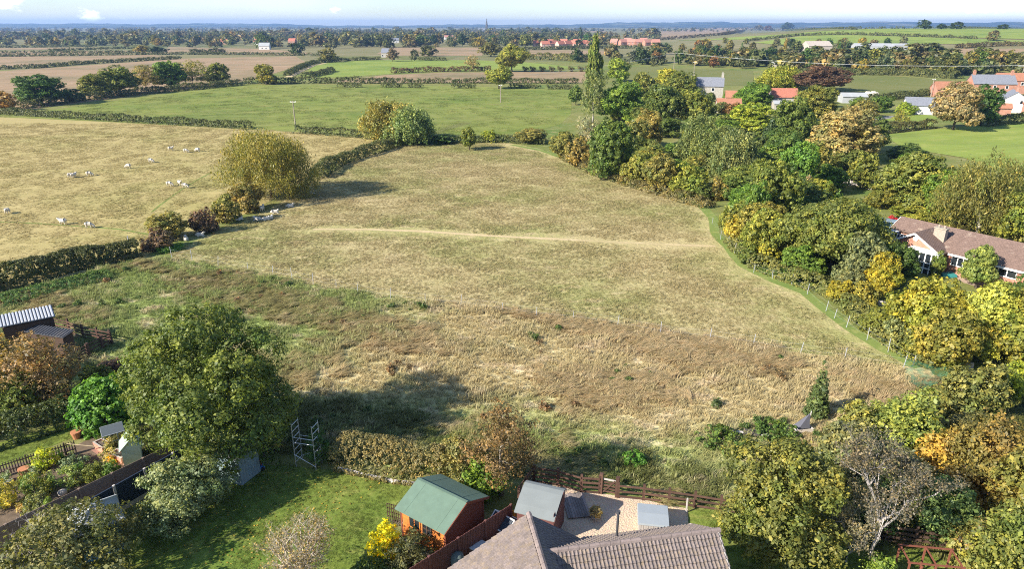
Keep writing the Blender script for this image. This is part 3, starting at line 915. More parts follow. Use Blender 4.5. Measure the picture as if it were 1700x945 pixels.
T('rounded dark bush between weeping birch and bright field', 'bush', 'DG', 1505, 268, 238, 70)
T('pale brown autumn tree by the white cottage', 'round', 'PB', 1582, 216, 135, 82)
T('dark green tree right of the pale brown tree before the slate house', 'round', 'DG', 1626, 208, 140, 62)
T('lime green garden shrub left of the white cottage', 'bush', 'YG', 1504, 190, 168, 34)
T('buff thin shrub in the paddock below the white cottage', 'sparse', 'YO', 1494, 208, 182, 36)
T('small dark round tree left of the white cottage drive', 'round', 'DG', 1462, 186, 158, 40)
T('crimson red acer at the left end of the bungalow', 'bush', (.35, .02, .04), 1479, 378, 358, 20)
T('dark green tree in front of the bungalow gable', 'round', 'DG', 1484, 472, 400, 74)
T('yellow leaved tree left of the dark tree by the bungalow', 'round', 'YE', 1458, 492, 416, 58)
T('slim conifer by the bungalow front door', 'conifer', 'YO', 1536, 448, 408, 18)
T('dark slim shrub by the bungalow front door', 'bush', 'OL', 1553, 460, 416, 22)
T('light green birch in front of the bungalow', 'round', (.17, .18, .06), 1619, 478, 405, 60)
T('dark green laurel mass at the right edge below the bungalow', 'bush', 'DG', 1698, 535, 446, 80)
T('small yellow bush at the meadow edge beneath the yellow tree', 'bush', 'YE', 1392, 500, 464, 40)
T('brown and yellow bush left of the golden acer', 'bush', 'YO', 1432, 508, 464, 44)
T('golden yellow acer in front of the bungalow garden', 'wide', (.21, .21, .04), 1532, 575, 456, 112, near=dict(n_clump=420, per=46, leaf=.25, clump=.62))
T('pale lime yellow maple right of the golden acer', 'round', (.25, .25, .06), 1632, 590, 468, 122, near=dict(n_clump=460, per=46, leaf=.25, clump=.66))
T('orange turning maple at the corner of the meadow', 'bush', (.17, .155, .04), 1560, 606, 506, 104, near=dict(n_clump=420, per=44, leaf=.24, clump=.6))
T('low olive bush by the path left of the orange maple', 'bush', 'OL', 1456, 552, 506, 60)
T('grey green bush by the path beneath the golden acer', 'bush', 'GG', 1490, 572, 520, 52)
# --- nearer trees and shrubs round the gardens
T('large spreading green walnut tree overhanging the left gardens', 'low', (.098, .112, .032), 356, 760, 500, 282, near=dict(n_clump=1350, per=58, leaf=.17, clump=.58), var=10)
T('bright green rounded conifer shrub left of the walnut', 'dome', (.07, .145, .02), 184, 700, 618, 116, near=dict(n_clump=500, per=26, leaf=.22, clump=.32), cat='shrub', name='conifer_shrub')
T('pinkish brown thorn tree in front of the dark roofed stable', 'bush', (.19, .13, .08), 78, 668, 536, 134, near=dict(n_clump=340, per=34, leaf=.17, clump=.5, inner=.45))
T('orange and green bush at the left edge by the stable', 'bush', (.22, .16, .05), 10, 640, 545, 84, near=dict(n_clump=260, per=30, leaf=.2, clump=.45))
T('dark olive ivy bush at the left edge above the clipped hedge', 'bush', 'OL', 20, 690, 616, 96, near=dict(n_clump=260, per=30, leaf=.2, clump=.45))
T('dark brown scrub heap between the stable yard and bright conifer shrub', 'bush', 'PU', 195, 625, 592, 56)
T('olive scrub behind the bright conifer shrub', 'bush', 'OL', 165, 640, 602, 50)
T('silvery green apple tree on the lawn by the dark fence', 'low', (.155, .175, .105), 310, 862, 760, 142, near=dict(n_clump=520, per=48, leaf=.135, clump=.4))
T('apple tree with pale bare branches in the bottom left corner', 'wide', (.115, .12, .055), 110, 975, 832, 280, near=dict(n_clump=560, per=32, leaf=.16, clump=.42))
T('bright yellow leaved shrub beside the orange summerhouse', 'bush', (.56, .46, .02), 640, 925, 862, 56, near=dict(n_clump=120, per=30, leaf=.13, clump=.22), cat='shrub', name='shrub')
T('dark cotoneaster shrub in front of the orange summerhouse', 'bush', (.07, .075, .04), 682, 948, 880, 88, near=dict(n_clump=170, per=30, leaf=.11, clump=.25), cat='shrub', name='shrub')
T('dark low shrub at the bottom between conifer and fence', 'bush', 'DG', 625, 965, 922, 90, near=dict(n_clump=130, per=28, leaf=.12, clump=.25), cat='shrub', name='shrub')
T('red brown hawthorn with bare pale trunk behind the grey shed', 'round', (.15, .10, .055), 832, 822, 660, 138, near=dict(n_clump=400, per=26, leaf=.12, clump=.4, inner=.5), pale=True, var=10)
T('green ivy bush at the foot of the red brown hawthorn', 'bush', 'MG', 800, 826, 752, 78, near=dict(n_clump=190, per=30, leaf=.15, clump=.33))
T('olive elder bush right of the clipped brown hedge', 'bush', (.17, .16, .06), 757, 800, 716, 76, near=dict(n_clump=190, per=30, leaf=.15, clump=.33))
T('large yellow green walnut right of the tiled roof', 'low', (.125, .14, .036), 1282, 925, 722, 200, near=dict(n_clump=900, per=42, leaf=.165, clump=.48), var=10)
T('narrow young fir tree standing in the rough grass', 'conifer', (.085, .10, .045), 1354, 692, 600, 36, near=dict(n_clump=260, per=20, leaf=.16, clump=.22))
T('grey olive willow scrub above the grey dead tree', 'bush', 'GG', 1405, 790, 700, 118, near=dict(n_clump=300, per=30, leaf=.2, clump=.45))
T('olive bush in the rough grass corner near the stream', 'bush', (.18, .18, .055), 1492, 742, 642, 132, near=dict(n_clump=380, per=30, leaf=.21, clump=.5))
T('small olive bush left of the corner bush', 'bush', (.17, .17, .055), 1422, 735, 664, 74, near=dict(n_clump=200, per=28, leaf=.19, clump=.38))
T('dark olive hawthorn beside the green netting corner', 'bush', (.14, .135, .05), 1585, 692, 606, 86, near=dict(n_clump=240, per=30, leaf=.22, clump=.45))
T('olive thicket overhanging the stream at the right', 'bush', (.15, .14, .05), 1622, 690, 594, 80, near=dict(n_clump=260, per=30, leaf=.22, clump=.45))
T('yellow green shoots at the stream bank, right edge', 'bush', 'YG', 1672, 668, 590, 40, near=dict(n_clump=110, per=28, leaf=.2, clump=.3))
T('dark low bush on the far bank of the stream', 'bush', 'DG', 1732, 650, 590, 60, near=dict(n_clump=130, per=28, leaf=.22, clump=.4))
T('green bush at the right edge below the stream', 'bush', 'MG', 1712, 800, 726, 60, near=dict(n_clump=160, per=28, leaf=.2, clump=.4))
T('large orange leaved tree at the right above the red frame', 'round', (.175, .135, .048), 1618, 838, 682, 146, near=dict(n_clump=520, per=36, leaf=.165, clump=.48), var=10)
T('golden brown bush between the dead tree and the orange tree', 'bush', (.30, .20, .06), 1550, 800, 702, 70, near=dict(n_clump=170, per=30, leaf=.2, clump=.4))
T('blue green holly behind the red timber frame', 'bush', (.10, .15, .06), 1570, 900, 788, 118, near=dict(n_clump=300, per=32, leaf=.17, clump=.4))
T('orange and yellow tree at the lower right edge', 'round', (.175, .145, .04), 1690, 910, 740, 120, near=dict(n_clump=360, per=32, leaf=.19, clump=.45), var=11)
T('tall yellow green bush filling the bottom right corner', 'bush', (.125, .14, .04), 1665, 990, 816, 130, near=dict(n_clump=360, per=34, leaf=.17, clump=.42))
T('grey green willow bush behind the grey dead tree', 'bush', 'GG', 1480, 838, 738, 96, near=dict(n_clump=230, per=28, leaf=.19, clump=.42))
T('olive shrub between the dead tree and the blue green holly', 'bush', 'OL', 1505, 872, 790, 76, near=dict(n_clump=200, per=34, leaf=.16, clump=.38))
T('olive brown shrub at the right end of the dark rail fence', 'bush', 'BN', 1600, 940, 862, 70, near=dict(n_clump=200, per=34, leaf=.15, clump=.36))
T('low green shrub at the bottom edge left of the timber frame', 'bush', 'MG', 1462, 975, 925, 60, near=dict(n_clump=150, per=34, leaf=.14, clump=.32))
T('dark green bush in shade behind the dead tree trunks', 'bush', 'DG', 1440, 878, 790, 86, near=dict(n_clump=200, per=28, leaf=.18, clump=.4))


def all_in(x, y, P):
    c = False
    for i in range(len(P)):
        (x1, y1), (x2, y2) = P[i], P[i - 1]
        if (y1 > y) != (y2 > y) and x < (x2 - x1) * (y - y1) / (y2 - y1) + x1:
            c = not c
    return c


def small(label, color, px, yb, ytop, w, leaf=.1, cat='plant', name='garden_plant', kind='bush', n=70):
    return tree(label, kind, color, px, yb, ytop, w, cat=cat, name=name, near=dict(n_clump=n, per=24, leaf=leaf, clump=.18))


small('clipped yellow euonymus by the picket fence', (.34, .34, .03), 78, 778, 742, 36)
small('blue grey leafy cabbage bed near the picket fence', (.14, .20, .13), 124, 776, 752, 46)
small('pale green leafy plants in the middle of the vegetable bed', (.22, .27, .10), 112, 806, 772, 52)
small('olive shrub in the vegetable bed by the light fence', 'OL', 160, 800, 768, 42)
small('tall bean plants by the light panel fence', 'MG', 190, 795, 764, 26)
small('yellow brown bush at the left edge of the vegetable garden', (.30, .24, .05), 16, 842, 790, 36)
small('olive currant bush left of the pale leafy plants', 'OL', 60, 826, 784, 56)
small('grey green lavender bush below the currant bush', 'GG', 64, 850, 818, 40)
small('ivy clump hanging over the light panel fence', 'MG', 88, 862, 826, 26)
small('yellow flowers beside the brick planter', (.6, .45, .02), 188, 768, 759, 18, n=24, leaf=.07)
small('rusty dying bush above the picket fence', (.26, .17, .06), 152, 716, 688, 44)
small('orange brown sedge clump near the grey greenhouse', (.34, .22, .09), 172, 712, 690, 30)
small('dark reed clump beside the walnut trunk', 'DG', 440, 772, 718, 60, n=110)
small('dark bush behind the metal scaffold tower', 'DG', 532, 770, 706, 46, n=110)
small('white flowering shrub tips left of the brown hedge', 'PB', 556, 768, 742, 24, n=40)
small('green nettle bed right of the mown gap', (.075, .12, .03), 1200, 738, 708, 90, n=130, leaf=.14)
small('green bramble patch by the wooden crate', (.075, .115, .03), 1285, 722, 696, 90, n=110, leaf=.14)
small('green nettle patch by the trodden line through the rough grass', (.09, .16, .028), 1050, 772, 744, 46, n=60, leaf=.14)
small('low shrub in the bed beside the gravel shed', 'OR', 852, 866, 850, 16, n=24)


rg = random.Random(5)
VEG = [(-10, 812), (0, 792), (60, 770), (130, 748), (180, 745), (200, 775), (120, 815), (20, 868), (-20, 880)]
k = 0
while k < 26:
    x, y = rg.uniform(-10, 200), rg.uniform(745, 880)
    if not all_in(x, y, VEG):
        continue
    nm, c = rg.choice((('pale green', (.20, .26, .10)), ('grey green', (.15, .19, .11)), ('dark green', (.07, .12, .03)), ('straw coloured', (.34, .28, .12)), ('olive', (.16, .17, .05))))
    small(f"{nm} {rg.choice(('leafy', 'bushy', 'sprawling', 'upright', 'clumped', 'thin'))} vegetable plant in the left garden bed", c, x, y, y - rg.uniform(12, 26), rg.uniform(16, 36), leaf=.09, n=26)['group'] = 'plants in the left vegetable bed'
    k += 1


# --- dead and bare trees
def bare_tree(label, px, yb, ytop, wpx, seed, mat, leafc=None, nleaf=0, n0=6, depth=4, r=.16, ls=1.0):
    p = at(px, yb); w = wpx * mpp(p); h = height_to(p, ytop)
    t = thing('dead_tree' if nleaf < 300 else 'bare_tree', label, 'tree', p)
    mb = twig_mb(random.Random(seed), h, r, 0.9, depth, n0)
    xs = max(max(abs(v.x), abs(v.y)) for v in mb.v); zs = max(v.z for v in mb.v)
    for v in mb.v:
        v.x *= w / 2 / xs; v.y *= w / 2 / xs; v.z *= h / zs
    mb.build('trunk', mat, t, True)
    if nleaf:
        rng = np.random.default_rng(seed)
        V = np.array([v[:] for v in mb.v]); V = V[V[:, 2] > h * .3]
        c = V[rng.integers(0, len(V), nleaf)] + rng.normal(size=(nleaf, 3)) * .12
        n = unit(rng.normal(size=(nleaf, 3)) + [0, 0, .5]); tt = unit(np.cross(n, rng.normal(size=(nleaf, 3)))); b = np.cross(n, tt)
        s = rng.uniform(.07, .15, nleaf)[:, None] * ls
        Q = np.stack([c - tt * s * .5, c + b * s * .3, c + tt * s * .5, c - b * s * .3], 1).reshape(-1, 3)
        o = link(bpy.data.objects.new('crown', raw_mesh('crown', Q, np.arange(nleaf * 4).reshape(-1, 4), LEAF, attr=np.repeat(rng.random(nleaf), 4))), t)
        o.color = leafc + (1,)
    return t


GREYTWIG = surf('grey dead wood', (.37, .33, .31), .85, var=.2, scale=3.0, bump=.3, bscale=10.0)
STRAWTWIG = surf('straw dead wood', (.46, .39, .30), .85, var=.2, scale=3.0, bump=.3, bscale=10.0)
bare_tree('grey half dead tree with silvery twigs leaning over the dark rail fence', 1440, 945, 706, 190, 5, GREYTWIG, (.15, .135, .09), 9000, 7, 5, .15)
bare_tree('low grey leafless twiggy tree beside the yellow green walnut', 1405, 935, 812, 104, 8, GREYTWIG, (.24, .22, .13), 4500, 6, 5, .12)
bare_tree('dying orange brown conifer with bare pale branches at the bottom', 505, 985, 842, 158, 21, STRAWTWIG, (.30, .235, .09), 3600, 18, 5, .17, .8)
bare_tree('grey bare shrub against the orange summerhouse corner', 664, 912, 858, 38, 31, GREYTWIG, None, 0, 5, 3, .03)
bare_tree('pale branches of a dying apple tree poking through the bottom left foliage', 88, 960, 862, 120, 37, GREYTWIG, None, 0, 5, 3, .09)
bare_tree('slender grey bare trunk at the bottom right corner', 1592, 950, 858, 40, 41, GREYTWIG, (.3, .2, .08), 300, 5, 3, .1)


# ------------------------------------------------------------------ hedges
def hedge(label, px_pts, h, w, color, leaf=.22, dens=1.0, cat='hedge', group=None, rough=0.25, name='hedge', seed=None, brown=None):
    P = [at(x, y) for x, y in px_pts]
    seed = seed or hash_seed(label)
    rng = np.random.default_rng(seed)
    seg = [(P[i], P[i + 1], (P[i + 1] - P[i]).length) for i in range(len(P) - 1)]
    tot = sum(s[2] for s in seg)
    base = P[0].copy()
    nc = int(min(tot * (w + h) * 1.1 / max(leaf * leaf * 9, .03) * dens * 3.2, 4200)) + 12
    u = np.sort(rng.random(nc)) * tot
    C = np.zeros((nc, 3)); Nn = np.zeros((nc, 3))
    acc = 0
    for a, b, l in seg:
        k = (u >= acc) & (u <= acc + l)
        f = ((u[k] - acc) / l)[:, None]
        C[k] = np.array(a) * (1 - f) + np.array(b) * f
        d = (b - a).normalized(); Nn[k] = (-d.y, d.x, 0)
        acc += l
    hv = 1 + rough * (np.sin(u * .9 + seed) * .35 + np.sin(u * .31 + seed * 2) * .5 + np.sin(u * 2.3) * .2)
    th = rng.uniform(-.25, np.pi + .25, nc)
    C += Nn * (np.cos(th) * w * .5 * hv)[:, None]
    C[:, 2] += np.maximum(np.sin(th), 0.02) ** .7 * h * .92 * hv
    out = Nn * np.cos(th)[:, None] + np.array((0, 0, 1)) * np.sin(th)[:, None]
    per = 16
    n = nc * per
    idx = np.repeat(np.arange(nc), per)
    d = unit(rng.normal(size=(n, 3)) + out[idx] * .8)
    R = leaf * rng.uniform(.9, 2.0, nc)
    pos = C[idx] + d * (R[idx] * rng.random(n) ** .5)[:, None]
    nr = unit(d * .8 + out[idx] * .5 + rng.normal(size=(n, 3)) * .5 + [0, 0, .2])
    t = unit(np.cross(nr, rng.normal(size=(n, 3)))); b = np.cross(nr, t)
    s = leaf * rng.uniform(.6, 1.3, n)[:, None]
    gz = terrain(pos[:, 0], pos[:, 1])
    pos[:, 2] = np.maximum(pos[:, 2], gz + .03)
    V = np.stack([pos - t * s * .5, pos + b * s * .33, pos + t * s * .5, pos - b * s * .33], 1).reshape(-1, 3) - np.array(base)
    o = tag(link(bpy.data.objects.new(name, raw_mesh(name, V, np.arange(n * 4).reshape(-1, 4), LEAF, attr=np.repeat(np.clip(rng.normal(.5, .14, nc)[idx] + rng.normal(0, .15, n), 0, 1), 4)))), label, cat, group)
    o.location = base
    c = PALETTE[color] if isinstance(color, str) else color
    o.color = tuple(a * 1.15 for a in c) + (1,)
    return o


HD = (.10, .115, .04)
hedge('long dark hedge between the sheep field and the green field, left part', [(-120, 184), (0, 189), (150, 198), (290, 206), (420, 214)], 1.7, 2.0, HD, .3)
hedge('dark hedge between the sheep field and the green field, right of the golden willow', [(490, 220), (560, 225), (625, 231)], 1.7, 2.0, HD, .28)
hedge('dark hedge between sheep field and meadow beyond the golden willow', [(655, 243), (612, 256), (570, 270), (545, 281), (526, 298)], 2.0, 2.4, HD, .24)
hedge('low dark hedge running behind the meadow crest', [(696, 236), (740, 238), (800, 236), (850, 236), (910, 240)], 1.5, 2.0, (.10, .115, .035), .26)
hedge('tall ragged hedge at the corner of the sheep field on the left', [(-160, 525), (-60, 495), (0, 480), (60, 464), (120, 446), (175, 436), (228, 424)], 2.2, 2.6, (.085, .095, .03), .2, dens=2.0, rough=.18)
hedge('dark hedge under the left row of trees by the stubble', [(-60, 188), (60, 178), (150, 166), (250, 155), (330, 148), (400, 141)], 2.4, 3.0, HD, .4)
hedge('hedge along the far edge of the green field, left half', [(405, 139), (480, 138), (560, 138), (640, 138.5)], 2.6, 3.0, HD, .45)
hedge('hedge along the far edge of the green field, right half', [(640, 138.5), (720, 138), (800, 138), (960, 139)], 2.0, 3.0, HD, .45)
for i, (a, b) in enumerate([((562, 144), (600, 145)), ((634, 144.5), (668, 145)), ((676, 145), (702, 145.5)), ((750, 146), (790, 146)), ((846, 146), (898, 147)), ((908, 147.5), (956, 148))]):
    hedge('short clipped stretch of hedge standing out in the green field', [a, b], 1.4, 2.0, HD, .4, group='hedge stretches in the green field')['label'] = ['leftmost of the short clipped hedge stretches out in the green field', 'second from left of the clipped hedge stretches in the green field', 'third from left of the clipped hedge stretches in the green field', 'clipped hedge stretch left of the light green tree in the field', 'clipped hedge stretch just right of the light green tree', 'rightmost of the clipped hedge stretches in the green field'][i]
hedge('hedge beside the pale lane at the field corner, upper', [(476, 126), (498, 114), (520, 106), (545, 102)], 2.2, 3, HD, .5)
hedge('hedge beside the pale lane at the field corner, lower', [(505, 129), (535, 124), (552, 118)], 2.2, 3, HD, .5)
hedge('red brown hedge between bright green field and brown field', [(650, 121.5), (700, 119.5), (740, 118.5), (782, 118), (814, 117.5)], 2.4, 3.0, (.14, .10, .045), .5)
for i, x in enumerate((868, 880, 896, 912, 926, 944, 960, 972)):
    hedge('small round hedge bush in a row by the brown field', [(x, 118.6), (x + 8, 118.7)], 2.2, 3.0, (.10, .09, .035), .5, group='row of bushes at the brown field edge')
hedge('hedge at the back of the bright green field, left', [(540, 104), (575, 101), (632, 99)], 2, 3, HD, .6)
hedge('hedge at the back of the bright green field, right', [(696, 99.5), (740, 100.5)], 2, 3, HD, .6)
hedge('dark hedge across the left stubble, nearest', [(-60, 117), (0, 115), (60, 113), (130, 107), (200, 103), (300, 97.5)], 2.0, 3, HD, .6)
hedge('dark hedge across the left stubble, second', [(-100, 95), (0, 94), (150, 92), (300, 90.5), (420, 91), (540, 93)], 2.0, 3, HD, .7)
hedge('dark hedge across the left stubble, third', [(80, 84.5), (160, 82), (250, 79.5)], 1.8, 3, HD, .8)
hedge('dark hedge across the left stubble, fourth', [(-80, 89), (60, 88), (240, 87.5)], 1.8, 3, HD, .8)
hedge('dark hedge across the left stubble, farthest', [(-100, 80), (40, 78.5), (160, 77.5)], 2.2, 3, HD, .8)
hedge('low wide bush belt on the stubble edge', [(315, 90), (350, 89), (372, 88)], 4, 6, (.09, .10, .04), .7)
hedge('dark hedge below the red roofed village', [(870, 83), (920, 82), (1000, 80), (1060, 80)], 3, 5, HD, .9)
hedge('green and yellow rough hedge left of the poplar', [(872, 99), (920, 99), (985, 103)], 4.5, 7, (.16, .16, .045), .6)
hedge('hedge on the hill between two bright green fields', [(1236, 69), (1320, 59.5), (1400, 57.2), (1480, 59), (1560, 62.5), (1620, 65)], 2.2, 4, HD, 1.0)
hedge('hedge along the foot of the bare hill field', [(1086, 67), (1130, 64), (1200, 58), (1235, 51)], 4, 6, (.09, .075, .035), 1.1)
hedge('hedge along the skyline of the green hill', [(1235, 49.5), (1300, 50), (1420, 49), (1560, 47.5), (1720, 47.2)], 3.2, 5, HD, 1.1)
hedge('brown scrub hedge right of the bare field on the hill', [(1590, 80), (1660, 76), (1760, 75)], 3, 6, (.12, .10, .04), .9)
hedge('hedge at the top of the bright paddock below the white cottage', [(1456, 222), (1500, 217), (1548, 212)], 2.2, 2.4, (.11, .11, .04), .32)
hedge('hedge along the lane above the bright field at the right', [(1630, 210), (1680, 205), (1760, 200)], 2.4, 2.6, HD, .32)
hedge('rough hedge under the wood at the back of the old pasture', [(1290, 127), (1400, 124), (1500, 124), (1590, 131)], 3.0, 6, (.12, .135, .045), .5)
hedge('dark hedge behind the white cottage', [(1440, 168), (1500, 163), (1540, 158)], 2.2, 3, HD, .4)
hedge('dark clipped hedge behind the left garden lawn', [(-70, 756), (0, 735), (60, 718), (118, 698)], 1.9, 2.0, (.075, .10, .028), .15, rough=.1)
hedge('clipped hedge with pinkish brown top behind the white kerb', [(566, 770), (610, 779), (660, 789), (700, 794), (742, 802)], 2.5, 1.7, (.20, .175, .07), .1, rough=.1)
hedge('scrub under the wood at the path edge, far', [(940, 264), (985, 286), (1040, 306), (1120, 328), (1180, 346)], 1.3, 2.5, (.16, .14, .05), .25)
hedge('scrub under the wood at the path edge, near', [(1215, 402), (1250, 440), (1310, 464), (1385, 490), (1410, 512), (1450, 548), (1520, 592), (1560, 612)], 1.3, 2.0, (.16, .17, .05), .2)
hedge('low ground cover of nettles on the slope beside the sheep hedge', [(-60, 520), (20, 500), (90, 480), (180, 458)], .6, 3.0, (.10, .165, .045), .16, cat='undergrowth', name='nettle_bed')
hedge('bright green nettles at the sheep gap', [(262, 420), (305, 412)], .5, 1.6, (.10, .20, .03), .16, cat='undergrowth', name='nettle_bed')
hedge('bank of bushes along the stream at the far right', [(1618, 716), (1605, 728), (1590, 742)], 1.6, 2.0, (.15, .14, .05), .2)

# ------------------------------------------------------------------ belts of trees round the village
FAR = {}


def far_crown(v, kind='round'):
    if (v, kind) not in FAR:
        V, F, A = crown_data(kind, 900 + v * 7 + hash_seed(kind), (1, 1, 1), 80, 13, .26, .27, inner=.15)
        mb = MB(); mb.tube([(0, 0, 0), (0, 0, .8)], [.07, .05], 5)
        V2 = np.concatenate([V, np.array([q[:] for q in mb.v])])
        Fq = [list(f) for f in F] + [[i + len(V) for i in f] for f in mb.f]
        me = raw_mesh('tree', V2, Fq, LEAF, attr=np.concatenate([A, np.full(len(mb.v), .1)]))
        FAR[(v, kind)] = me
    return FAR[(v, kind)]


CLS = [('dark green', 'DG'), ('mid green', 'MG'), ('olive', 'OL'), ('yellow olive', 'YO'), ('golden', 'GY'), ('brown', 'BN'), ('orange brown', 'OB'), ('grey green', 'GG')]
BELTS = [
    ('in the belt beyond the left stubble', [(-60, 80), (120, 76), (560, 84), (700, 78), (700, 66), (300, 66), (-60, 68)], 44, (8, 15), (4, 2, 4, 2, 1, 2, 0, 2)),
    ('among the village gardens in the centre', [(560, 86), (640, 78), (800, 77), (890, 80), (1000, 80), (1000, 62), (760, 60), (560, 66)], 48, (8, 15), (5, 2, 4, 2, 1, 1, 0, 2)),
    ('in the wood behind the old pasture, left', [(1010, 110), (1060, 108), (1250, 115), (1330, 118), (1330, 86), (1180, 80), (1010, 88)], 52, (6, 10), (3, 2, 5, 2, 1, 2, 1, 2)),
    ('in the wood behind the old pasture, right', [(1330, 122), (1480, 123), (1600, 128), (1760, 132), (1760, 108), (1640, 104), (1500, 103), (1330, 84)], 56, (6, 10), (3, 2, 5, 3, 1, 1, 0, 2)),
    ('along the top of the wood below the hill fields', [(1150, 80), (1320, 84), (1480, 86), (1480, 77), (1300, 74), (1130, 70)], 22, (6, 9), (4, 2, 4, 2, 1, 2, 0, 1)),
]


def in_poly(x, y, P):
    c = False
    for i in range(len(P)):
        (x1, y1), (x2, y2) = P[i], P[i - 1]
        if (y1 > y) != (y2 > y) and x < (x2 - x1) * (y - y1) / (y2 - y1) + x1:
            c = not c
    return c


LANDMARKS = [(238, 88, 'yellow willow in the stubble'), (440, 80, 'white shed by the pale lane'), (697, 74, 'lone red roofed house'), (808, 53, 'church spire'), (930, 78, 'red roofed estate'), (1055, 75, 'pinkish roofed terrace'),
             (984, 150, 'columnar poplar'), (1118, 121, 'grey utility pole'), (1354, 86, 'buff gabled barn'), (1446, 85, 'long grey roofed barn'), (1293, 148, 'golden weeping willow'), (1364, 152, 'copper beech'), (1588, 150, 'long orange barn'),
             (1694, 137, 'right edge utility pole'), (850, 115, 'two trunked tree'), (560, 100, 'bright green field corner'), (70, 150, 'round tree by the stubble'),
             (1012, 290, 'dark edge tree by the path'), (1396, 250, 'pinkish brown tree'), (1160, 255, 'left weeping birch'), (1218, 290, 'large weeping birch'), (1275, 350, 'olive tree at the path bend'), (1375, 420, 'huge olive thicket'),
             (1243, 210, 'lime green tree'), (1030, 190, 'bright mid green tree'), (1095, 200, 'large dark green tree'), (1172, 164, 'stone farmhouse'), (1298, 176, 'red roofed barn'), (1276, 246, 'blue green conifer'), (1435, 308, 'rubble wall'),
             (1512, 340, 'spindly yellow green tree'), (1618, 392, 'tall weeping birch'), (1540, 400, 'brick bungalow'), (1414, 170, 'grey metal shed'), (1080, 306, 'thorn trees on the path'), (1688, 412, 'spreading right edge tree'), (1632, 580, 'lime yellow maple')]


def beside(x, y):
    lx, ly, nm = min(LANDMARKS, key=lambda l: (l[0] - x) ** 2 + ((l[1] - y) * 2.2) ** 2)
    dx, dy = x - lx, (y - ly) * 2.2
    if abs(dx) > abs(dy):
        return ('right of the ' if dx > 0 else 'left of the ') + nm
    return ('in front of the ' if dy > 0 else 'behind the ') + nm


rb = random.Random(77)
FAR_TREES = []
USED = set()
for where, poly, n, (h0, h1), wts in BELTS:
    W_ = [at(x, y) for x, y in poly]
    xs = [p[0] for p in poly]; ys = [p[1] for p in poly]
    k = 0
    while k < n:
        x, y = rb.uniform(min(xs), max(xs)), rb.uniform(min(ys), max(ys))
        if not in_poly(x, y, poly):
            continue
        p = at(x, y)
        if any((p - q_).length < 5 for q_ in FAR_TREES):
            k += .05
            continue
        nm, pc = rb.choices(CLS, wts)[0]
        h = rb.uniform(h0, h1)
        sz = 'tall' if h > (h0 + h1) / 2 + 1 else 'small' if h < (h0 + h1) / 2 - 1 else 'middling'
        if (sz, nm, beside(x, y)) in USED and k < n * 3:
            k += .1
            continue
        USED.add((sz, nm, beside(x, y)))
        FAR_TREES.append(p)
        kd = 'poplar' if rb.random() < .03 else 'conifer' if rb.random() < .05 else 'round'
        w = h * (rb.uniform(.8, 1.15) if kd == 'round' else .32)
        me = far_crown(rb.randrange(4) if kd == 'round' else 0, kd)
        desc = {'round': 'tree', 'poplar': 'poplar', 'conifer': 'conifer'}[kd]
        o = tag(link(bpy.data.objects.new({'round': 'tree', 'poplar': 'poplar_tree', 'conifer': 'conifer_tree'}[kd], me)), f"{'tall' if h > (h0 + h1) / 2 + 1 else 'small' if h < (h0 + h1) / 2 - 1 else 'middling'} {nm} {desc} {beside(x, y)}", 'tree', 'trees ' + where)
        o.location = p; o.scale = (w / 2, w / 2, h / 2); o.rotation_euler = (0, 0, rb.uniform(0, 6.28))
        c = PALETTE[pc]
        o.color = tuple(min(1, a * rb.uniform(.85, 1.15)) for a in c) + (1,)
        k += 1
SINGLE = [('yellow willow standing in the far left stubble', 'GY', 238, 88, 75, 28), ('dark bush beside the yellow willow in the far left stubble', 'DG', 262, 90, 77, 30), ('dark green tree by the pale lane', 'DG', 494, 91, 71, 24),
          ('light green tree at the bright field corner', 'YO', 546, 103, 79, 32), ('round pair of olive trees on the bare field edge', 'OL', 712, 93, 76, 30), ('thin pale tree on the pale green field', 'PB', 652, 102, 80, 18),
          ('grey green thin tree on the pale green field', 'GG', 688, 101, 82, 14), ('gold tinged tree before the village', 'GY', 797, 79, 60, 26), ('olive gold tree group left of the two trunked tree', 'YO', 815, 94, 71, 40),
          ('broad tree on the skyline of the hill', 'DG', 1535, 48.5, 33, 24), ('spreading tree on the skyline right of the broad one', 'DG', 1588, 48.5, 36, 24), ('small tree on the hill skyline between', 'DG', 1563, 48.5, 39, 16),
          ('brown hedge tree on the bare hill field', 'BN', 1260, 50, 41, 16), ('red brown tree on the hill hedge', 'RB', 1275, 50.5, 42, 14), ('green round tree on the hill hedge', 'DG', 1307, 50.5, 37, 20),
          ('low tree at the right end of the skyline', 'DG', 1665, 48.5, 40, 20), ('hill tree standing in the lower bright field', 'BN', 1648, 68, 50, 20), ('thin tree by the white farm sheds', 'GG', 1500, 77, 60, 14),
          ('dark pine left of the poplar beyond the village roofs', 'DG', 958, 103, 80, 22), ('tall dark poplar behind the village roofs', 'DG', 964, 68, 45, 6)]
for lb, c, x, yb, yt, w in SINGLE:
    p = at(x, yb); h = height_to(p, yt)
    o = tag(link(bpy.data.objects.new('tree', far_crown(len(lb) % 4))), lb, 'tree')
    o.location = p; o.scale = (w * mpp(p) / 2, w * mpp(p) / 2, h / 2); o.color = PALETTE[c] + (1,)


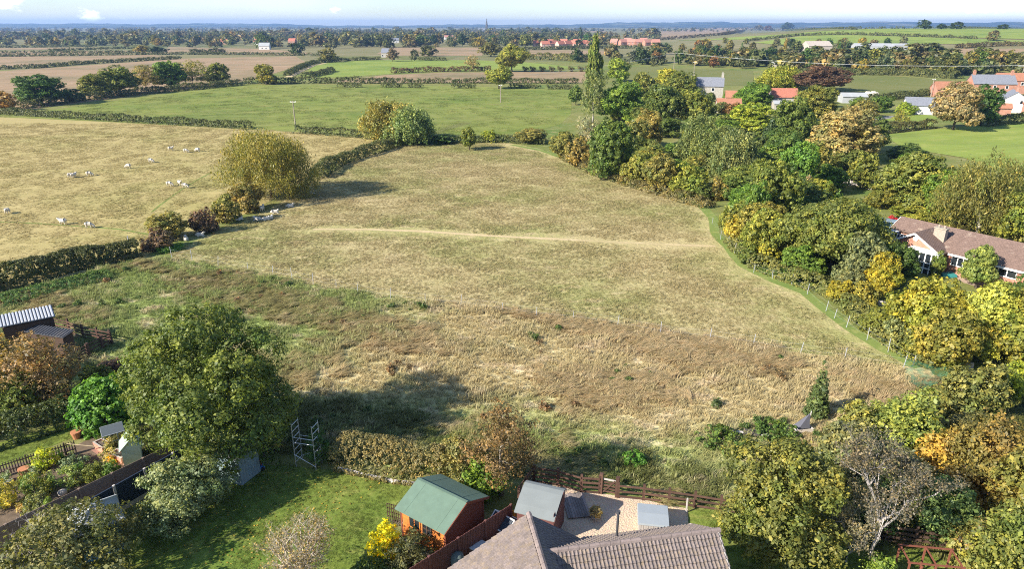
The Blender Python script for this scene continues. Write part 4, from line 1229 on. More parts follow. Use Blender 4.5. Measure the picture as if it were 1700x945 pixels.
# ------------------------------------------------------------------ masses scattered with geometry nodes
def scatter(name, P, ROT, SCL, mesh_obj, mat=None):
    me = bpy.data.meshes.new(name)
    me.vertices.add(len(P)); me.vertices.foreach_set('co', np.asarray(P, np.float32).ravel())
    a = me.attributes.new('rot', 'FLOAT_VECTOR', 'POINT'); a.data.foreach_set('vector', np.asarray(ROT, np.float32).ravel())
    a = me.attributes.new('scl', 'FLOAT_VECTOR', 'POINT'); a.data.foreach_set('vector', np.asarray(SCL, np.float32).ravel())
    o = link(bpy.data.objects.new(name, me))
    g = bpy.data.node_groups.new(name, 'GeometryNodeTree')
    g.interface.new_socket('Geometry', in_out='INPUT', socket_type='NodeSocketGeometry')
    g.interface.new_socket('Geometry', in_out='OUTPUT', socket_type='NodeSocketGeometry')
    i = g.nodes.new('NodeGroupInput'); u = g.nodes.new('NodeGroupOutput')
    ip = g.nodes.new('GeometryNodeInstanceOnPoints')
    inf = g.nodes.new('GeometryNodeObjectInfo'); inf.inputs[0].default_value = mesh_obj
    r = g.nodes.new('GeometryNodeInputNamedAttribute'); r.data_type = 'FLOAT_VECTOR'; r.inputs[0].default_value = 'rot'
    s = g.nodes.new('GeometryNodeInputNamedAttribute'); s.data_type = 'FLOAT_VECTOR'; s.inputs[0].default_value = 'scl'
    g.links.new(i.outputs[0], ip.inputs['Points']); g.links.new(inf.outputs['Geometry'], ip.inputs['Instance'])
    g.links.new(r.outputs[0], ip.inputs['Rotation']); g.links.new(s.outputs[0], ip.inputs['Scale'])
    g.links.new(ip.outputs[0], u.inputs[0])
    md = o.modifiers.new('scatter', 'NODES'); md.node_group = g
    return tag(o, kind='stuff')


def hidden_source(name, me):
    return bpy.data.objects.new(name, me)      # never linked: only a source of geometry


V, F, A = crown_data('round', 77, (1, 1, 1), 46, 9, .36, .3, inner=.1)
fw = hidden_source('far_tree', raw_mesh('far_tree', V, F, FARLEAF, attr=A))
rng = np.random.default_rng(9)
FP = []
for k in range(280):
    yy = 43.2 + 22 * rng.random() ** 1.25
    c = at(rng.uniform(-80, 1780), yy)
    if c.y < 900 or rng.random() < .25 or (c.x / c.y > .17 and math.hypot(c.x, c.y) < 2600):
        continue
    ang = rng.normal(0, .5)
    ln = rng.uniform(60, 500) * (1 + c.y / 4000)
    n = int(ln / (9 + c.y / 700))
    s = rng.uniform(-.5, .5, n) * ln
    wd = rng.uniform(4, 60 if rng.random() < .35 else 12)
    FP.append(np.stack([c.x + s * math.cos(ang) + rng.normal(0, wd, n), c.y + s * math.sin(ang) + rng.normal(0, wd, n)], 1))
    if sum(len(f) for f in FP) > 11000:
        break
for poly, n in (([(-60, 76), (560, 80), (1000, 78), (1060, 66), (560, 60), (-60, 64)], 420), ([(1010, 108), (1250, 114), (1600, 126), (1760, 130), (1760, 110), (1480, 104), (1300, 86), (1010, 90)], 260)):
    k = 0
    while k < n:
        x, y = rng.uniform(-60, 1760), rng.uniform(58, 130)
        if in_poly(x, y, poly):
            p = at(x, y); FP.append(np.array([[p.x, p.y]])); k += 1
FP = np.concatenate(FP)
keep = ~((FP[:, 0] / FP[:, 1] > .2) & (np.hypot(FP[:, 0], FP[:, 1]) > 560) & (np.hypot(FP[:, 0], FP[:, 1]) < 2400))
FP = FP[keep & (FP[:, 1] > 250)]
h = rng.uniform(5, 11, len(FP)) * np.where(FP[:, 1] < 700, .75, 1)
h *= np.clip(rng.lognormal(-.1, .3, len(FP)), .5, 1.8)
w = h * rng.uniform(.85, 1.7, len(FP))
scatter('far_wood', np.concatenate([FP, terrain(FP[:, 0], FP[:, 1])[:, None] - h[:, None] * .08], 1), np.stack([0 * h, 0 * h, rng.uniform(0, 6.28, len(h))], 1), np.stack([w / 2, w / 2, h / 2], 1), fw)

# --- shrubs and young trees that fill the wood on the right
WOODS = [('between the meadow path and the farm', [(975, 240), (1040, 205), (1130, 215), (1240, 215), (1330, 235), (1440, 245), (1440, 330), (1470, 370), (1400, 440), (1290, 440), (1230, 400), (1215, 350), (1120, 318), (1040, 295)], 84),
         ('round the brick bungalow', [(1440, 305), (1560, 320), (1700, 350), (1740, 420), (1700, 415), (1600, 380), (1500, 352), (1450, 345)], 22),
         ('round the farm roofs', [(1000, 200), (1060, 150), (1150, 160), (1290, 155), (1420, 160), (1450, 200), (1400, 220), (1250, 215), (1130, 215)], 34),
         ('in the bungalow garden corner', [(1640, 545), (1720, 560), (1740, 620), (1660, 610)], 6)]
for where, poly, n in WOODS:
    xs = [p[0] for p in poly]; ys = [p[1] for p in poly]
    k = 0
    while k < n:
        x, y = rb.uniform(min(xs), max(xs)), rb.uniform(min(ys), max(ys))
        if not in_poly(x, y, poly):
            continue
        nm, pc = rb.choices(CLS, (4, 4, 6, 3, 0, 1, 0, 2))[0]
        p = at(x, y)
        h = rb.uniform(3.2, 7.4)
        w = h * rb.uniform(.8, 1.3)
        if 'farm' in where: h *= .8
        key = ('tall' if h > 5 else 'low' if h < 3.8 else 'rounded', nm, beside(x, y), 'bush')
        if key in USED or (1375 < x < 1495 and 285 < y < 350 + 30 * (x < 1440)) or (1085 < x < 1125 and 228 < y < 255):
            k += .04
            continue
        USED.add(key)
        yy0 = y - h / mpp(p)
        T(f"{'tall' if h > 5 else 'low' if h < 3.8 else 'rounded'} {nm} bush {beside(x, y)}", rb.choice(('bush', 'bush', 'round', 'oval')), pc, x, y, y - h / mpp(p) * .95, w / mpp(p), cat='bush', name='bush', group='bushes filling the wood', var=rb.randrange(3) + (10 if w / mpp(p) > 50 else 0))
        k += 1

# ------------------------------------------------------------------ buildings
def roof_mat(name, col, gauge=.11, width=.3, lichen=(.35, .25, .12), lich=.3, var=.15, depth=.02):
    m, N = new_mat(name)
    co = N.add('ShaderNodeTexCoord', out=3)
    sep = N.t.nodes.new('ShaderNodeSeparateXYZ'); N.t.links.new(co, sep.inputs[0])
    zr = N.math('FRACT', N.math('DIVIDE', sep.outputs[2], gauge))
    xr = N.math('ABSOLUTE', N.math('SUBTRACT', N.math('FRACT', N.math('DIVIDE', N.math('ADD', sep.outputs[0], sep.outputs[1]), width)), .5))
    n = N.noise(co, 2.2, 5.0, .65)
    f = N.noise(co, 9.0, 3.0)
    c = N.mix(n, tuple(x * (1 - var * 2) for x in col), tuple(x * (1 + var * 2) for x in col))
    c = N.mix(1.0, c, N.ramp(f, [(.3, (.7, .7, .7)), (.7, (1.3, 1.3, 1.3))]), 'MULTIPLY')
    c = N.mix(N.math('MULTIPLY', N.step(N.noise(co, 1.1, 6.0, .7), .55, .72), lich), c, lichen)
    nm = N.add('ShaderNodeBump', {'Strength': 1.0, 'Distance': depth * 2, 'Height': N.math('ADD', zr, N.math('MULTIPLY', xr, .5))})
    return finish(m, N, N.add('ShaderNodeBsdfPrincipled', {'Base Color': c, 'Roughness': .85, 'Specular IOR Level': .2, 'Normal': nm}))


def brick_mat(name, a, b, mortar=(.45, .40, .34)):
    m, N = new_mat(name)
    co = N.add('ShaderNodeTexCoord', out=3)
    sep = N.t.nodes.new('ShaderNodeSeparateXYZ'); N.t.links.new(co, sep.inputs[0])
    cb = N.t.nodes.new('ShaderNodeCombineXYZ')
    N.t.links.new(N.math('ADD', sep.outputs[0], sep.outputs[1]), cb.inputs[0]); N.t.links.new(sep.outputs[2], cb.inputs[1])
    br = N.t.nodes.new('ShaderNodeTexBrick')
    N.t.links.new(cb.outputs[0], br.inputs[0])
    br.inputs['Color1'].default_value = a + (1,); br.inputs['Color2'].default_value = b + (1,); br.inputs['Mortar'].default_value = mortar + (1,)
    br.inputs['Scale'].default_value = 1.0; br.inputs['Brick Width'].default_value = .225; br.inputs['Row Height'].default_value = .075; br.inputs['Mortar Size'].default_value = .008
    c = N.mix(1.0, br.outputs[0], N.ramp(N.noise(co, 1.5, 4.0), [(.3, (.8, .8, .8)), (.7, (1.15, 1.1, 1.1))]), 'MULTIPLY')
    return finish(m, N, N.add('ShaderNodeBsdfPrincipled', {'Base Color': c, 'Roughness': .9}))


m, N = new_mat('window glass')
GLASS = finish(m, N, N.add('ShaderNodeBsdfPrincipled', {'Base Color': (.02, .025, .03), 'Roughness': .08, 'Specular IOR Level': .8}))
WHITE = surf('white paint', (.78, .78, .76), .5, var=.04, scale=2.0, dirt=(.5, .48, .42), dirt_amt=.2)
BRICK = brick_mat('red brick', (.42, .15, .075), (.34, .115, .06))
STONE = surf('grey stone wall', (.36, .33, .28), .95, var=.25, scale=2.5, bump=.6, bscale=9.0)
RENDERW = surf('white rendered wall', (.62, .60, .56), .9, var=.05, scale=1.5, dirt=(.5, .47, .4), dirt_amt=.2)
PANTILE = roof_mat('orange pantile', (.36, .165, .10), .16, .28, (.38, .22, .12), .35)
REDTILE = roof_mat('red tile', (.40, .15, .10), .15, .3)
SLATE = roof_mat('blue grey slate', (.20, .21, .24), .12, .3, (.28, .27, .25), .3)
BROWNTILE = roof_mat('brown concrete tile', (.17, .115, .092), .13, .3, (.42, .36, .28), .45)
PINKTILE = roof_mat('pinkish village tile', (.42, .20, .15), .2, .4)
SHEETGREY = surf('grey barn sheet', (.36, .37, .37), .6, var=.1, scale=1.0, dirt=(.3, .27, .24))
BARNBROWN = surf('buff barn sheet', (.42, .36, .30), .8, var=.15, scale=1.0)


def house(name, label, loc, rz, L, D, he, hr, wall, roof, wins=(), chims=(), over=.3, group=None, door=None, cat='house', frame=WHITE):
    """gabled building; local x runs along the ridge, -y is the front; wins = (side, along, sill, width, height)"""
    t = thing(name, label, cat, loc, rz, group)
    hx, hy = L / 2, D / 2
    mb = MB()
    for x in (-hx, hx):
        pts = [(x, -hy, 0), (x, hy, 0), (x, hy, he), (x, 0, hr - .05), (x, -hy, he)]
        mb.poly(pts if x > 0 else pts[::-1])
    mb.poly([(-hx, -hy, 0), (hx, -hy, 0), (hx, -hy, he), (-hx, -hy, he)])
    mb.poly([(hx, hy, 0), (-hx, hy, 0), (-hx, hy, he), (hx, hy, he)])
    mb.build('wall', wall, t)
    sl = (hr - he) / hy
    rb_ = MB()
    for s in (-1, 1):
        ye, ze = s * (hy + over), he - over * sl
        a, b = -hx - over * .6, hx + over * .6
        low = [(a, ye, ze), (b, ye, ze), (b, 0, hr), (a, 0, hr)]
        if s > 0: low = [low[1], low[0], low[3], low[2]]
        rb_.hexa(low + [(p[0], p[1], p[2] + .14) for p in low])
    r = rb_.build('roof', roof, t)
    for (cx_, cy_, w, h) in chims:
        zb = hr - abs(cy_) * sl
        c = MB().box(cx_ - w / 2, cx_ + w / 2, cy_ - w * .35, cy_ + w * .35, zb - .6, zb + h)
        c.box(cx_ - w / 2 - .06, cx_ + w / 2 + .06, cy_ - w * .35 - .06, cy_ + w * .35 + .06, zb + h, zb + h + .12)
        for q in (-.2, .2):
            c.lathe([(.11, zb + h + .12), (.09, zb + h + .5)], (cx_ + q * w, cy_, 0), 8)
        c.build('chimney', wall if wall is not RENDERW else BRICK, r)

    def opening(nm, side, u, z, w, h, mat):
        f, g = MB(), MB()
        e = .05

        def bx(q, a0, a1, z0, z1, d0, d1):
            if side == 'f': q.box(a0, a1, -hy - d1, -hy - d0, z0, z1)
            elif side == 'b': q.box(a0, a1, hy + d0, hy + d1, z0, z1)
            elif side == 'l': q.box(-hx - d1, -hx - d0, a0, a1, z0, z1)
            else: q.box(hx + d0, hx + d1, a0, a1, z0, z1)
        fw_ = .09
        bx(f, u - w / 2, u + w / 2, z, z + fw_, -.02, .06); bx(f, u - w / 2, u + w / 2, z + h - fw_, z + h, -.02, .06)
        for q in ([-w / 2, w / 2 - fw_] + [w * k / max(1, round(w / .9)) - w / 2 - fw_ / 2 for k in range(1, max(1, round(w / .9)))]):
            bx(f, u + q, u + q + fw_, z + fw_, z + h - fw_, -.02, .06)
        fo = f.build(nm, mat, t)
        bx(g, u - w / 2 + .03, u + w / 2 - .03, z + .03, z + h - .03, -.02, .02)
        g.build('pane', GLASS, fo)
    for wn in wins:
        opening('window', *wn, frame)
    if door:
        opening('door', *door, frame)
    return t


R_ = math.radians


def face(pa, pb):
    """angle of the ground line from one point to another"""
    return math.atan2(pb.y - pa.y, pb.x - pa.x)


# far right farm and village houses
house('farmhouse', 'grey stone farmhouse with slate roof and two gable chimneys amid the wood', at(1172, 164), R_(-14), 11, 6.5, 4.8, 7.4, STONE, SLATE, [('r', -1.2, 3, .9, 1.2), ('r', 1.4, .8, .9, 1.2), ('f', -3, 3, 1, 1.2), ('f', 2, 3, 1, 1.2), ('f', -1, .8, 1, 1.2)], [(-5.0, 0, .8, 1.2), (5.0, 0, .8, 1.4)])
house('outbuilding', 'small upper orange pantiled outbuilding right of the stone farmhouse', at(1216, 172), R_(-14), 5, 4.5, 2.4, 4.2, STONE, PANTILE, [('f', 0, .9, .9, 1)], cat='farm building')
house('outbuilding', 'lower orange pantiled outbuilding in front of the stone farmhouse', at(1208, 186), R_(-8), 7, 4.5, 2.3, 4.0, STONE, PANTILE, [('f', 1, .9, .9, 1)], cat='farm building')
house('barn', 'red pantiled barn with grey lean to roof in front of the golden weeping willow', at(1298, 176), R_(-8), 8, 6, 3.2, 5.6, STONE, REDTILE, [('f', -1.5, .9, 1.2, 1.2), ('r', 0, 1.0, 1.2, 1.6)], cat='farm building')
house('lean_to', 'grey roofed lean to at the front of the red pantiled barn', at(1304, 182), R_(-8), 8, 4, 2.0, 2.7, STONE, SHEETGREY, cat='farm building')
house('shed', 'pale grey metal shed under the copper beech', at(1414, 170), R_(-6), 8, 5, 2.2, 3.2, SHEETGREY, SHEETGREY, [('r', 0, .3, 1.8, 1.8)], cat='farm shed')
house('cottage', 'white bungalow cottage with slate roof and brick gable by the lane', at(1530, 188), R_(-20), 10, 7, 2.6, 4.6, RENDERW, SLATE, [('l', -1.6, .9, 1.2, 1.1), ('l', 1.6, .9, 1.2, 1.1), ('f', -3, .9, 1.6, 1.1), ('f', 2, .9, 1.6, 1.1)], [], door=('l', 0, .05, .95, 2.0))
house('barn', 'long low orange pantiled barn beside the slate roofed house', at(1588, 160), R_(-6), 17, 6, 2.8, 5.2, BRICK, PANTILE, [('f', -5, .9, 1, 1), ('f', 0, .9, 1, 1)], cat='farm building')
house('house', 'large slate roofed house with chimneys behind the orange barn', at(1640, 160), R_(-10), 14, 7, 4.8, 7.6, BRICK, SLATE, [('f', -4, 3, 1, 1.2), ('f', 0, 3, 1, 1.2), ('f', 4, 3, 1, 1.2), ('r', 0, 3, 1, 1.2)], [(-6.2, 0, .9, 1.3), (6.2, 0, .9, 1.3)])
house('house', 'red roofed house at the right edge behind the slate house', at(1676, 154), R_(-10), 12, 7, 4.8, 7.2, BRICK, PANTILE, [('f', -2, 3, 1, 1.2), ('f', 2, 3, 1, 1.2)], [(4, 0, .9, 1.2)])
house('house', 'white gabled house with grey roof at the right edge', at(1678, 184), R_(62), 12, 7, 3.6, 6.0, RENDERW, SLATE, [('l', -1.4, 2.6, .9, 1.1), ('l', 1.4, .9, .9, 1.1), ('b', 2, .9, 1, 1.1)], [(-3, 0, .9, 1.4)])
house('house', 'brick house with orange roof cut by the right edge of the photo', at(1712, 188), R_(70), 11, 6, 3.2, 5.6, BRICK, PANTILE, [('l', 0, 1, 1.2, 1.2)], [])
house('porch', 'small orange roofed porch in front of the white gabled house', at(1662, 190), R_(-20), 4, 3, 2.1, 3.2, BRICK, PANTILE, cat='outbuilding')
house('barn', 'buff gabled barn in the trees beneath the hill', at(1354, 86), R_(5), 20, 14, 5, 8.5, BARNBROWN, BARNBROWN, cat='farm building')
house('barn', 'long pale grey roofed barn beneath the hill', at(1446, 85), R_(-10), 28, 14, 4.0, 6.2, SHEETGREY, SHEETGREY, cat='farm building')
house('barn', 'small pale barn right of the long grey roofed barn', at(1493, 83), R_(-5), 13, 10, 3.8, 5.2, SHEETGREY, SHEETGREY, cat='farm building')
house('shed', 'pale roofed shed at the edge of the wood behind the pasture', at(1294, 112), R_(-10), 9, 5, 2.3, 3.2, STONE, SHEETGREY, cat='farm shed')
# bales by the copper beech
BALE = surf('pale wrapped bale', (.66, .58, .50), .7, var=.12, scale=1.5)
bale0 = None
for i, (x, y) in enumerate(((1432, 161), (1439, 160.5), (1446, 160), (1453, 159.5), (1440, 158), (1449, 157.6))):
    p = at(x, y)
    if bale0 is None:
        mb = MB(); mb.tube([(-.6, 0, .6), (-.57, 0, .6), (.57, 0, .6), (.6, 0, .6)], [.5, .6, .6, .5], 14)
        bale0 = mb.build('bale', BALE); o = bale0
    else:
        o = bale0.copy(); COL.objects.link(o)
    tag(o, 'pale round bale in the row right of the grey metal shed', 'bale', 'bales by the grey metal shed')
    o.location = p; o.rotation_euler = (0, 0, R_(-10 + i * 7)); o.scale = (1.2,) * 3

# village houses with red roofs
vi = 0
VILL = [(892, 78, 'p'), (905, 79, 'p'), (918, 78, 'p'), (930, 79, 'p'), (942, 78.5, 'p'), (953, 78, 'p'), (964, 78.5, 'p'), (975, 77.5, 'p'), (912, 75.5, 'p'), (936, 75, 'p'), (958, 75, 'p'),
        (1020, 74, 'k'), (1034, 75, 'k'), (1048, 75, 'k'), (1061, 75, 'k'), (1074, 75.5, 'k'), (1088, 75.5, 'k'), (1042, 72, 'k'), (1068, 72, 'k')]
for x, y, k in VILL:
    house('village_house', {'p': 'red roofed house in the new estate left of the poplar', 'k': 'pinkish brown roofed house in the row right of the poplar'}[k], at(x, y), R_(random.Random(x).uniform(-40, 40)), 10, 7, 4.2, 7.6, BRICK if k == 'k' else surf_v, REDTILE if k == 'p' else PINKTILE,
          [('f', -2.4, 2.6, 1.3, 1.2), ('f', 2.4, 2.6, 1.3, 1.2), ('f', -2.4, .8, 1.3, 1.3)], [], group={'p': 'red roofed estate houses', 'k': 'pinkish roofed terrace houses'}[k]) if vi else None
    if not vi:
        surf_v = surf('pale pinkish brick', (.55, .36, .28), .9, var=.12, scale=1.0)
        house('village_house', 'red roofed house in the new estate left of the poplar', at(x, y), R_(10), 10, 7, 4.2, 7.6, surf_v, REDTILE, [('f', -2.4, 2.6, 1.3, 1.2), ('f', 2.4, 2.6, 1.3, 1.2)], [], group='red roofed estate houses')
    vi += 1
for lb, x, y, L, w_, r_ in [('red roofed house alone among the trees left of the church spire', 697, 74, 12, BRICK, REDTILE), ('white house among trees far left of the spire', 398, 63, 18, RENDERW, SLATE), ('red brick house among the trees above the pale lane', 430, 74, 11, RENDERW, REDTILE),
                            ('white walled house right of the red brick one above the pale lane', 447, 77, 13, RENDERW, REDTILE), ('low white van like shed below the white walled house', 440, 82, 11, RENDERW, SHEETGREY), ('red roofed cottage half hidden in trees above the lane', 373, 73, 10, BRICK, REDTILE),
                            ('red house at the wood edge left of the bright field', 486, 72, 10, BRICK, REDTILE), ('pale grey house left of the lone red roof', 656, 71, 11, RENDERW, SLATE), ('pinkish roofed house behind the trees below the spire', 745, 65, 16, RENDERW, PINKTILE),
                            ('small grey field barn on the pale green field', 641, 95, 6, STONE, SLATE)]:
    house('house', lb, at(x, y), R_(x % 30 - 15), L, 7, 4.0, 7.0, w_, r_, [('f', -2, .9, 1.3, 1.3), ('f', 2, .9, 1.3, 1.3)], [])

# church spire
p = at(808, 53)
k = mpp(p)
ch = thing('church', 'tall stone church spire on the skyline above the village', 'church', p)
hs = height_to(p, 30)
tw = 4.2
SPSTONE = surf('dark spire stone', (.10, .095, .09), .9)
MB().box(-tw, tw, -tw, tw, 0, hs * .42).build('tower', SPSTONE, ch)
sp = MB()
sp.tube([(0, 0, hs * .42), (0, 0, hs)], [tw * 1.1, .3], 8)
for a in range(4):
    c_ = (tw * .8 * (1 if a % 2 else -1), tw * .8 * (1 if a // 2 else -1), 0)
    sp.lathe([(.5, hs * .42), (.05, hs * .42 + 4)], c_, 6)
sp.build('spire', SPSTONE, ch)
nv = MB(); nv.box(-30, -tw, -5.5, 5.5, 0, 9); nv.poly([(-30, -6, 8.6), (-tw, -6, 8.6), (-tw, 0, 13), (-30, 0, 13)]); nv.poly([(-tw, 6, 8.6), (-30, 6, 8.6), (-30, 0, 13), (-tw, 0, 13)])
nv.build('nave', SLATE, ch)

# rubble wall in the wood
p0, p1 = at(1398, 306), at(1472, 312)
rw = thing('rubble_wall', 'low broken pale rubble wall in the wood clearing', 'wall', p0, face(p0, p1))
LEN = (p1 - p0).length
PALESTONE = surf('pale rubble stone', (.52, .47, .42), .95, var=.15, scale=3.0, bump=.5, bscale=9.0, obj_var=.3)
rr = random.Random(3)
n = 0
for row in range(4):
    x = 0.0
    top = lambda q: 1.25 - .5 * abs(math.sin(q * .9)) - (.5 if 1.5 < q < 2.2 else 0)
    while x < LEN and n < 120:
        w_ = rr.uniform(.3, .7)
        if row * .32 < top(x):
            mb = MB(); j = lambda: rr.uniform(-.05, .05)
            mb.hexa([(x + j(), -.25 + j(), row * .32), (x + w_ - .02 + j(), -.25 + j(), row * .32), (x + w_ - .02, .2, row * .32), (x, .2, row * .32),
                     (x + j(), -.24 + j(), row * .32 + .3 + j()), (x + w_ - .03 + j(), -.24 + j(), row * .32 + .3 + j()), (x + w_ - .03, .18, row * .32 + .3), (x, .18, row * .32 + .3)])
            mb.build('stone', PALESTONE, rw); n += 1
        x += w_
pillar = MB().box(-.25, .25, -.25, .25, 0, 1.5); pillar.box(-.32, .32, -.32, .32, 1.5, 1.65)
o = pillar.build('gate_pillar', PALESTONE); o.location = at(1443, 314); tag(o, 'square pale stone gate pillar in front of the rubble wall', 'gate pillar')

# brick bungalow on the right
RG0, RG1 = at(1497, 361, 4.0), at(1700, 406, 4.0)
rz = face(RG0, RG1)
ux, uy = math.cos(rz), math.sin(rz)
bl = thing('bungalow', 'long orange brick bungalow with brown tiled roof and white windows at the right', 'bungalow', (RG0.x, RG0.y, 0), rz)
LB = (RG1 - RG0).length + 5


def gabled_part(mb_w, mb_r, x0, x1, y0, yr, y1, ze0, zr, ze1, ov=.35, th=.14):
    """gable block with a ridge along x at yr"""
    for x in (x0, x1):
        pts = [(x, y0, 0), (x, y1, 0), (x, y1, ze1), (x, yr, zr - .06), (x, y0, ze0)]
        mb_w.poly(pts if x == x1 else pts[::-1])
    mb_w.poly([(x0, y0, 0), (x1, y0, 0), (x1, y0, ze0), (x0, y0, ze0)]); mb_w.poly([(x1, y1, 0), (x0, y1, 0), (x0, y1, ze1), (x1, y1, ze1)])
    for (ye, ze, s) in ((y0, ze0, -1), (y1, ze1, 1)):
        sl = (zr - ze) / abs(yr - ye)
        a, b = x0 - ov, x1 + ov
        q = [(a, ye + s * ov, ze - sl * ov), (b, ye + s * ov, ze - sl * ov), (b, yr, zr), (a, yr, zr)]
        if s > 0: q = [q[1], q[0], q[3], q[2]]
        mb_r.hexa(q + [(c[0], c[1], c[2] + th) for c in q])


wb, rfb = MB(), MB()
gabled_part(wb, rfb, 0.3, 4.6, -1.7, 0, 3.5, 3.1, 4.0, 2.4)
gabled_part(wb, rfb, 4.7, LB, -3.3, 0, 3.5, 2.4, 4.0, 2.4)
wall_o = wb.build('wall', BRICK, bl)
roof_o = rfb.build('roof', BROWNTILE, bl)
# cross gable towards the meadow: ridge along y
wc, rc = MB(), MB()
gx0, gx1, gy0 = 1.6, 6.9, -4.6
gm_ = (gx0 + gx1) / 2
wc.poly([(gx0, gy0, 0), (gx1, gy0, 0), (gx1, gy0, 2.4), (gm_, gy0, 3.82), (gx0, gy0, 2.4)])
wc.poly([(gx0, -1.7, 0), (gx0, gy0, 0), (gx0, gy0, 2.4), (gx0, -1.7, 2.4)]); wc.poly([(gx1, gy0, 0), (gx1, -3.3, 0), (gx1, -3.3, 2.4), (gx1, gy0, 2.4)])
wc.build('gable_wall', BRICK, bl)
sl = 1.45 / (gm_ - gx0)
for s in (-1, 1):
    xe = gx0 - .4 if s < 0 else gx1 + .4
    ze = 2.4 - .4 * sl
    q = [(xe, gy0 - .4, ze), (gm_, gy0 - .4, 3.88), (gm_, -.25, 3.88), (xe, -1.6, ze)]
    if s > 0: q = [q[1], q[0], q[3], q[2]]
    rc.hexa(q + [(c[0], c[1], c[2] + .14) for c in q])
rc.build('gable_roof', BROWNTILE, bl)
fb = MB()
fb.beam((gx0 - .45, gy0 - .43, 2.12), (gm_, gy0 - .43, 3.86), .06, .2); fb.beam((gx1 + .45, gy0 - .43, 2.12), (gm_, gy0 - .43, 3.86), .06, .2)
fb.beam((0.0, -2.10, 2.86), (1.1, -2.10, 2.86), .08, .2); fb.beam((7.4, -3.70, 2.2), (LB, -3.70, 2.2), .08, .2)
fb.beam((-.08, -2.0, 2.9), (-.08, 0, 4.02), .06, .2)
fb.build('fascia', WHITE, bl)['kind'] = 'stuff'
for (u, z, w_, h_, y_) in ((.95, 1.3, 1.1, 1.3, -1.7), (8.6, 1.0, 1.8, 1.2, -3.3), (12.6, 1.2, 2.6, .9, -3.3), (16.0, 1.1, 1.4, 1.0, -3.3), (2.8, 1.0, 1.4, 1.1, gy0)):
    f, g = MB(), MB()
    f.box(u - w_ / 2, u + w_ / 2, y_ - .07, y_ - .01, z, z + .1); f.box(u - w_ / 2, u + w_ / 2, y_ - .07, y_ - .01, z + h_ - .1, z + h_)
    for k in range(4): f.box(u - w_ / 2 + k * (w_ - .09) / 3, u - w_ / 2 + k * (w_ - .09) / 3 + .09, y_ - .07, y_ - .01, z + .1, z + h_ - .1)
    fo = f.build('window', WHITE, bl)
    g.box(u - w_ / 2 + .04, u + w_ / 2 - .04, y_ - .035, y_ + .03, z + .04, z + h_ - .04); g.build('pane', GLASS, fo)
# white glazed bay on the gable
bay, bg_ = MB(), MB()
bx0, bx1, by0, by1 = 4.2, 7.3, -5.5, -4.62
for x in [bx0 + k * (bx1 - bx0) / 5 for k in range(6)]:
    bay.box(x - .06, x + .06, by0 - .06, by0 + .06, 0, 2.3)
for z in (.55, 1.15, 2.2): bay.box(bx0 + .06, bx1 - .06, by0 - .05, by0 + .05, z, z + .12)
for x in (bx0, bx1): bay.box(x - .055, x + .055, by0 + .06, by1, 2.2, 2.32)
bay.hexa([(bx0 - .1, by0 - .15, 2.33), (bx1 + .1, by0 - .15, 2.33), (bx1 + .1, by1, 2.36), (bx0 - .1, by1, 2.36), (bx0 - .1, by0 - .15, 2.40), (bx1 + .1, by0 - .15, 2.40), (bx1 + .1, by1, 2.46), (bx0 - .1, by1, 2.46)])
bo = bay.build('bay_window', WHITE, bl)
bg_.box(bx0 + .07, bx1 - .07, by0 + .0, by0 + .03, .05, 2.2); bg_.box(bx1 - .03, bx1, by0 + .07, by1, .05, 2.2); bg_.build('pane', GLASS, bo)
c = MB().box(5.0, 6.2, -2.6, -2.0, 2.9, 4.35); c.box(4.93, 6.27, -2.67, -1.93, 4.35, 4.46)
for q in (5.3, 5.9): c.lathe([(.11, 4.46), (.09, 4.75)], (q, -2.3, 0), 8)
c.build('chimney', surf('grey brown stone chimney', (.34, .29, .23), .95, var=.25, scale=5.0, bump=.6, bscale=12.0), roof_o)
ds = MB(); ds.tube([(0, -.05, 0), (0, .03, 0)], [.28, .28], 12)
o = ds.build('satellite_dish', WHITE, bl); o.location = (4.3, gy0 - .06, 3.3)
bs = thing('garden_shed', 'small pale blue shed with open doors at the left end of the bungalow', 'shed', at(1470, 391), rz + .3)
BLUE = surf('pale blue paint', (.30, .50, .58), .6, var=.1, scale=2.0)
mb = MB()
for x in (-.9, .9): mb.box(x - .05, x + .05, -.7, .7, 0, 1.9)
mb.box(-.85, .85, .62, .7, 0, 1.9); mb.build('wall', BLUE, bs)
MB().hexa([(-1.1, -.9, 2.0), (1.1, -.9, 2.0), (1.1, .9, 1.9), (-1.1, .9, 1.9), (-1.1, -.9, 2.08), (1.1, -.9, 2.08), (1.1, .9, 1.98), (-1.1, .9, 1.98)]).build('roof', surf('blue grey felt', (.2, .26, .3)), bs)
for s in (-1, 1):
    d_ = MB().box(0, .8 * s, -.03, .03, .05, 1.85) if s > 0 else MB().box(-.8, 0, -.03, .03, .05, 1.85)
    o = d_.build('door', BLUE, bs); o.location = (-.85 * s, -.75, 0); o.rotation_euler = (0, 0, R_(-70 * s))
tp = MB(); tp.hexa([(-.8, -.5, 0), (.8, -.5, 0), (.8, .5, 0), (-.8, .5, 0), (-.6, -.3, .35), (.8, -.4, .3), (.6, .4, .42), (-.8, .3, .28)])
o = tp.build('tarpaulin', surf('turquoise tarpaulin', (.035, .2, .19), .5, var=.1, scale=3.0)); o.location = at(1572, 459); tag(o, 'turquoise tarpaulin heap on the bungalow terrace', 'tarpaulin')

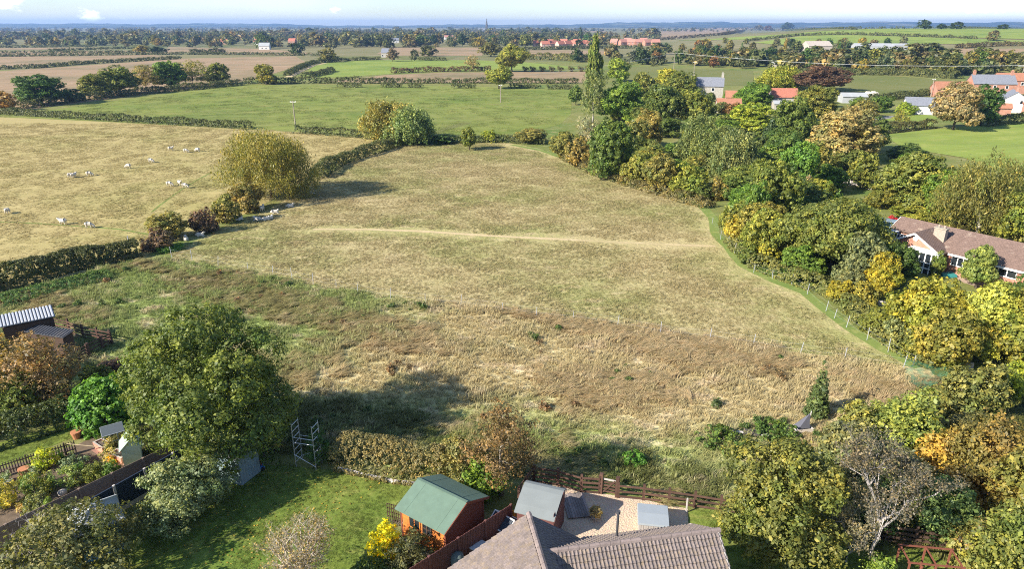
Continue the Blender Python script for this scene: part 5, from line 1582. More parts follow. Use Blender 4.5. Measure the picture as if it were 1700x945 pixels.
# ------------------------------------------------------------------ stable on the left
METAL = surf('bright corrugated metal', (.55, .56, .58), .4, var=.05, scale=2.0, spec=.5, metallic=.3)
DARKMETAL = surf('dark corrugated sheet', (.06, .062, .07), .6, var=.2, scale=2.0, dirt=(.2, .17, .14))
DARKWOOD = surf('dark stained timber', (.075, .045, .03), .8, var=.25, scale=4.0, bump=.4, bscale=20.0, stretch=(1, 1, 6))
BROWNWOOD = surf('brown stained rail timber', (.10, .055, .038), .85, var=.25, scale=4.0, bump=.4, bscale=20.0, obj_var=.25)


def sheet_building(name, label, cat, A, B, D_, zA, zB, low, nrib, ribmat, deckmat, wallmat, thick=.05):
    """A-B high edge and B-D_ side of a mono-pitch roof given as plan points; ribs run down the slope"""
    A, B, D_ = (Vector((p.x, p.y)) for p in (A, B, D_))
    rz_ = math.atan2(B.y - A.y, B.x - A.x)
    t = thing(name, label, cat, (A.x, A.y, 0), rz_)
    L = (B - A).length
    e = D_ - B
    dv = Vector((e.x * math.cos(-rz_) - e.y * math.sin(-rz_), e.x * math.sin(-rz_) + e.y * math.cos(-rz_)))
    dpt = dv.y
    w = MB()
    s = 1 if dpt > 0 else -1
    y1 = dpt
    c8 = [(0.15, y1 * .06, 0), (L - .15, y1 * .06, 0), (L - .15, y1 * .94, 0), (.15, y1 * .94, 0), (.15, y1 * .06, zA - .12), (L - .15, y1 * .06, zA - .12), (L - .15, y1 * .94, zB - .12), (.15, y1 * .94, zB - .12)]
    if s < 0: c8 = [c8[3], c8[2], c8[1], c8[0], c8[7], c8[6], c8[5], c8[4]]
    w.hexa(c8); w.build('wall', wallmat, t)
    dk = MB()
    d8 = [(0, 0, zA), (L, 0, zA), (L, y1, zB), (0, y1, zB)]
    if s < 0: d8 = d8[::-1]
    dk.hexa(d8 + [(p[0], p[1], p[2] + thick) for p in d8])
    ro = dk.build('roof', deckmat, t)
    for k in range(nrib):
        x0 = L * (k + .1) / nrib; x1 = L * (k + .72) / nrib
        r = MB()
        q = [(x0, 0.02 * s, zA + thick + .002), (x1, 0.02 * s, zA + thick + .002), (x1, y1 * 1.01, zB + thick + .002), (x0, y1 * 1.01, zB + thick + .002)]
        if s < 0: q = q[::-1]
        xm = .18 * (x1 - x0)
        up_ = [(min(max(p[0], x0 + xm), x1 - xm), p[1], p[2] + .05) for p in q]
        r.hexa(q + up_).build('roof_sheet', ribmat, ro)
    return t


sheet_building('stable', 'stable with white and dark striped corrugated metal roof at the left edge', 'stable', at(0, 545, 2.6), at(92, 526, 2.6), at(59, 513, 3.0), 2.6, 3.0, 1, 16, METAL, surf('shaded corrugated valley', (.15, .155, .165), .6), DARKWOOD)  # deck coloured darker than the ribs, painting in the shade of the valleys
sheet_building('field_shelter', 'low dark roofed field shelter in front of the striped stable', 'stable', at(20, 549, 1.9), at(105, 562, 1.9), at(135, 553, 2.0), 1.9, 2.1, 1, 18, DARKMETAL, DARKMETAL, DARKWOOD)


def rail_fence(label, px, h=1.15, rails=4, mat=BROWNWOOD, name='rail_fence', cat='fence', post=.14, world=None, every=None, rail_h=.11, group=None):
    P = world or [at(x, y) for x, y in px]
    t = thing(name, label, cat, P[0], 0, group)
    o = P[0]
    rr_ = random.Random(hash_seed(label))
    pm = MB().hexa([(-post / 2, -post / 2, 0), (post / 2, -post / 2, 0), (post / 2, post / 2, 0), (-post / 2, post / 2, 0), (-post / 2, -post / 2, h + .1), (post / 2, -post / 2, h + .1), (post / 2, post / 2, h + .06), (-post / 2, post / 2, h + .06)]).mesh('post', mat)
    for i, p in enumerate(P):
        q = link(bpy.data.objects.new('post', pm), t); q.location = p - o
        d = P[min(i + 1, len(P) - 1)] - P[max(i - 1, 0)]
        q.rotation_euler = (rr_.uniform(-.03, .03), rr_.uniform(-.03, .03), math.atan2(d.y, d.x))
    rm = MB().box(0, 1, -.022, .022, -rail_h / 2, rail_h / 2).mesh('rail', mat)
    for a, b in zip(P[:-1], P[1:]):
        d = (b - a)
        n_ = Vector((-d.y, d.x, 0)).normalized() * -(post / 2 + .024)
        for k in range(rails):
            z = h * (k + .55) / rails + rr_.uniform(-.02, .02)
            q = link(bpy.data.objects.new('rail', rm), t)
            q.location = a - o + n_ + Vector((0, 0, z)); q.scale = (d.length, 1, 1); q.rotation_euler = (0, rr_.uniform(-.012, .012), math.atan2(d.y, d.x))
    return t


rail_fence('brown rail fence at the back of the stable yard', [(86, 545), (116, 552), (139, 562), (164, 567), (186, 571)], 1.2, 4)
rail_fence('brown rail fence closing the right end of the stable yard', [(187, 572), (171, 580), (149, 592)], 1.1, 4)
rail_fence('dark rail gate at the front corner of the stable yard', [(147, 593), (133, 601), (118, 612)], 1.1, 4, DARKWOOD)
RF = rail_fence('dark brown post and rail fence along the back of the gravel yard', [(886, 801), (926, 807), (965, 818), (995, 820)], 1.15, 4)
rail_fence('post and rail fence running right from the gate behind the grey hot tub', [(1026, 827), (1068, 831), (1110, 837), (1152, 843), (1196, 850), (1240, 858)], 1.0, 3)
rail_fence('short return of the post and rail fence beside the curved grey shed', [(886, 801), (874, 820), (862, 838)], 1.1, 4)
ga, gb = at(997, 820), at(1024, 826)
gt = thing('field_gate', 'timber bar gate with a pale top rail between two stout posts', 'gate', ga, face(ga, gb))
gl = (gb - ga).length
for x in (0, gl): MB().box(x - .1, x + .1, -.1, .1, 0, 1.35).build('gate_post', BROWNWOOD, gt)
for k in range(5):
    MB().box(.12, gl - .12, -.03, .03, .2 + k * .2, .28 + k * .2).build('bar', surf('weathered gate bar', (.45, .40, .36), .8) if k == 4 else BROWNWOOD, gt)
MB().beam((.15, -.05, .2), (gl - .15, -.05, 1.05), .03, .09).build('brace', BROWNWOOD, gt)
rail_fence('dark rail fence behind the red timber frame at the lower right', [(1448, 896), (1470, 900), (1517, 906), (1568, 916)], 1.1, 4, DARKWOOD, rail_h=.15)

# ------------------------------------------------------------------ close boarded and panel fences at the left
CONC = surf('pale concrete', (.46, .43, .40), .9, var=.12, scale=3.0, bump=.3, bscale=20.0)
PANEL = surf('weathered fence panel', (.24, .175, .135), .85, var=.2, scale=3.0, bump=.4, bscale=25.0, obj_var=.2, stretch=(1, 1, 4))
BLUEPAN = surf('dark blue fence paint', (.022, .035, .06), .6, var=.2, scale=3.0, bump=.3, bscale=25.0)
REDBOARD = surf('red brown fence board', (.15, .065, .055), .8, var=.2, scale=3.0, bump=.4, bscale=25.0, obj_var=.15, stretch=(1, 1, 4))


def panel_fence(label, a, b, h, mat, bay, post=None, plinth=0.0, boards=12, horizontal=False, cap=None):
    n_ = max(1, round((b - a).length / bay))
    L = (b - a).length / n_
    t = thing('panel_fence', label, 'fence', a, face(a, b))
    for k in range(n_):
        x0 = k * L + .06; x1 = (k + 1) * L - .06
        mb = MB()
        if horizontal:
            r = 14
            for i in range(r):
                z0 = plinth + (h - plinth) * i / r; z1 = plinth + (h - plinth) * (i + 1) / r
                mb.hexa([(x0, -.03, z0), (x1, -.03, z0), (x1, .015, z0), (x0, .015, z0), (x0, -.008, z1), (x1, -.008, z1), (x1, .015, z1), (x0, .015, z1)])
        else:
            for i in range(boards):
                a0 = x0 + (x1 - x0) * i / boards; a1 = x0 + (x1 - x0) * (i + 1) / boards
                dz = .012 * ((i * 7 + k * 3) % 3)
                mb.hexa([(a0, -.024, plinth), (a1 - .008, -.012, plinth), (a1 - .008, .01, plinth), (a0, .01, plinth), (a0, -.024, h - dz), (a1 - .008, -.012, h - dz), (a1 - .008, .01, h - dz), (a0, .01, h - dz)])
        if cap: mb.box(x0, x1, -.04, .03, h, h + .04)
        mb.build('fence_panel', mat, t)
        if plinth: MB().box(x0, x1, -.03, .03, 0, plinth - .004).build('gravel_board', CONC, t)
    for k in range(n_ + 1):
        MB().box(k * L - .055, k * L + .055, -.06, .05, 0, h + (.08 if post else .02)).build('post', post or mat, t)
    return t


def flat(p): return Vector((p.x, p.y, 0))


panel_fence('weathered brown panel fence between the vegetable garden and the lawn', flat(at(-60, 904, 1.75)), flat(at(330, 716, 1.75)), 1.75, PANEL, 1.83, horizontal=True)
panel_fence('dark blue panel fence with concrete posts beside the lawn', flat(at(10, 908, 1.7)), flat(at(331, 729, 1.7)), 1.7, BLUEPAN, 1.83, CONC, .28, cap=True)
panel_fence('red brown close boarded fence between the summerhouse and the tiled roof', flat(at(660, 957, 1.65)), flat(at(848, 838, 1.65)), 1.65, REDBOARD, 1.83, boards=16)


def picket(label, px, h=.9):
    a, b = at(*px[0]), at(*px[1])
    t = thing('picket_fence', label, 'fence', a, face(a, b))
    L = (b - a).length
    mb = MB(); x = 0
    while x < L:
        mb.hexa([(x, -.012, .06), (x + .07, -.012, .06), (x + .07, .012, .06), (x, .012, .06), (x + .01, -.012, h), (x + .06, -.012, h), (x + .06, .012, h), (x + .01, .012, h)])
        x += .14
    o = mb.build('pickets', surf('grey brown picket', (.17, .13, .10), .9), t); o['kind'] = 'stuff'
    for z in (.25, .68): MB().box(0, L, .014, .05, z, z + .06).build('rail', DARKWOOD, t)
    for k in range(int(L / 2) + 1): MB().box(k * 2 - .04, k * 2 + .04, .052, .13, 0, h).build('post', DARKWOOD, t)


picket('low dark picket fence between left lawn and vegetable bed', [(-20, 800), (128, 752)])
picket('low picket fence with terracotta planter beside the grey greenhouse', [(142, 728), (205, 703)])

# ------------------------------------------------------------------ tiled house at the bottom
ROOFTILE = surf('grey mauve concrete roof tile', (.19, .155, .14), .9, var=.3, scale=11.0, bump=.6, bscale=30.0, dirt=(.30, .22, .11), dirt_amt=.4, obj_var=.15, world=True)
ROOFBASE = surf('roof underlay', (.12, .10, .10), .9)
HO = Vector((.73, 24.4, 0))
hz_ = math.atan2(.171, .985)
hs_ = thing('tiled_house', 'house with grey mauve tiled gabled roofs at the bottom of the photo', 'house', HO, hz_)
pt = .70                                                            # rise per metre of the roof
ang = math.atan(pt)
walls = MB()
walls.box(-3.3, 3.2, -9.0, -.15, 0, 2.68); walls.box(3.21, 7.45, -4.2, -.1, 0, 2.9)
walls.poly([(-3.3, -.15, 2.68), (0, -.15, 5.0), (3.2, -.15, 2.68)][::-1])
walls.poly([(7.45, -4.2, 2.9), (7.45, -.1, 2.9), (7.45, -2.06, 4.75)])
walls.build('wall', BRICK, hs_)
rb2 = MB()
# left wing: left slope, right slope
rb2.hexa([(-3.75, 0, 5.2 - 3.75 * pt), (-3.75, -9.2, 5.2 - 3.75 * pt), (0, -9.2, 5.2), (0, 0, 5.2)] + [(-3.75, 0, 5.26 - 3.75 * pt), (-3.75, -9.2, 5.26 - 3.75 * pt), (0, -9.2, 5.26), (0, 0, 5.26)])
rb2.hexa([(0, 0, 5.2), (0, -9.2, 5.2), (3.7, -9.2, 5.2 - 3.7 * pt), (3.7, 0, 5.2 - 3.7 * pt)] + [(0, 0, 5.26), (0, -9.2, 5.26), (3.7, -9.2, 5.26 - 3.7 * pt), (3.7, 0, 5.26 - 3.7 * pt)])
roof_left = rb2.build('roof', ROOFBASE, hs_)
rb3 = MB()
yr = -2.06; zr = 4.93
rb3.hexa([(.2, yr - 3.2, zr - 3.2 * pt), (7.65, yr - 3.2, zr - 3.2 * pt), (7.65, yr, zr), (.2, yr, zr)] + [(.2, yr - 3.2, zr + .06 - 3.2 * pt), (7.65, yr - 3.2, zr + .06 - 3.2 * pt), (7.65, yr, zr + .06), (.2, yr, zr + .06)])
rb3.hexa([(.5, yr, zr), (7.65, yr, zr), (7.65, .34, zr - 2.4 * pt), (2.2, .34, zr - 2.4 * pt)] + [(.5, yr, zr + .06), (7.65, yr, zr + .06), (7.65, .34, zr + .06 - 2.4 * pt), (2.2, .34, zr + .06 - 2.4 * pt)])
roof_right = rb3.build('wing_roof', ROOFBASE, hs_)


def tile_mesh():
    """double roman tile lying in its local x (across) and y (up the slope)"""
    w, l = .33, .34
    prof = [(0, .004), (.02, .03), (.05, .042), (.08, .03), (.1, .006), (.165, .006), (.185, .032), (.215, .044), (.245, .032), (.265, .006), (.33, .006)]
    V = []
    for y, lift in ((0, .055), (l, .0)):
        V += [(x, y, z + lift) for x, z in prof]
    n_ = len(prof)
    F = [[i, i + 1, n_ + i + 1, n_ + i] for i in range(n_ - 1)]
    V += [(x, 0, 0.0) for x, z in prof]
    F += [[2 * n_ + i, 2 * n_ + i + 1, i + 1, i] for i in range(n_ - 1)]
    return V, F


TV, TF = tile_mesh()
TM = raw_mesh('tile', TV, TF, ROOFTILE)


def lay(parent, origin, xdir, ydir, cols, rows, skip=None, limit=10 ** 6, first_top=True):
    """tiles laid row by row; those past the limit are joined into one part"""
    xdir, ydir = Vector(xdir).normalized(), Vector(ydir).normalized()
    zdir = xdir.cross(ydir)
    M = Matrix((xdir, ydir, zdir)).transposed()
    rest = MB(); n_ = 0
    rr_ = random.Random(rows * 31 + cols)
    for r in range(rows):
        for c_ in range(cols):
            o = Vector(origin) + xdir * (c_ * .33) + ydir * (r * .295) + zdir * (.002)
            if skip and skip(o):
                continue
            tw_ = rr_.uniform(-.012, .012)
            if n_ < limit:
                q_ = link(bpy.data.objects.new('tile', TM), parent)
                q_.matrix_local = Matrix.Translation(o) @ (M @ Matrix.Rotation(tw_, 3, 'Z')).to_4x4()
                n_ += 1
            else:
                b = len(rest.v)
                rest.v += [o + M @ Vector(v) for v in TV]; rest.f += [[b + i for i in f] for f in TF]
    if rest.v:
        rest.build('tiles', ROOFTILE, parent)['kind'] = 'stuff'


cA, sA = math.cos(ang), math.sin(ang)
# left slope (columns run towards the camera), from the eave up
lay(roof_left, (-3.78, 0.05, 5.265 - 3.78 * pt), (0, -1, 0), (cA, 0, sA), 11, 15)
lay(roof_left, (-3.78, -3.58, 5.265 - 3.78 * pt), (0, -1, 0), (cA, 0, sA), 16, 15, limit=0)
lay(roof_left, (3.73, -9.1, 5.265 - 3.73 * pt), (0, 1, 0), (-cA, 0, sA), 27, 15, limit=0, skip=lambda o: o.y < -2.4 and o.x > .6)
# right wing: front slope, upper five rows as single tiles, the rest and the back slope joined
lay(roof_right, (.18, yr - .295 * 5 * cA, zr + .065 - .295 * 5 * sA), (1, 0, 0), (0, cA, sA), 23, 5)
lay(roof_right, (.18, yr - .295 * 12 * cA, zr + .065 - .295 * 12 * sA), (1, 0, 0), (0, cA, sA), 23, 7, limit=0)
lay(roof_right, (7.72, yr + .295 * 9 * cA, zr + .065 - .295 * 9 * sA), (-1, 0, 0), (0, -cA, sA), 23, 9, limit=0, skip=lambda o: o.x < .6 + (o.y - yr) * .85)
rmat = surf('ridge tile', (.24, .19, .17), .9, var=.2, scale=5.0, bump=.4, bscale=20.0, obj_var=.2)
for k in range(17):
    MB().tube([(.35 + k * .44, yr, zr + .05), (.35 + k * .44 + .43, yr, zr + .062)], .12, 8).build('ridge_tile', rmat, roof_right)
for k in range(10):
    MB().tube([(0, .04 - k * .44, 5.25), (0, .04 - k * .44 - .43, 5.262)], .12, 8).build('ridge_tile', rmat, roof_left)
MB().lathe([(.055, 4.2), (.055, 5.35), (.09, 5.36), (.09, 5.5)], (3.75, -.75, 0), 10).build('flue_pipe', surf('dark flue', (.06, .06, .065), .5), roof_right)
bb = MB(); bb.beam((7.70, yr, zr + .02), (7.70, yr - 3.25, zr - 3.25 * pt + .02), .05, .2); bb.beam((7.70, yr, zr + .02), (7.70, .36, zr - 2.42 * pt + .02), .05, .2)
bb.build('barge_board', surf('pale mortar verge', (.42, .38, .34), .9), roof_right)
# small lower roof over the side porch
pr = MB()
a0 = Vector((-4.9, -3.2, 3.35)); 
pr.hexa([(-5.6, -3.9, 2.75), (-3.0, -3.9, 2.75), (-3.0, -3.1, 3.3), (-5.6, -3.1, 3.3), (-5.6, -3.9, 2.81), (-3.0, -3.9, 2.81), (-3.0, -3.1, 3.36), (-5.6, -3.1, 3.36)])
pr.build('porch_roof', ROOFBASE, hs_)
lay(hs_.children[-1], (-5.6, -3.92, 2.82), (1, 0, 0), (0, .82, .57), 8, 3)

# ------------------------------------------------------------------ orange summerhouse with green roof
GREENFELT = surf('green roofing felt', (.115, .175, .13), .85, var=.12, scale=2.5, bump=.25, bscale=40.0, dirt=(.12, .17, .12), dirt_amt=.3)
ORANGE = surf('orange stained shiplap', (.50, .16, .035), .55, var=.12, scale=2.0, bump=.2, bscale=20.0, obj_var=.12, stretch=(.4, .4, 8))
SHADESTAIN_TRIM = surf('painted shade shiplap and red brown trim', (.22, .065, .035), .6, var=.12, scale=2.0, bump=.2, bscale=20.0, stretch=(.4, .4, 8))  # orange boards darkened: shade of the unlit walls put into the colour; also trim
A_, B_ = at(694, 795, 2.65), at(775, 834, 2.65)
sh = thing('summerhouse', 'orange stained timber summerhouse with green felt gable roof on the lawn', 'summerhouse', ((A_.x + B_.x) / 2, (A_.y + B_.y) / 2, 0), face(A_, B_))
Ls = (B_ - A_).length
hx, hy, he, hr = Ls / 2 - .18, 1.5, 1.95, 2.6


def shiplap(parent, p0, p1, z0, z1, mat, n_, gable=None, off=None):
    """horizontal boards on a wall from p0 to p1 (plan); gable gives the apex height"""
    p0, p1 = Vector(p0), Vector(p1)
    d = p1 - p0; L = d.length; d.normalize()
    nrm = Vector((d.y, -d.x))
    for i in range(n_):
        a = z0 + (z1 - z0) * i / n_; b = z0 + (z1 - z0) * (i + 1) / n_ - .004
        u0, u1 = 0, L
        if gable and a > gable[0]:
            f = (a - gable[0]) / (gable[1] - gable[0])
            u0, u1 = L / 2 * f, L - L / 2 * f
        ub0, ub1 = u0, u1
        if gable and b > gable[0]:
            f = min(1, (b - gable[0]) / (gable[1] - gable[0])); ub0, ub1 = L / 2 * f, L - L / 2 * f
        q = lambda u, z, o: (p0.x + d.x * u + nrm.x * o, p0.y + d.y * u + nrm.y * o, z)
        MB().hexa([q(u0, a, .03), q(u1, a, .03), q(u1, a, 0), q(u0, a, 0), q(ub0, b, .012), q(ub1, b, .012), q(ub1, b, 0), q(ub0, b, 0)]).build('board', mat, parent)


wl = MB().box(-hx + .01, hx - .01, -hy + .01, hy - .01, 0, he - .02).build('wall', ORANGE, sh)
shiplap(wl, (-hx, -hy), (hx, -hy), .08, he, ORANGE, 15)
shiplap(wl, (hx, -hy), (hx, hy), .08, hr - .05, SHADESTAIN_TRIM, 20, (he, hr))  # gable end turned from the sun, its shade painted into the boards
shiplap(wl, (-hx, hy), (-hx, -hy), .08, hr - .05, ORANGE, 20, (he, hr))
shiplap(wl, (hx, hy), (-hx, hy), .08, he, SHADESTAIN_TRIM, 15)  # back wall, shade painted in likewise
for x, y in ((-hx, -hy), (hx, -hy), (hx, hy), (-hx, hy)): MB().box(x - .045, x + .045, y - .045, y + .045, 0, he - .03).build('corner_post', SHADESTAIN_TRIM, sh)
rf = MB()
ov = .28; sl = (hr - he) / hy
for s in (-1, 1):
    q = [(-Ls / 2 - .02, s * (hy + ov), he - ov * sl), (Ls / 2 + .02, s * (hy + ov), he - ov * sl), (Ls / 2 + .02, 0, hr), (-Ls / 2 - .02, 0, hr)]
    if s > 0: q = [q[1], q[0], q[3], q[2]]
    rf.hexa(q + [(c[0], c[1], c[2] + .06) for c in q])
ro = rf.build('roof', GREENFELT, sh)
for s in (-1, 1):
    for k in (-.32, .34):
        seam = MB(); e0 = he - ov * sl + .062; e1 = hr + .058
        seam.beam((k * Ls, s * (hy + ov), e0), (k * Ls, s * .01, e1), .05, .012)
        seam.build('felt_seam', GREENFELT, ro)
MB().beam((-Ls / 2 - .02, 0, hr + .062), (Ls / 2 + .02, 0, hr + .062), .16, .02).build('ridge_strip', GREENFELT, ro)
for s in (-1, 1):
    MB().beam((Ls / 2 + .04, s * (hy + ov), he - ov * sl - .02), (Ls / 2 + .04, 0, hr - .02), .03, .13).build('barge_board', SHADESTAIN_TRIM, ro)
# double door and windows on the sunlit side
dr = MB().box(-.95, -.15, -hy - .06, -hy - .032, .08, 1.75).build('door', ORANGE, sh)
for (x0, x1, z0, z1) in ((-.88, -.58, 1.05, 1.6), (-.52, -.22, 1.05, 1.6)): MB().box(x0, x1, -hy - .068, -hy - .061, z0, z1).build('pane', GLASS, dr)
wn = MB()
for (x0, x1, z0, z1) in ((.0, .06, 1.0, 1.7), (.56, .62, 1.0, 1.7), (.28, .34, 1.06, 1.64), (.06, .56, 1.0, 1.06), (.06, .56, 1.64, 1.7), (.06, .28, 1.33, 1.37), (.34, .56, 1.33, 1.37)): wn.box(x0, x1, -hy - .07, -hy - .032, z0, z1)
wo = wn.build('window', DARKWOOD, sh); MB().box(.03, .6, -hy - .045, -hy - .031, 1.03, 1.67).build('pane', GLASS, wo)
MB().box(-hx, hx, -hy - .4, -hy - .05, 0, .06).build('step', CONC, sh)
tb = MB(); tb.lathe([(.27, 0), (.3, .25), (.28, .27), (.31, .5), (.29, .52), (.31, .75), (.25, .85), (.1, .92)], n=18)
o = tb.build('water_butt', surf('dark green plastic', (.02, .035, .03), .35, var=.05), smooth=False); o.location = at(723, 909); tag(o, 'dark ribbed water butt at the corner of the orange summerhouse', 'water butt')
tr = MB()
for k in range(7): tr.box(-.4 + k * .13, -.36 + k * .13, -.015, .015, 0, 1.3)
for k in range(5): tr.box(-.42, .42, .016, .04, .2 + k * .26, .24 + k * .26)
o = tr.build('trellis', DARKWOOD); o.location = at(655, 872); o.rotation_euler = (0, 0, R_(-20)); tag(o, 'dark trellis panel at the left end of the summerhouse', 'trellis')

# ------------------------------------------------------------------ grey shed, deck, hot tub and clutter in the gravel yard
GREYFELT = surf('grey roofing felt', (.185, .205, .205), .9, var=.08, scale=1.5, bump=.25, bscale=40.0, dirt=(.18, .19, .17), dirt_amt=.3)
MAROON = surf('maroon shed boards', (.12, .05, .045), .7, var=.15, scale=2.0, bump=.2, bscale=20.0, stretch=(.4, .4, 8))
A_, B_ = at(871, 802, 2.3), at(936, 817, 2.3)
gs = thing('shed', 'maroon shed with curved grey felt roof on the gravel yard', 'shed', ((A_.x + B_.x) / 2, (A_.y + B_.y) / 2, 0), face(A_, B_))
L = (B_ - A_).length
MB().box(-L / 2 + .1, L / 2 - .1, -1.45, .5, 0, 1.66).build('wall', MAROON, gs)
shiplap(gs.children[-1], (L / 2 - .1, -1.45), (L / 2 - .1, .5), .05, 1.9, MAROON, 14)
rf = MB()
prof = [(-1.62, 1.60), (-1.2, 1.84), (-.75, 2.04), (-.3, 2.22), (.0, 2.29), (.25, 2.24), (.62, 1.98)]
for (y0, z0), (y1, z1) in zip(prof[:-1], prof[1:]):
    rf.hexa([(-L / 2, y0, z0), (L / 2, y0, z0), (L / 2, y1, z1), (-L / 2, y1, z1), (-L / 2, y0, z0 + .05), (L / 2, y0, z0 + .05), (L / 2, y1, z1 + .05), (-L / 2, y1, z1 + .05)])
rf.poly([(L / 2 - .09, y, z - .003) for y, z in prof] + [(L / 2 - .09, .55, 1.6), (L / 2 - .09, -1.5, 1.6)])
rf.build('roof', GREYFELT, gs)
MB().beam((L / 2 + .02, -1.62, 1.58), (L / 2 + .02, 0, 2.28), .03, .12).build('barge_board', MAROON, gs)
d0, d1, d2, d3 = (flat(at(*q)) for q in ((931, 824), (967, 821), (953, 868), (928, 864)))
dk = thing('deck', 'weathered dark board deck in the shade of the grey felt shed', 'deck', d0, face(d0, d1))
w_, l_ = (d1 - d0).length, (d3 - d0).length
GREYBOARD = surf('weathered deck board', (.26, .22, .20), .9, var=.2, scale=4.0, bump=.4, bscale=25.0, obj_var=.3)
for k in range(9):
    MB().box(w_ * k / 9 + .006, w_ * (k + 1) / 9 - .006, -l_, 0, .08 + .004 * (k % 2), .12 + .004 * (k % 2)).build('board', GREYBOARD, dk)
for y in (-.1, -l_ / 2, -l_ + .1): MB().box(0, w_, y - .04, y + .04, 0, .078).build('bearer', DARKWOOD, dk)

c0, c1, c2 = at(1060, 835, .92), at(1111, 840, .92), at(1057, 868.5, .92)
ht = thing('hot_tub', 'square hot tub under a pale grey two part cover on the gravel', 'hot tub', ((c1.x + c2.x) / 2, (c1.y + c2.y) / 2, 0), face(c0, c1))
s1, s2 = (c1 - c0).length / 2, (c2 - c0).length / 2
TUB = surf('grey beige tub panel', (.36, .33, .30), .6, var=.08, scale=3.0)
COVER = surf('pale grey vinyl cover', (.29, .32, .34), .6, var=.05, scale=2.0, bump=.15, bscale=8.0, dirt=(.28, .31, .33), dirt_amt=.4)
MB().box(-s1 + .06, s1 - .06, -s2 + .06, s2 - .06, 0, .8).build('tub_body', TUB, ht)
for i in range(12):
    x = -s1 + .06 + (2 * s1 - .12) * i / 12
    MB().box(x + .008, x + (2 * s1 - .12) / 12 - .008, -s2 + .03, -s2 + .058, .04, .76).build('slat', TUB, ht)
for y0, y1, nm in ((-s2, -.006, 0), (.006, s2, 1)):
    c = MB()
    z0, z1 = (.80, .90) if nm == 0 else (.80, .90)
    zi = .95
    a, b = (z1, zi) if nm == 0 else (zi, z1)
    c.hexa([(-s1, y0, z0), (s1, y0, z0), (s1, y1, z0), (-s1, y1, z0), (-s1 + .03, y0 + .02 * (1 - nm), a), (s1 - .03, y0 + .02 * (1 - nm), a), (s1 - .03, y1 - .02 * nm, b), (-s1 + .03, y1 - .02 * nm, b)])
    c.build('cover', COVER, ht)
pl = MB(); pl.lathe([(.16, 0), (.26, .12), (.28, .2), (.22, .2)], n=14)
o = pl.build('planter', CONC); o.location = at(988, 861); tag(o, 'round stone planter of dry grass standing in the gravel', 'planter')
V, F, A = crown_data('bush', 5, (.38, .38, .3), 60, 16, .16, .1, long=3.0)
o = link(bpy.data.objects.new('grass_plant', raw_mesh('grass_plant', V, F, LEAF, attr=A))); o.color = (.42, .33, .14, 1); o.location = at(988, 861) + Vector((0, 0, .2)); tag(o, 'dry straw coloured grass growing from the round stone planter', 'plant')
pp = MB().box(-.035, .035, -.035, .035, 0, .95); o = pp.build('post', surf('pale timber post', (.5, .46, .42), .9)); o.location = at(1139, 852); tag(o, 'single pale timber post at the right corner of the gravel yard', 'post')
# cold frame and crates beside the close boarded fence
p = at(838, 884)
cf = thing('cold_frame', 'small gabled cold frame with dark ribbed panels and white frame', 'cold frame', p, R_(-40))
MB().box(-.6, .6, -.55, .55, 0, .55).build('base', REDBOARD, cf)
DPAN = surf('dark ribbed panel', (.05, .06, .075), .3, var=.1, scale=3.0, spec=.6)
for s in (-1, 1):
    q = [(-.66, s * .62, .55), (.66, s * .62, .55), (.66, 0, 1.02), (-.66, 0, 1.02)]
    if s > 0: q = [q[1], q[0], q[3], q[2]]
    po = MB().hexa(q + [(c[0], c[1], c[2] + .03) for c in q]).build('lid', DPAN, cf)
    fr = MB()
    for x in (-.66, .66): fr.beam((x, s * .62, .592), (x, .01 * s, 1.06), .05, .03)
    fr.beam((-.66, s * .63, .59), (.66, s * .63, .59), .05, .04)
    fr.build('lid_frame', WHITE, po)
    rb_ = MB()
    for k in range(1, 12): rb_.beam((-.66 + k * .11, s * .60, .60), (-.66 + k * .11, .03 * s, 1.052), .025, .02)
    rb_.build('rib', DPAN, po)
MB().beam((-.68, 0, 1.08), (.68, 0, 1.08), .07, .04).build('ridge', WHITE, cf)
for s in (-1, 1): MB().poly([(s * .655, -.6, .56), (s * .655, .6, .56), (s * .655, 0, 1.0)]).build('gable', DPAN, cf)
p = at(795, 923)
cr = thing('garden_chest', 'pinkish timber chest with a pale flat lid by the fence', 'chest', p, R_(-38))
for z in (0.02, .2, .38): MB().box(-.6, .6, -.35, .35, z, z + .165).build('board', surf('pinkish timber', (.30, .20, .17), .85, var=.15, scale=3.0), cr)
MB().box(-.66, .66, -.41, .41, .57, .63).build('lid', surf('pale glass lid', (.50, .52, .52), .3, var=.06), cr)
bq = MB(); bq.lathe([(.28, 0), (.34, .1), (.36, .6), (.3, .85), (.12, .98), (.02, 1.0)], n=12)
o = bq.build('covered_barbecue', surf('grey green cover', (.10, .13, .12), .6, var=.15, scale=3.0, bump=.5, bscale=8.0), smooth=True); o.location = at(760, 945); tag(o, 'grey green covered barbecue beside the timber chest', 'barbecue')

# white kerb in front of the clipped hedge, scaffold tower, blue grey shed
KERB = surf('whitish sleeper', (.55, .50, .46), .9, var=.15, scale=3.0, bump=.3, bscale=15.0)
for i, (a, b) in enumerate((((561, 780), (596, 789)), ((599, 790), (634, 797)), ((640, 799), (662, 803)), ((668, 803), (694, 806)))):
    pa, pb = at(*a), at(*b)
    o = MB().box(0, (pb - pa).length, -.09, .09, 0, .16).build('kerb_sleeper', KERB); o.location = pa; o.rotation_euler = (0, 0, face(pa, pb))
    tag(o, ['longest whitish kerb sleeper at the left foot of the clipped hedge', 'second whitish kerb sleeper from the left below the clipped hedge', 'short whitish kerb sleeper third along the clipped hedge', 'last whitish kerb sleeper nearest the green roof'][i], 'kerb')
ALU = surf('grey aluminium tube', (.50, .49, .50), .4, var=.06, scale=3.0, metallic=.5)
pa, pb = at(492, 776), at(525, 781)
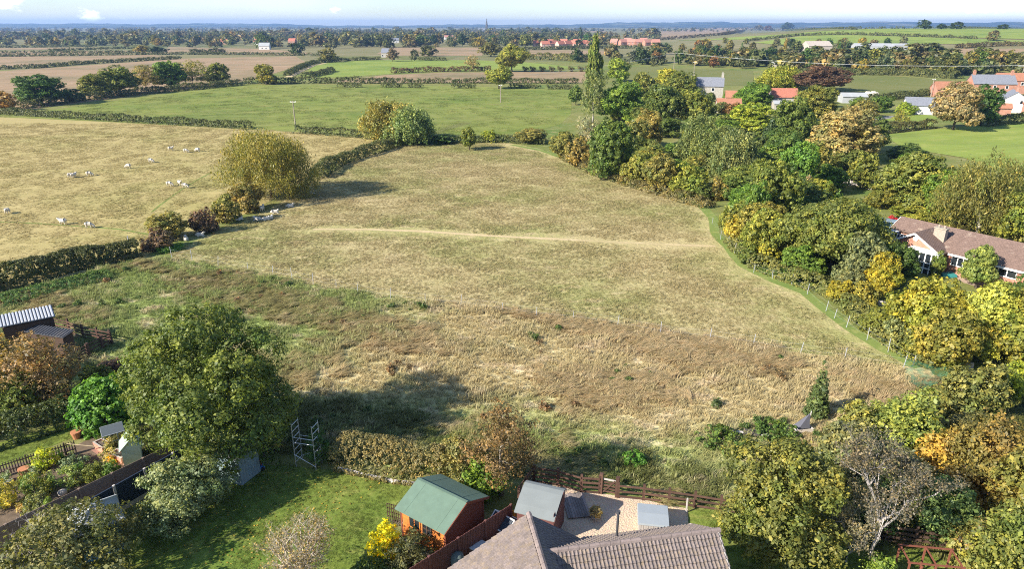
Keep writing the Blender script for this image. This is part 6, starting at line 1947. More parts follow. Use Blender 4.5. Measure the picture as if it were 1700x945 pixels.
sc = thing('scaffold_tower', 'grey tubular scaffold tower of two ladder frames at the lawn edge', 'scaffold tower', pa, face(pa, pb))
wd = (pb - pa).length
for x in (0, wd):
    f = MB()
    for y in (0, .75): f.tube([(x, y, .02), (x, y, 3.0)], .026, 7)
    for k in range(7): f.tube([(x, 0, .35 + k * .42), (x, .75, .35 + k * .42)], .02, 6)
    f.build('ladder_frame', ALU, sc)
for a, b in (((0, -.03, 2.1), (wd, -.03, 2.1)), ((0, -.03, 1.75), (wd, -.03, 1.75)), ((0, -.03, .9), (wd, -.03, .25)), ((0, .78, .3), (wd, .78, .95)), ((0, .78, 1.75), (wd, .78, 1.75))):
    MB().tube([a, b], .022, 6).build('brace', ALU, sc)
p = at(396, 792)
TEAL = surf('blue grey shed paint', (.20, .27, .29), .6, var=.08, scale=2.0)
bsd = thing('shed', 'blue grey wooden shed half hidden under the walnut tree', 'shed', p, R_(-24))
w0 = MB().box(-.85, .85, -.6, .9, 0, 1.8).build('wall', TEAL, bsd)
for k in range(8): MB().box(-.85 + k * .2125 + .006, -.85 + (k + 1) * .2125 - .006, -.625, -.602, .05, 1.78).build('board', TEAL, w0)
for k in range(7): MB().box(.852, .875, -.6 + k * .2143 + .006, -.6 + (k + 1) * .2143 - .006, .05, 1.78).build('board', TEAL, w0)
MB().hexa([(-1, -.8, 1.82), (1, -.8, 1.82), (1, 1.05, 2.05), (-1, 1.05, 2.05), (-1, -.8, 1.88), (1, -.8, 1.88), (1, 1.05, 2.11), (-1, 1.05, 2.11)]).build('roof', surf('grey felt', (.25, .26, .26)), bsd)
MB().box(-.2, .55, -.66, -.63, .1, 1.7).build('door', TEAL, bsd)
toy = thing('ride_on_toy', 'small blue and red ride on toy beside the blue grey shed', 'toy', at(430, 780), R_(20))
TB = surf('blue plastic', (.03, .14, .45), .35, var=.03)
MB().hexa([(-.35, -.2, .12), (.35, -.2, .12), (.35, .2, .12), (-.35, .2, .12), (-.3, -.17, .32), (.2, -.17, .3), (.2, .17, .3), (-.3, .17, .32)]).build('body', TB, toy)
for x in (-.22, .24):
    for y in (-.22, .22): MB().tube([(x, y - .03, .12), (x, y + .03, .12)], .12, 12).build('wheel', surf('black plastic', (.02, .02, .02), .4), toy)
MB().tube([(.2, 0, .3), (.1, 0, .52)], .03, 8).tube([(.1, -.18, .52), (.1, .18, .52)], .025, 8).build('handlebar', surf('red plastic', (.5, .04, .03), .4), toy)
MB().box(-.3, -.05, -.13, .13, .32, .38).build('seat', surf('red plastic seat', (.5, .04, .03), .4), toy)
# hipped pale roof summerhouse behind the apple tree
p = flat(at(153, 837, 2.6))
gz = thing('garden_room', 'blue grey garden room with pale hipped roof behind the corner apple tree', 'garden room', p, R_(-52))
MB().box(-.95, .95, -.9, .9, 0, 1.85).build('wall', surf('blue teal boards', (.12, .24, .29), .6, var=.1, scale=3.0), gz)
PALEROOF = surf('pale grey roof sheet', (.34, .36, .36), .6, var=.06, scale=2.0)
apex = (0, 0, 2.62)
cs = [(-1.2, -1.15, 1.85), (1.2, -1.15, 1.85), (1.2, 1.15, 1.85), (-1.2, 1.15, 1.85)]
ro = None
for k in range(4):
    a, b = Vector(cs[k]), Vector(cs[(k + 1) % 4])
    ap = Vector(apex)
    o = MB().poly([a, b, ap]).poly([a - Vector((0, 0, .05)), ap - Vector((0, 0, .05)), b - Vector((0, 0, .05))]).poly([a, a - Vector((0, 0, .05)), b - Vector((0, 0, .05)), b]).build('roof_panel', PALEROOF, gz)
    MB().beam(a + Vector((0, 0, .02)), ap + Vector((0, 0, .02)), .07, .04).build('hip_cap', WHITE, o)
for k in range(3): MB().box(-.8 + k * .57, -.34 + k * .57, -.93, -.902, .8, 1.6).build('window', GLASS, gz)

# left vegetable garden: play house, greenhouse, brick planters, pot
p = flat(at(222, 763))
gh = thing('garden_playhouse', 'pale green gabled little playhouse beside the panel fence', 'playhouse', p, R_(-62))
PG = surf('pale green paint', (.42, .52, .40), .6, var=.05, scale=2.0)
mb = MB(); mb.box(-.6, .6, -.5, .5, 0, 1.15)
for x in (-.6, .6): mb.poly([(x, -.5, 1.15), (x, .5, 1.15), (x, 0, 1.65)][::(1 if x > 0 else -1)])
mb.build('wall', PG, gh)
for s in (-1, 1):
    q = [(-.7, s * .62, 1.05), (.7, s * .62, 1.05), (.7, 0, 1.67), (-.7, 0, 1.67)]
    if s > 0: q = [q[1], q[0], q[3], q[2]]
    MB().hexa(q + [(c[0], c[1], c[2] + .04) for c in q]).build('roof', PG, gh)
MB().box(-.63, -.602, -.2, .2, .05, 1.0).build('door', surf('dark doorway', (.08, .06, .04), .8), gh)
p = flat(at(192, 738))
gr = thing('greenhouse', 'grey framed glass lean to greenhouse under the walnut branches', 'greenhouse', p, R_(35))
gr.scale = (.62, .62, .62)
fr = MB()
for x in (-1, -.33, .33, 1):
    fr.box(x - .03, x + .03, -.6, -.54, 0, 1.5); fr.beam((x, -.57, 1.5), (x, .6, 2.0), .05, .05); fr.box(x - .03, x + .03, .57, .63, 0, 2.0)
for y, z in ((-.57, .7), (-.57, 1.5), (.6, 2.0)): fr.box(-1, 1, y - .02, y + .02, z, z + .05)
fr.build('frame', surf('grey frame', (.40, .42, .43), .5), gr)
MB().hexa([(-1, -.56, 1.53), (1, -.56, 1.53), (1, .58, 2.03), (-1, .58, 2.03), (-1, -.56, 1.54), (1, -.56, 1.54), (1, .58, 2.04), (-1, .58, 2.04)]).build('pane', surf('greenhouse roof glass', (.10, .115, .12), .3, var=.05, spec=.5), gr)
OBR = brick_mat('orange brick', (.55, .20, .10), (.46, .15, .08))
for lb, (x, y), r_ in (('orange brick planter left of the greenhouse', (172, 746), -35), ('orange brick planter in front of the pale green playhouse', (200, 763), -28)):
    b = thing('brick_planter', lb, 'planter', at(x, y), R_(r_))
    mb = MB()
    for x0, x1, y0, y1 in ((-.6, .6, -.3, -.2), (-.6, .6, .2, .3), (-.6, -.5, -.2, .2), (.5, .6, -.2, .2)): mb.box(x0, x1, y0, y1, 0, .45)
    mb.build('wall', OBR, b); MB().box(-.5, .5, -.2, .2, 0, .38).build('soil', BARK, b)
TERRA = surf('terracotta', (.45, .19, .09), .85, var=.1, scale=3.0)
for lb, x, y in (('terracotta pot at the picket fence below the left lawn', 42, 790), ('terracotta pot beside the second picket fence', 128, 728)):
    o = MB().lathe([(.2, 0), (.29, .42), (.31, .42), (.31, .5), (.26, .5)], n=14).build('plant_pot', TERRA); o.location = at(x, y); tag(o, lb, 'pot')
for lb, x, y in (('pale round boulder at the left edge of the vegetable garden', 14, 806), ('pale small stone beside the panel fence', 105, 822)):
    o = MB().lathe([(.16, 0), (.26, .1), (.24, .25), (.1, .33)], n=9).build('garden_stone', PALESTONE, smooth=True); o.location = at(x, y); tag(o, lb, 'stone')
rk = MB().tube([(-1.1, 0, .9), (1.1, .2, .5)], .022, 6); o = rk.build('garden_cane', surf('cane', (.55, .42, .25), .8)); o.location = at(146, 758); tag(o, 'thin garden cane lying across the bean plants', 'cane')

# ------------------------------------------------------------------ things at the lower right
REDFRAME = surf('red brown timber frame', (.19, .065, .04), .7, var=.15, scale=4.0, bump=.3, bscale=20.0)
p = at(1500, 978)
pg = thing('timber_frame', 'red brown timber frame of a run standing at the bottom right', 'timber frame', p, R_(-8))
for x in (0, 1.15, 2.3):
    for y in (0, 1.2): MB().box(x - .036, x + .036, y - .036, y + .036, 0, 1.5).build('post', REDFRAME, pg)
for y in (0, 1.2): MB().box(-.1, 2.4, y - .03, y + .03, 1.502, 1.57).build('beam', REDFRAME, pg)
for x in (0, 1.15, 2.3): MB().box(x - .026, x + .026, .032, 1.168, 1.502, 1.565).build('beam', REDFRAME, pg)
MB().box(.06, 1.09, -.03, .03, .7, .78).build('rail', REDFRAME, pg); MB().box(1.21, 2.24, -.03, .03, .7, .78).build('rail', REDFRAME, pg)
MB().beam((0, -.06, 0), (.55, -.06, 1.45), .06, .06).build('brace', REDFRAME, pg)
p = at(1332, 716)
cn = thing('log_store', 'small pale timber crate with dark netting peak in the rough grass', 'crate', p, R_(10))
for x in (-.5, .5): MB().box(x - .03, x + .03, -.3, .3, 0, .35).build('side', KERB, cn)
MB().box(-.6, .6, -.34, -.305, .03, .32).build('front_board', surf('pale timber', (.62, .54, .45), .85, var=.1, scale=3.0), cn)
MB().poly([(-.5, -.28, .36), (.3, -.28, .36), (.35, 0, 1.3)]).poly([(.3, -.28, .36), (.5, .28, .36), (.35, 0, 1.3)]).poly([(.5, .28, .36), (-.5, .28, .36), (.35, 0, 1.3)]).poly([(-.5, .28, .36), (-.5, -.28, .36), (.35, 0, 1.3)]).build('netting', surf('dark grey netting', (.10, .10, .12), .8, var=.1, scale=4.0), cn)
MB().tube([(.35, 0, .3), (.42, 0, 1.45)], .03, 6).build('pole', KERB, cn)
p = at(1248, 725)
lp = thing('log_pile', 'pale planks and dark logs stacked in the rough grass', 'log pile', p, R_(-12))
for k in range(4): MB().tube([(-.5, k * .16, .12), (.6, k * .16 + .05, .12)], .11, 8).build('log', surf('dark log', (.07, .06, .055), .9), lp)
for s in (-1, 1): MB().box(s * .9 - .35, s * .9 + .35, -.1, .1, .2, .26).build('plank', surf('pale plank', (.52, .47, .43), .9), lp)
net = MB()
NP = [flat(at(x, y)) for x, y in ((1500, 612), (1515, 606), (1580, 622), (1572, 648), (1528, 655), (1502, 640))]
cxy = sum(NP, Vector()) / len(NP)
rr_ = random.Random(4)
m, N = new_mat('teal garden netting')
al = N.step(N.noise(N.add('ShaderNodeNewGeometry', out=0), 2.2, 5.0, .7), .38, .62)
tn = N.add('ShaderNodeBsdfDiffuse', {'Color': (.05, .20, .12)}); tt_ = N.add('ShaderNodeBsdfTransparent')
NETM = finish(m, N, N.add('ShaderNodeMixShader', {0: N.math('MULTIPLY', al, .5), 1: tt_, 2: tn}))
G_ = 8
gridv = []
for i in range(len(NP)):
    a, b = NP[i], NP[(i + 1) % len(NP)]
    for u in range(G_):
        for v in range(G_):
            def q(uu, vv):
                e = a.lerp(b, uu / G_); r_ = cxy.lerp(e, vv / G_); return (r_.x, r_.y, .5 + .14 * math.sin(r_.x * 2.3) + .1 * math.cos(r_.y * 3.1))
            net.poly([q(u, v), q(u, v + 1), q(u + 1, v + 1), q(u + 1, v)])
tag(net.build('garden_netting', NETM), 'teal garden netting laid over the grass at the meadow corner', 'netting')
# low wall at stream bend
for lb, (x, y), L in (('pale broken stone wall end by the stream at the meadow corner', (1585, 607), 2.4), ('low pale stone kerb under the yellow tree at the meadow edge', (1438, 503), 4.0)):
    w_ = thing('stone_wall', lb, 'wall', at(x, y), R_(-25))
    rr_ = random.Random(x)
    xx = -L / 2
    while xx < L / 2:
        ww = rr_.uniform(.25, .5); hh = rr_.uniform(.25, .55)
        MB().hexa([(xx, -.15, 0), (xx + ww - .02, -.15, 0), (xx + ww - .02, .15, 0), (xx, .15, 0), (xx + .02, -.13, hh), (xx + ww - .04, -.13, hh + .03), (xx + ww - .04, .12, hh), (xx + .02, .12, hh)]).build('stone', PALESTONE, w_)
        xx += ww
# buff summer furniture on bungalow side omitted; garden wall at lane
rail_fence('weathered post and rail fence along the bright paddock below the white cottage', [(1464, 226), (1475, 221), (1490, 218.5), (1507, 215.5), (1524, 213)], 1.0, 2, surf('weathered grey wood', (.32, .28, .23), .9), post=.12)

# ------------------------------------------------------------------ electric fences, poles and wires
POSTW = surf('white plastic post', (.42, .43, .47), .6, var=.03)


def electric_fence(label, px, h=1.05):
    P = [at(x, y) for x, y in px]
    t = thing('electric_fence', label, 'fence', P[0])
    pm = MB().hexa([(-.017, -.017, 0), (.017, -.017, 0), (.017, .017, 0), (-.017, .017, 0), (-.017, -.017, 1), (.017, -.017, 1), (.017, .017, 1), (-.017, .017, 1)]).mesh('post', POSTW)
    rr_ = random.Random(len(P))
    for i, p in enumerate(P):
        q = link(bpy.data.objects.new('post', pm), t); q.location = p - P[0]; q.scale = (1, 1, h * rr_.uniform(.85, 1.2))
        q.rotation_euler = (rr_.uniform(-.05, .05), rr_.uniform(-.04, .16), 0)
    for z in (.45, .9):
        w = MB()
        for a, b in zip(P[:-1], P[1:]): w.tube([a - P[0] + Vector((0, 0, z)), (a + b) / 2 - P[0] + Vector((0, 0, z - .05)), b - P[0] + Vector((0, 0, z))], .003, 3, False)
        w.build('wire', POSTW, t)


electric_fence('white posted electric fence between the meadow and the rough grass', [(285, 427), (319, 433), (362, 441), (412, 450), (453, 457), (485, 463), (520, 472), (558, 479), (593, 487), (648, 496), (706, 503), (765, 508), (833, 518), (890, 526), (951, 532), (1025, 542), (1096, 556), (1178, 565), (1250, 575), (1328, 589), (1402, 597), (1499, 613)])
electric_fence('white posted electric fence along the mown green path', [(1515, 608), (1474, 585), (1439, 565), (1405, 544), (1385, 529), (1371, 517), (1340, 489), (1314, 472), (1282, 463), (1251, 453), (1219, 421), (1209, 408), (1196, 398), (1182, 372)])
o = MB().tube([(0, 0, 0), (0, 0, 2.0)], .05, 6).build('gate_post', POSTW); o.location = at(217, 419); tag(o, 'lone pale post standing in the hedge of the sheep field', 'post')
POLEW = surf('grey brown pole timber', (.30, .25, .20), .9, var=.15, scale=3.0)


def pole(label, px, yb, yt, arm=1.6, rz=0.0, group=None):
    p = at(px, yb); h = height_to(p, yt)
    t = thing('utility_pole', label, 'pole', p, rz, group)
    MB().tube([(0, 0, 0), (0, 0, h)], [.16, .11], 8).build('pole', POLEW, t)
    MB().box(-arm / 2, arm / 2, -.06, .06, h - .35, h - .22).build('crossarm', WHITE if h < 9 else POLEW, t)
    for x in (-arm / 2 + .1, 0, arm / 2 - .1): MB().lathe([(.05, h - .22), (.06, h - .1), (.02, h - .02)], (x, 0, 0), 6).build('insulator', WHITE, t)
    return t, p + Vector((0, 0, h - .05))


_, q0 = pole('wooden pole with white crossarm standing in the green field', 491, 213, 167, 1.5)
_, q1 = pole('slim wooden pole below the light green tree in the green field', 831, 170, 140, 1.2)
_, w0 = pole('grey utility pole beside the pasture hedge right of the poplar', 1118, 121, 87, 2.4)
_, w1 = pole('short grey utility pole in the pasture hedge', 1152, 121, 102, 2.0)
_, w2 = pole('utility pole above the slate roofed house at the right edge', 1694, 137, 108, 5.0)
_, w3 = pole('thin pale pole beside the white cottage', 1545, 160, 130, 1.2)
w_left = at(880, 124, 6.5)


def wires(label, a, b, sag, sep):
    d = (b - a); n_ = Vector((-d.y, d.x, 0)).normalized()
    t = thing('power_line', label, 'wires', a)
    for s in (-1, 0, 1):
        pts = [Vector((0, 0, 0)) + d * u + n_ * s * sep - Vector((0, 0, sag * 4 * u * (1 - u))) for u in np.linspace(0, 1, 15)]
        MB().tube(pts, .014, 4, False).build('wire', surf('bright wire', (.75, .75, .73), .4, var=.02), t)


wires('pale overhead wires crossing from the poplar to the pasture pole', w_left, w0, 1.0, .8)
wires('pale overhead wires spanning the pasture to the right edge pole', w0, w2, 2.5, .9)

# ------------------------------------------------------------------ sheep
WOOL = surf('cream wool', (.58, .52, .43), .95, var=.12, scale=8.0, bump=.6, bscale=18.0)


def sheep_mesh(pose):
    S = {'graze': ([(-.5, .0, .66, .17), (-.36, 0, .66, .24), (0, 0, .63, .28), (.3, 0, .64, .24), (.47, 0, .58, .15), (.60, 0, .40, .11), (.68, 0, .22, .09), (.74, 0, .10, .06)], True),
         'stand': ([(-.5, .0, .66, .17), (-.36, 0, .66, .24), (0, 0, .63, .28), (.3, 0, .66, .24), (.45, 0, .78, .15), (.55, 0, .92, .11), (.66, 0, .92, .09), (.77, 0, .85, .06)], True),
         'lie': ([(-.5, .05, .24, .17), (-.36, 0, .27, .24), (0, 0, .27, .27), (.3, 0, .28, .24), (.45, 0, .42, .15), (.53, 0, .55, .11), (.63, .04, .55, .09), (.73, .06, .48, .06)], False)}[pose]
    spine, legs = S
    V = [s[:3] for s in spine]; E = [(i, i + 1) for i in range(len(V) - 1)]; Rr = [s[3] for s in spine]
    hx_ = V[6]
    for s in (-1, 1):  # ears
        V.append((hx_[0] - .1, s * .17, hx_[2] + .07)); E.append((5, len(V) - 1)); Rr.append(.03)
    V.append((-.62, 0, spine[0][2] - .12)); E.append((0, len(V) - 1)); Rr.append(.05)
    if legs:
        for k, x in ((1, -.36), (3, .28)):
            for s in (-1, 1):
                n_ = len(V)
                b = .04 if k == 1 else -.01
                V += [(x, s * .15, .46), (x - b * .6, s * .15, .26), (x + b, s * .15, .04)]; E += [(k, n_), (n_, n_ + 1), (n_ + 1, n_ + 2)]; Rr += [.09, .045, .04]
    else:
        for k, x in ((1, -.2), (3, .42)):
            for s in (-1, 1):
                n_ = len(V)
                V += [(x, s * .24, .08), (x + .2, s * .26, .05)]; E += [(k, n_), (n_, n_ + 1)]; Rr += [.07, .045]
    me = bpy.data.meshes.new('sheep'); me.from_pydata(V, E, []); me.update()
    o = link(bpy.data.objects.new('sheep', me))
    sk = o.modifiers.new('skin', 'SKIN'); sk.use_smooth_shade = True
    for i, r_ in enumerate(Rr): me.skin_vertices[0].data[i].radius = (r_, r_); me.skin_vertices[0].data[i].use_root = i == 2
    ss = o.modifiers.new('sub', 'SUBSURF'); ss.levels = 1; ss.render_levels = 1
    dg = bpy.context.evaluated_depsgraph_get(); dg.update()
    out = bpy.data.meshes.new_from_object(o.evaluated_get(dg))
    bpy.data.objects.remove(o)
    out.name = 'sheep'; out.materials.clear(); out.materials.append(WOOL)
    return out


SM = {k: sheep_mesh(k) for k in ('graze', 'stand', 'lie')}
SHEEP = [(284, 250, 'stand', 20, 'sheep of the upper right trio, the one farthest left'), (309, 253.5, 'graze', 0, 'sheep in the middle of the upper right trio'), (328, 252, 'graze', 180, 'sheep at the right of the upper right trio'),
         (251, 270, 'graze', -10, 'lone grazing sheep left of the upper right trio'), (213, 279.5, 'graze', 190, 'lone grazing sheep in the middle of the sheep field'), (117, 295, 'graze', 80, 'left sheep of the close pair in the sheep field'), (123, 295, 'stand', 70, 'right sheep of the close pair in the sheep field'),
         (149, 292.5, 'graze', 10, 'sheep grazing just right of the close pair'), (282, 309.5, 'graze', -5, 'left sheep of the trio by the worn sheep track'), (299, 308, 'stand', -40, 'sheep at the back of the trio by the worn sheep track'), (308, 312.5, 'graze', -15, 'right sheep of the trio by the worn sheep track'),
         (13, 355, 'graze', 100, 'sheep at the far left edge of the sheep field'), (105, 373, 'stand', 180, 'white sheep walking left along the green sheep track'), (149, 379, 'graze', 5, 'sheep grazing below the green sheep track'),
         (397, 366, 'lie', 60, 'sheep lying beneath the reddish brown shrub'), (436, 351, 'stand', 90, 'sheep standing in the shade right of the hedge'), (456, 354, 'lie', 10, 'sheep lying at the edge of the hedge shade'), (481, 344, 'lie', 20, 'sheep lying highest in the hedge shade'),
         (428, 366, 'lie', 170, 'left sheep of the three resting in shade'), (441, 366, 'lie', 30, 'middle sheep of the three resting in shade'), (447, 364.5, 'lie', 50, 'right sheep of the three resting in shade'), (347, 382, 'stand', 200, 'sheep standing at the trunk of the purple thorn'),
         (309, 399, 'lie', 120, 'sheep lying in the sheep gap near the nettles'), (332, 392.5, 'lie', 10, 'sheep lying in the shadow beside the sheep gap'), (518, 322, 'lie', 0, 'sheep lying in the big willow shadow')]
for x, y, pose, rz, lb in SHEEP:
    o = tag(link(bpy.data.objects.new('sheep', SM[pose])), lb, 'sheep', 'sheep of the flock'); o.location = at(x, y); o.rotation_euler = (0, 0, R_(rz)); o.scale = (.95,) * 3

# ------------------------------------------------------------------ grass
def tuft_patch(name, size, n_clump, blades, h, spread, width, mat, lean, seed, scatter_h=.4):
    rng = np.random.default_rng(seed)
    n = n_clump * blades
    c = rng.uniform(-size / 2, size / 2, (n_clump, 2))
    ch = h * rng.uniform(1 - scatter_h, 1 + scatter_h, n_clump)
    cv = rng.normal(.5, .2, n_clump)
    cl = rng.normal(0, .35, (n_clump, 2)) + lean
    idx = np.repeat(np.arange(n_clump), blades)
    b = c[idx] + rng.normal(0, spread, (n, 2))
    hh = ch[idx] * rng.uniform(.6, 1.15, n)
    a = rng.uniform(0, 2 * np.pi, n)
    d = np.stack([np.cos(a), np.sin(a)], 1) * .3 + cl[idx] + rng.normal(0, .18, (n, 2))
    s = np.stack([-d[:, 1], d[:, 0]], 1); s /= np.linalg.norm(s, axis=1, keepdims=True) + 1e-6
    w = width * rng.uniform(.6, 1.4, n)[:, None]
    z0 = np.zeros((n, 1)) - .03
    p0 = np.concatenate([b - s * w / 2, z0], 1); p1 = np.concatenate([b + s * w / 2, z0], 1)
    m_ = b + d * (hh * .38)[:, None]; zm = (hh * .62)[:, None]
    p2 = np.concatenate([m_ + s * w * .42, zm], 1); p3 = np.concatenate([m_ - s * w * .42, zm], 1)
    e = b + d * (hh * .95)[:, None]; ze = (hh * .86)[:, None]
    p4 = np.concatenate([e, ze], 1)
    V = np.stack([p0, p1, p2, p3, p4], 1).reshape(-1, 3)
    q = np.arange(n) * 5
    F = [list(t) for t in np.stack([q, q + 1, q + 2, q + 3], 1)] + [list(t) for t in np.stack([q + 3, q + 2, q + 4], 1)]
    av = np.clip(cv[idx] + rng.normal(0, .18, n), 0, 1)
    return hidden_source(name, raw_mesh(name, V, F, mat, attr=np.repeat(av, 5)))


CLEAR = [([tuple(at(*q).xy) for q in pts], hw) for pts, hw in (
    ([(850, 240), (900, 250), (940, 264), (975, 281), (1010, 296), (1060, 310), (1120, 324), (1163, 340), (1184, 362), (1186, 386), (1208, 410), (1235, 441), (1285, 467), (1335, 486), (1374, 517), (1412, 547), (1470, 580), (1530, 610)], 1.9),
    ([(520, 381), (600, 381), (700, 384), (800, 391), (900, 396), (1000, 401), (1100, 406), (1188, 409)], 1.75),
    ([(1122, 585), (1118, 620), (1104, 655), (1086, 700), (1092, 775)], .16), ([(1070, 640), (1040, 690)], .12), ([(690, 520), (640, 548), (575, 585), (560, 630), (566, 660)], .25), ([(560, 600), (520, 625), (495, 650)], .3), ([(750, 560), (690, 590), (640, 640)], .15))]


def fill(polys, step, seed, keep=None, world=False):
    rng = np.random.default_rng(seed)
    P = [at(x, y) for x, y in polys]
    P2 = [(p.x, p.y) for p in P]
    xs = [p[0] for p in P2]; ys = [p[1] for p in P2]
    X, Y = np.meshgrid(np.arange(min(xs), max(xs), step), np.arange(min(ys), max(ys), step))
    X = (X + rng.uniform(-.5, .5, X.shape) * step).ravel(); Y = (Y + rng.uniform(-.5, .5, Y.shape) * step).ravel()
    ins = np.zeros(len(X), bool)
    for i in range(len(P2)):
        (x1, y1), (x2, y2) = P2[i], P2[i - 1]
        with np.errstate(divide='ignore', invalid='ignore'):
            ins ^= ((y1 > Y) != (y2 > Y)) & (X < (x2 - x1) * (Y - y1) / (y2 - y1 + 1e-12) + x1)
    vis = (np.abs(X) < (Y * .936 + 10) * .80)
    X, Y = X[ins & vis], Y[ins & vis]
    d2 = np.full(len(X), 1e9)
    for pts, hw in CLEAR:
        for (ax, ay), (bx, by) in zip(pts[:-1], pts[1:]):
            L2 = (bx - ax) ** 2 + (by - ay) ** 2
            u = np.clip(((X - ax) * (bx - ax) + (Y - ay) * (by - ay)) / L2, 0, 1)
            d2 = np.minimum(d2, np.hypot(X - ax - u * (bx - ax), Y - ay - u * (by - ay)) - hw)
    X, Y = X[d2 > 0], Y[d2 > 0]
    if keep is not None:
        k = keep(X, Y, rng); X, Y = X[k], Y[k]
    return X, Y, rng


def spread(name, label, src, X, Y, rng, z=0.0, smin=.7, smax=1.3, rot=.5, hvar=None):
    n = len(X)
    s = rng.uniform(smin, smax, n)
    hv = np.ones(n) if hvar is None else hvar(X, Y)
    o = scatter(name, np.stack([X, Y, terrain(X, Y) + z], 1), np.stack([X * 0, X * 0, rng.normal(0, rot, n)], 1), np.stack([s, s, s * hv], 1), src)
    return tag(o, label, 'grass')


B_ROUGH = grass_blade('rough grass blades', DRY, 1.0, rough_zone)
B_MEADOW = grass_blade('meadow grass blades', MEADOW, 1.0, field_zone)
B_SHEEP = grass_blade('sheep pasture blades', SHEEPF, 0.7)
B_LAWN = grass_blade('lawn blades', LAWN, 2.0)
B_WILD = grass_blade('wild green blades', WILD, 1.0)
B_GREEN = grass_blade('green field blades', GREENF, 0.6)


def lump(X, Y):
    return .55 + .55 * (np.sin(X * .55 + 1.3 * np.sin(Y * .37)) * np.cos(Y * .8 + .7 * np.sin(X * .5)) + .5 * np.sin(X * 1.9 + Y * 1.3)).clip(-.8, 1.2) + .35


src = tuft_patch('rough_tuft', 1.5, 24, 9, .26, .09, .03, B_ROUGH, np.array((.45, .1)), 1, .6)
X, Y, rng = fill(ROUGH_PX, .88, 1)
spread('rough_grass', 'tall dry wind laid grass on the bank below the wire fence', src, X, Y, rng, hvar=lump)
B_PALE = grass_blade('pale lodged blades', ((.66, .52, .31), (.54, .41, .22), (.36, .32, .13), (.48, .33, .19)), 1.0, rough_zone)
src = tuft_patch('lodged_tuft', 1.3, 30, 12, .30, .07, .032, B_PALE, np.array((1.7, .35)), 21)
X, Y, rng = fill(ROUGH_PX, .75, 22, keep=lambda x, y, r: (np.sin(x * .23 + 1.7 * np.sin(y * .21)) + np.sin(y * .55 + x * .31) * .9 + .06 * (y - 47) + .02 * x + r.normal(0, .35, len(x))) > .75)
spread('lodged_grass', 'pale straw grass lying flat in swathes on the rough bank', src, X, Y, rng, rot=.7)
V, F, A = crown_data('bush', 61, (.42, .42, .24), 30, 16, .12, .15)
wsrc = hidden_source('weed', raw_mesh('weed', V, F, LEAF, attr=A))
for nm, lb, colr, seed, thr in (('green_weeds', 'clumps of green nettles and docks on the rough bank', (.11, .17, .045), 31, 1.9), ('brown_weeds', 'brown dead dock stalks dotted over the rough bank', (.26, .17, .09), 32, 1.95), ('dark_weeds', 'dark thistle clumps in the rough grass', (.10, .13, .05), 33, 2.35)):
    X, Y, rng = fill(ROUGH_PX, .7, seed, keep=lambda x, y, r: (np.sin(x * .41 + seed + 1.3 * np.sin(y * .37)) + np.sin(y * .63 - x * .2 + seed * 2) + r.normal(0, .3, len(x)) + (.35 if seed == 31 else 0) * ((y < 44) | (x < -22))) > thr)
    k = rng.random(len(X)) < .5
    o = spread(nm, lb, wsrc, X[k], Y[k], rng, rot=3, smin=.35, smax=1.15)
    o['category'] = 'weeds'; o.color = colr + (1,)
src = tuft_patch('meadow_tuft', 2.2, 60, 8, .085, .09, .035, B_MEADOW, np.array((.3, .1)), 2, .6)
X, Y, rng = fill(MEADOW_PX, 1.35, 2)
spread('meadow_grass', 'short tan meadow grass in the big field', src, X, Y, rng, hvar=lambda a, b: lump(a * .6, b * .6) * .9 + .15)
src = tuft_patch('pasture_tuft', 3.0, 60, 7, .09, .1, .05, B_SHEEP, np.array((.4, .1)), 3)
X, Y, rng = fill(SHEEP_PX, 2.4, 3, keep=lambda x, y, r: y < 190)
spread('sheep_pasture_grass', 'cropped straw coloured grass in the sheep field', src, X, Y, rng, hvar=lambda a, b: lump(a * .4, b * .4) * .8 + .3)
src = tuft_patch('lawn_tuft', 1.0, 90, 7, .05, .05, .014, B_LAWN, np.array((.2, .1)), 4)
X, Y, rng = fill([(180, 980), (200, 905), (262, 862), (330, 800), (440, 772), (560, 782), (692, 806), (655, 842), (650, 880), (690, 945), (640, 1010), (300, 1040)], .7, 4)
X2, Y2, _ = fill([(1140, 960), (1146, 850), (1200, 842), (1290, 850), (1430, 880), (1600, 930), (1600, 1000), (1300, 1040)], .7, 5)
X3, Y3, _ = fill([(-80, 800), (-60, 752), (0, 735), (112, 704), (126, 724), (60, 752), (0, 776)], .7, 6)
spread('lawn_grass', 'short green lawn grass in the gardens', src, np.concatenate([X, X2, X3]), np.concatenate([Y, Y2, Y3]), rng, rot=2)
src = tuft_patch('wild_tuft', 1.6, 36, 11, .38, .1, .035, B_WILD, np.array((.3, .1)), 7)
X, Y, rng = fill([(1190, 842), (1300, 820), (1400, 735), (1500, 660), (1570, 640), (1700, 640), (1720, 990), (1560, 930), (1430, 900)], 1.0, 7, keep=lambda x, y, r: r.random(len(x)) < .9)
X2, Y2, _ = fill([(-150, 600), (100, 645), (230, 690), (340, 730), (330, 790), (180, 740), (100, 690), (-60, 740), (-200, 700)], 1.0, 8)
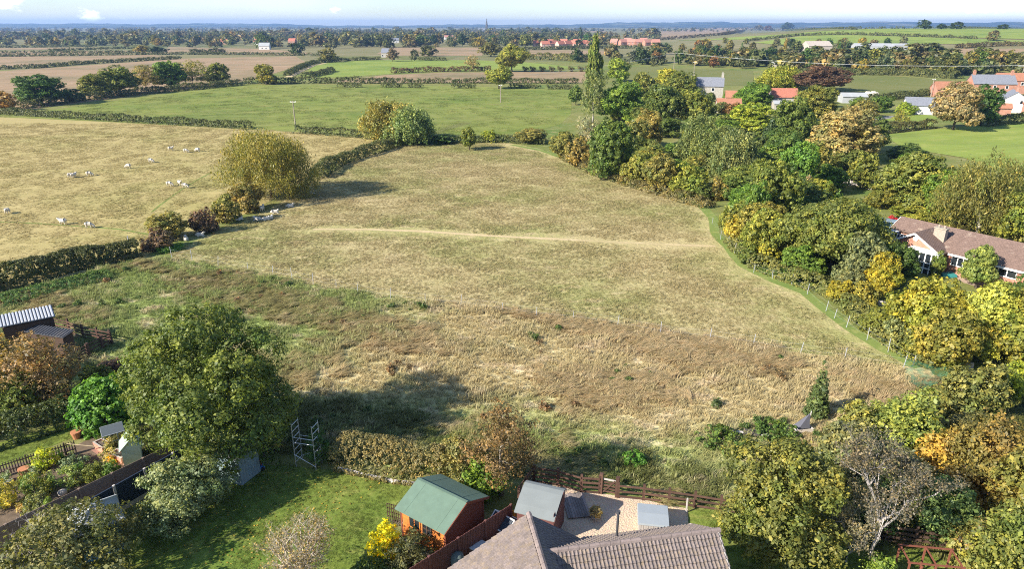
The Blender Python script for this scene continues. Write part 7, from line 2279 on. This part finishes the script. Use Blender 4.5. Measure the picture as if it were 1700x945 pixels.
X3, Y3, _ = fill([(340, 725), (560, 765), (760, 790), (890, 785), (1000, 806), (1190, 842), (1190, 800), (1080, 760), (860, 730), (700, 690), (540, 660), (420, 700)], .95, 9, keep=lambda x, y, r: r.random(len(x)) < .55)
spread('wild_grass', 'green rank grass and weeds round the garden edges', src, np.concatenate([X, X2, X3]), np.concatenate([Y, Y2, Y3]), rng, hvar=lump)
src = tuft_patch('field_tuft', 5.0, 40, 7, .10, .25, .10, B_GREEN, np.array((.3, .1)), 10)
X, Y, rng = fill([(-60, 192), (60, 186), (200, 168), (390, 143), (640, 143), (945, 149), (945, 190), (930, 206), (870, 222), (780, 226), (655, 236), (610, 228), (500, 219), (420, 213), (150, 200)], 5.0, 10)
spread('field_grass', 'grazed green grass with darker tufts in the green field', src, X, Y, rng, hvar=lambda a, b: lump(a * .2, b * .2))

# fallen leaves on the lawns
rng = np.random.default_rng(12)
X, Y, _ = fill([(200, 940), (262, 866), (330, 805), (440, 778), (560, 786), (640, 800), (560, 860), (420, 940)], .2, 13)
kk = rng.random(len(X)) < .3
X, Y = X[kk], Y[kk]
n = len(X); a = rng.uniform(0, 6.28, n); s = rng.uniform(.03, .075, n)
c = np.stack([X, Y, np.full(n, .05)], 1)
t = np.stack([np.cos(a), np.sin(a), rng.uniform(-.3, .3, n)], 1) * s[:, None]; b = np.stack([-np.sin(a), np.cos(a), rng.uniform(-.3, .3, n)], 1) * s[:, None] * .7
o = link(bpy.data.objects.new('fallen_leaves', raw_mesh('fallen_leaves', np.stack([c - t, c + b, c + t, c - b], 1).reshape(-1, 3), np.arange(n * 4).reshape(-1, 4), LEAF, attr=np.repeat(rng.random(n), 4))))
o.color = (.36, .27, .06, 1); tag(o, 'yellow fallen leaves scattered over the lawn', 'leaves', kind='stuff')

# ------------------------------------------------------------------ haze over the plain
m, N = new_mat('pale haze')
pv = N.add('ShaderNodeVolumePrincipled', {'Color': (.36, .57, 1.0), 'Density': .000115, 'Anisotropy': .2})
ho = m.node_tree.nodes.new('ShaderNodeOutputMaterial'); m.node_tree.links.new(pv, ho.inputs[1])
hb = MB().box(-12000, 12000, -1200, 12500, -1.6, 96).build('haze', m)
tag(hb, kind='stuff')
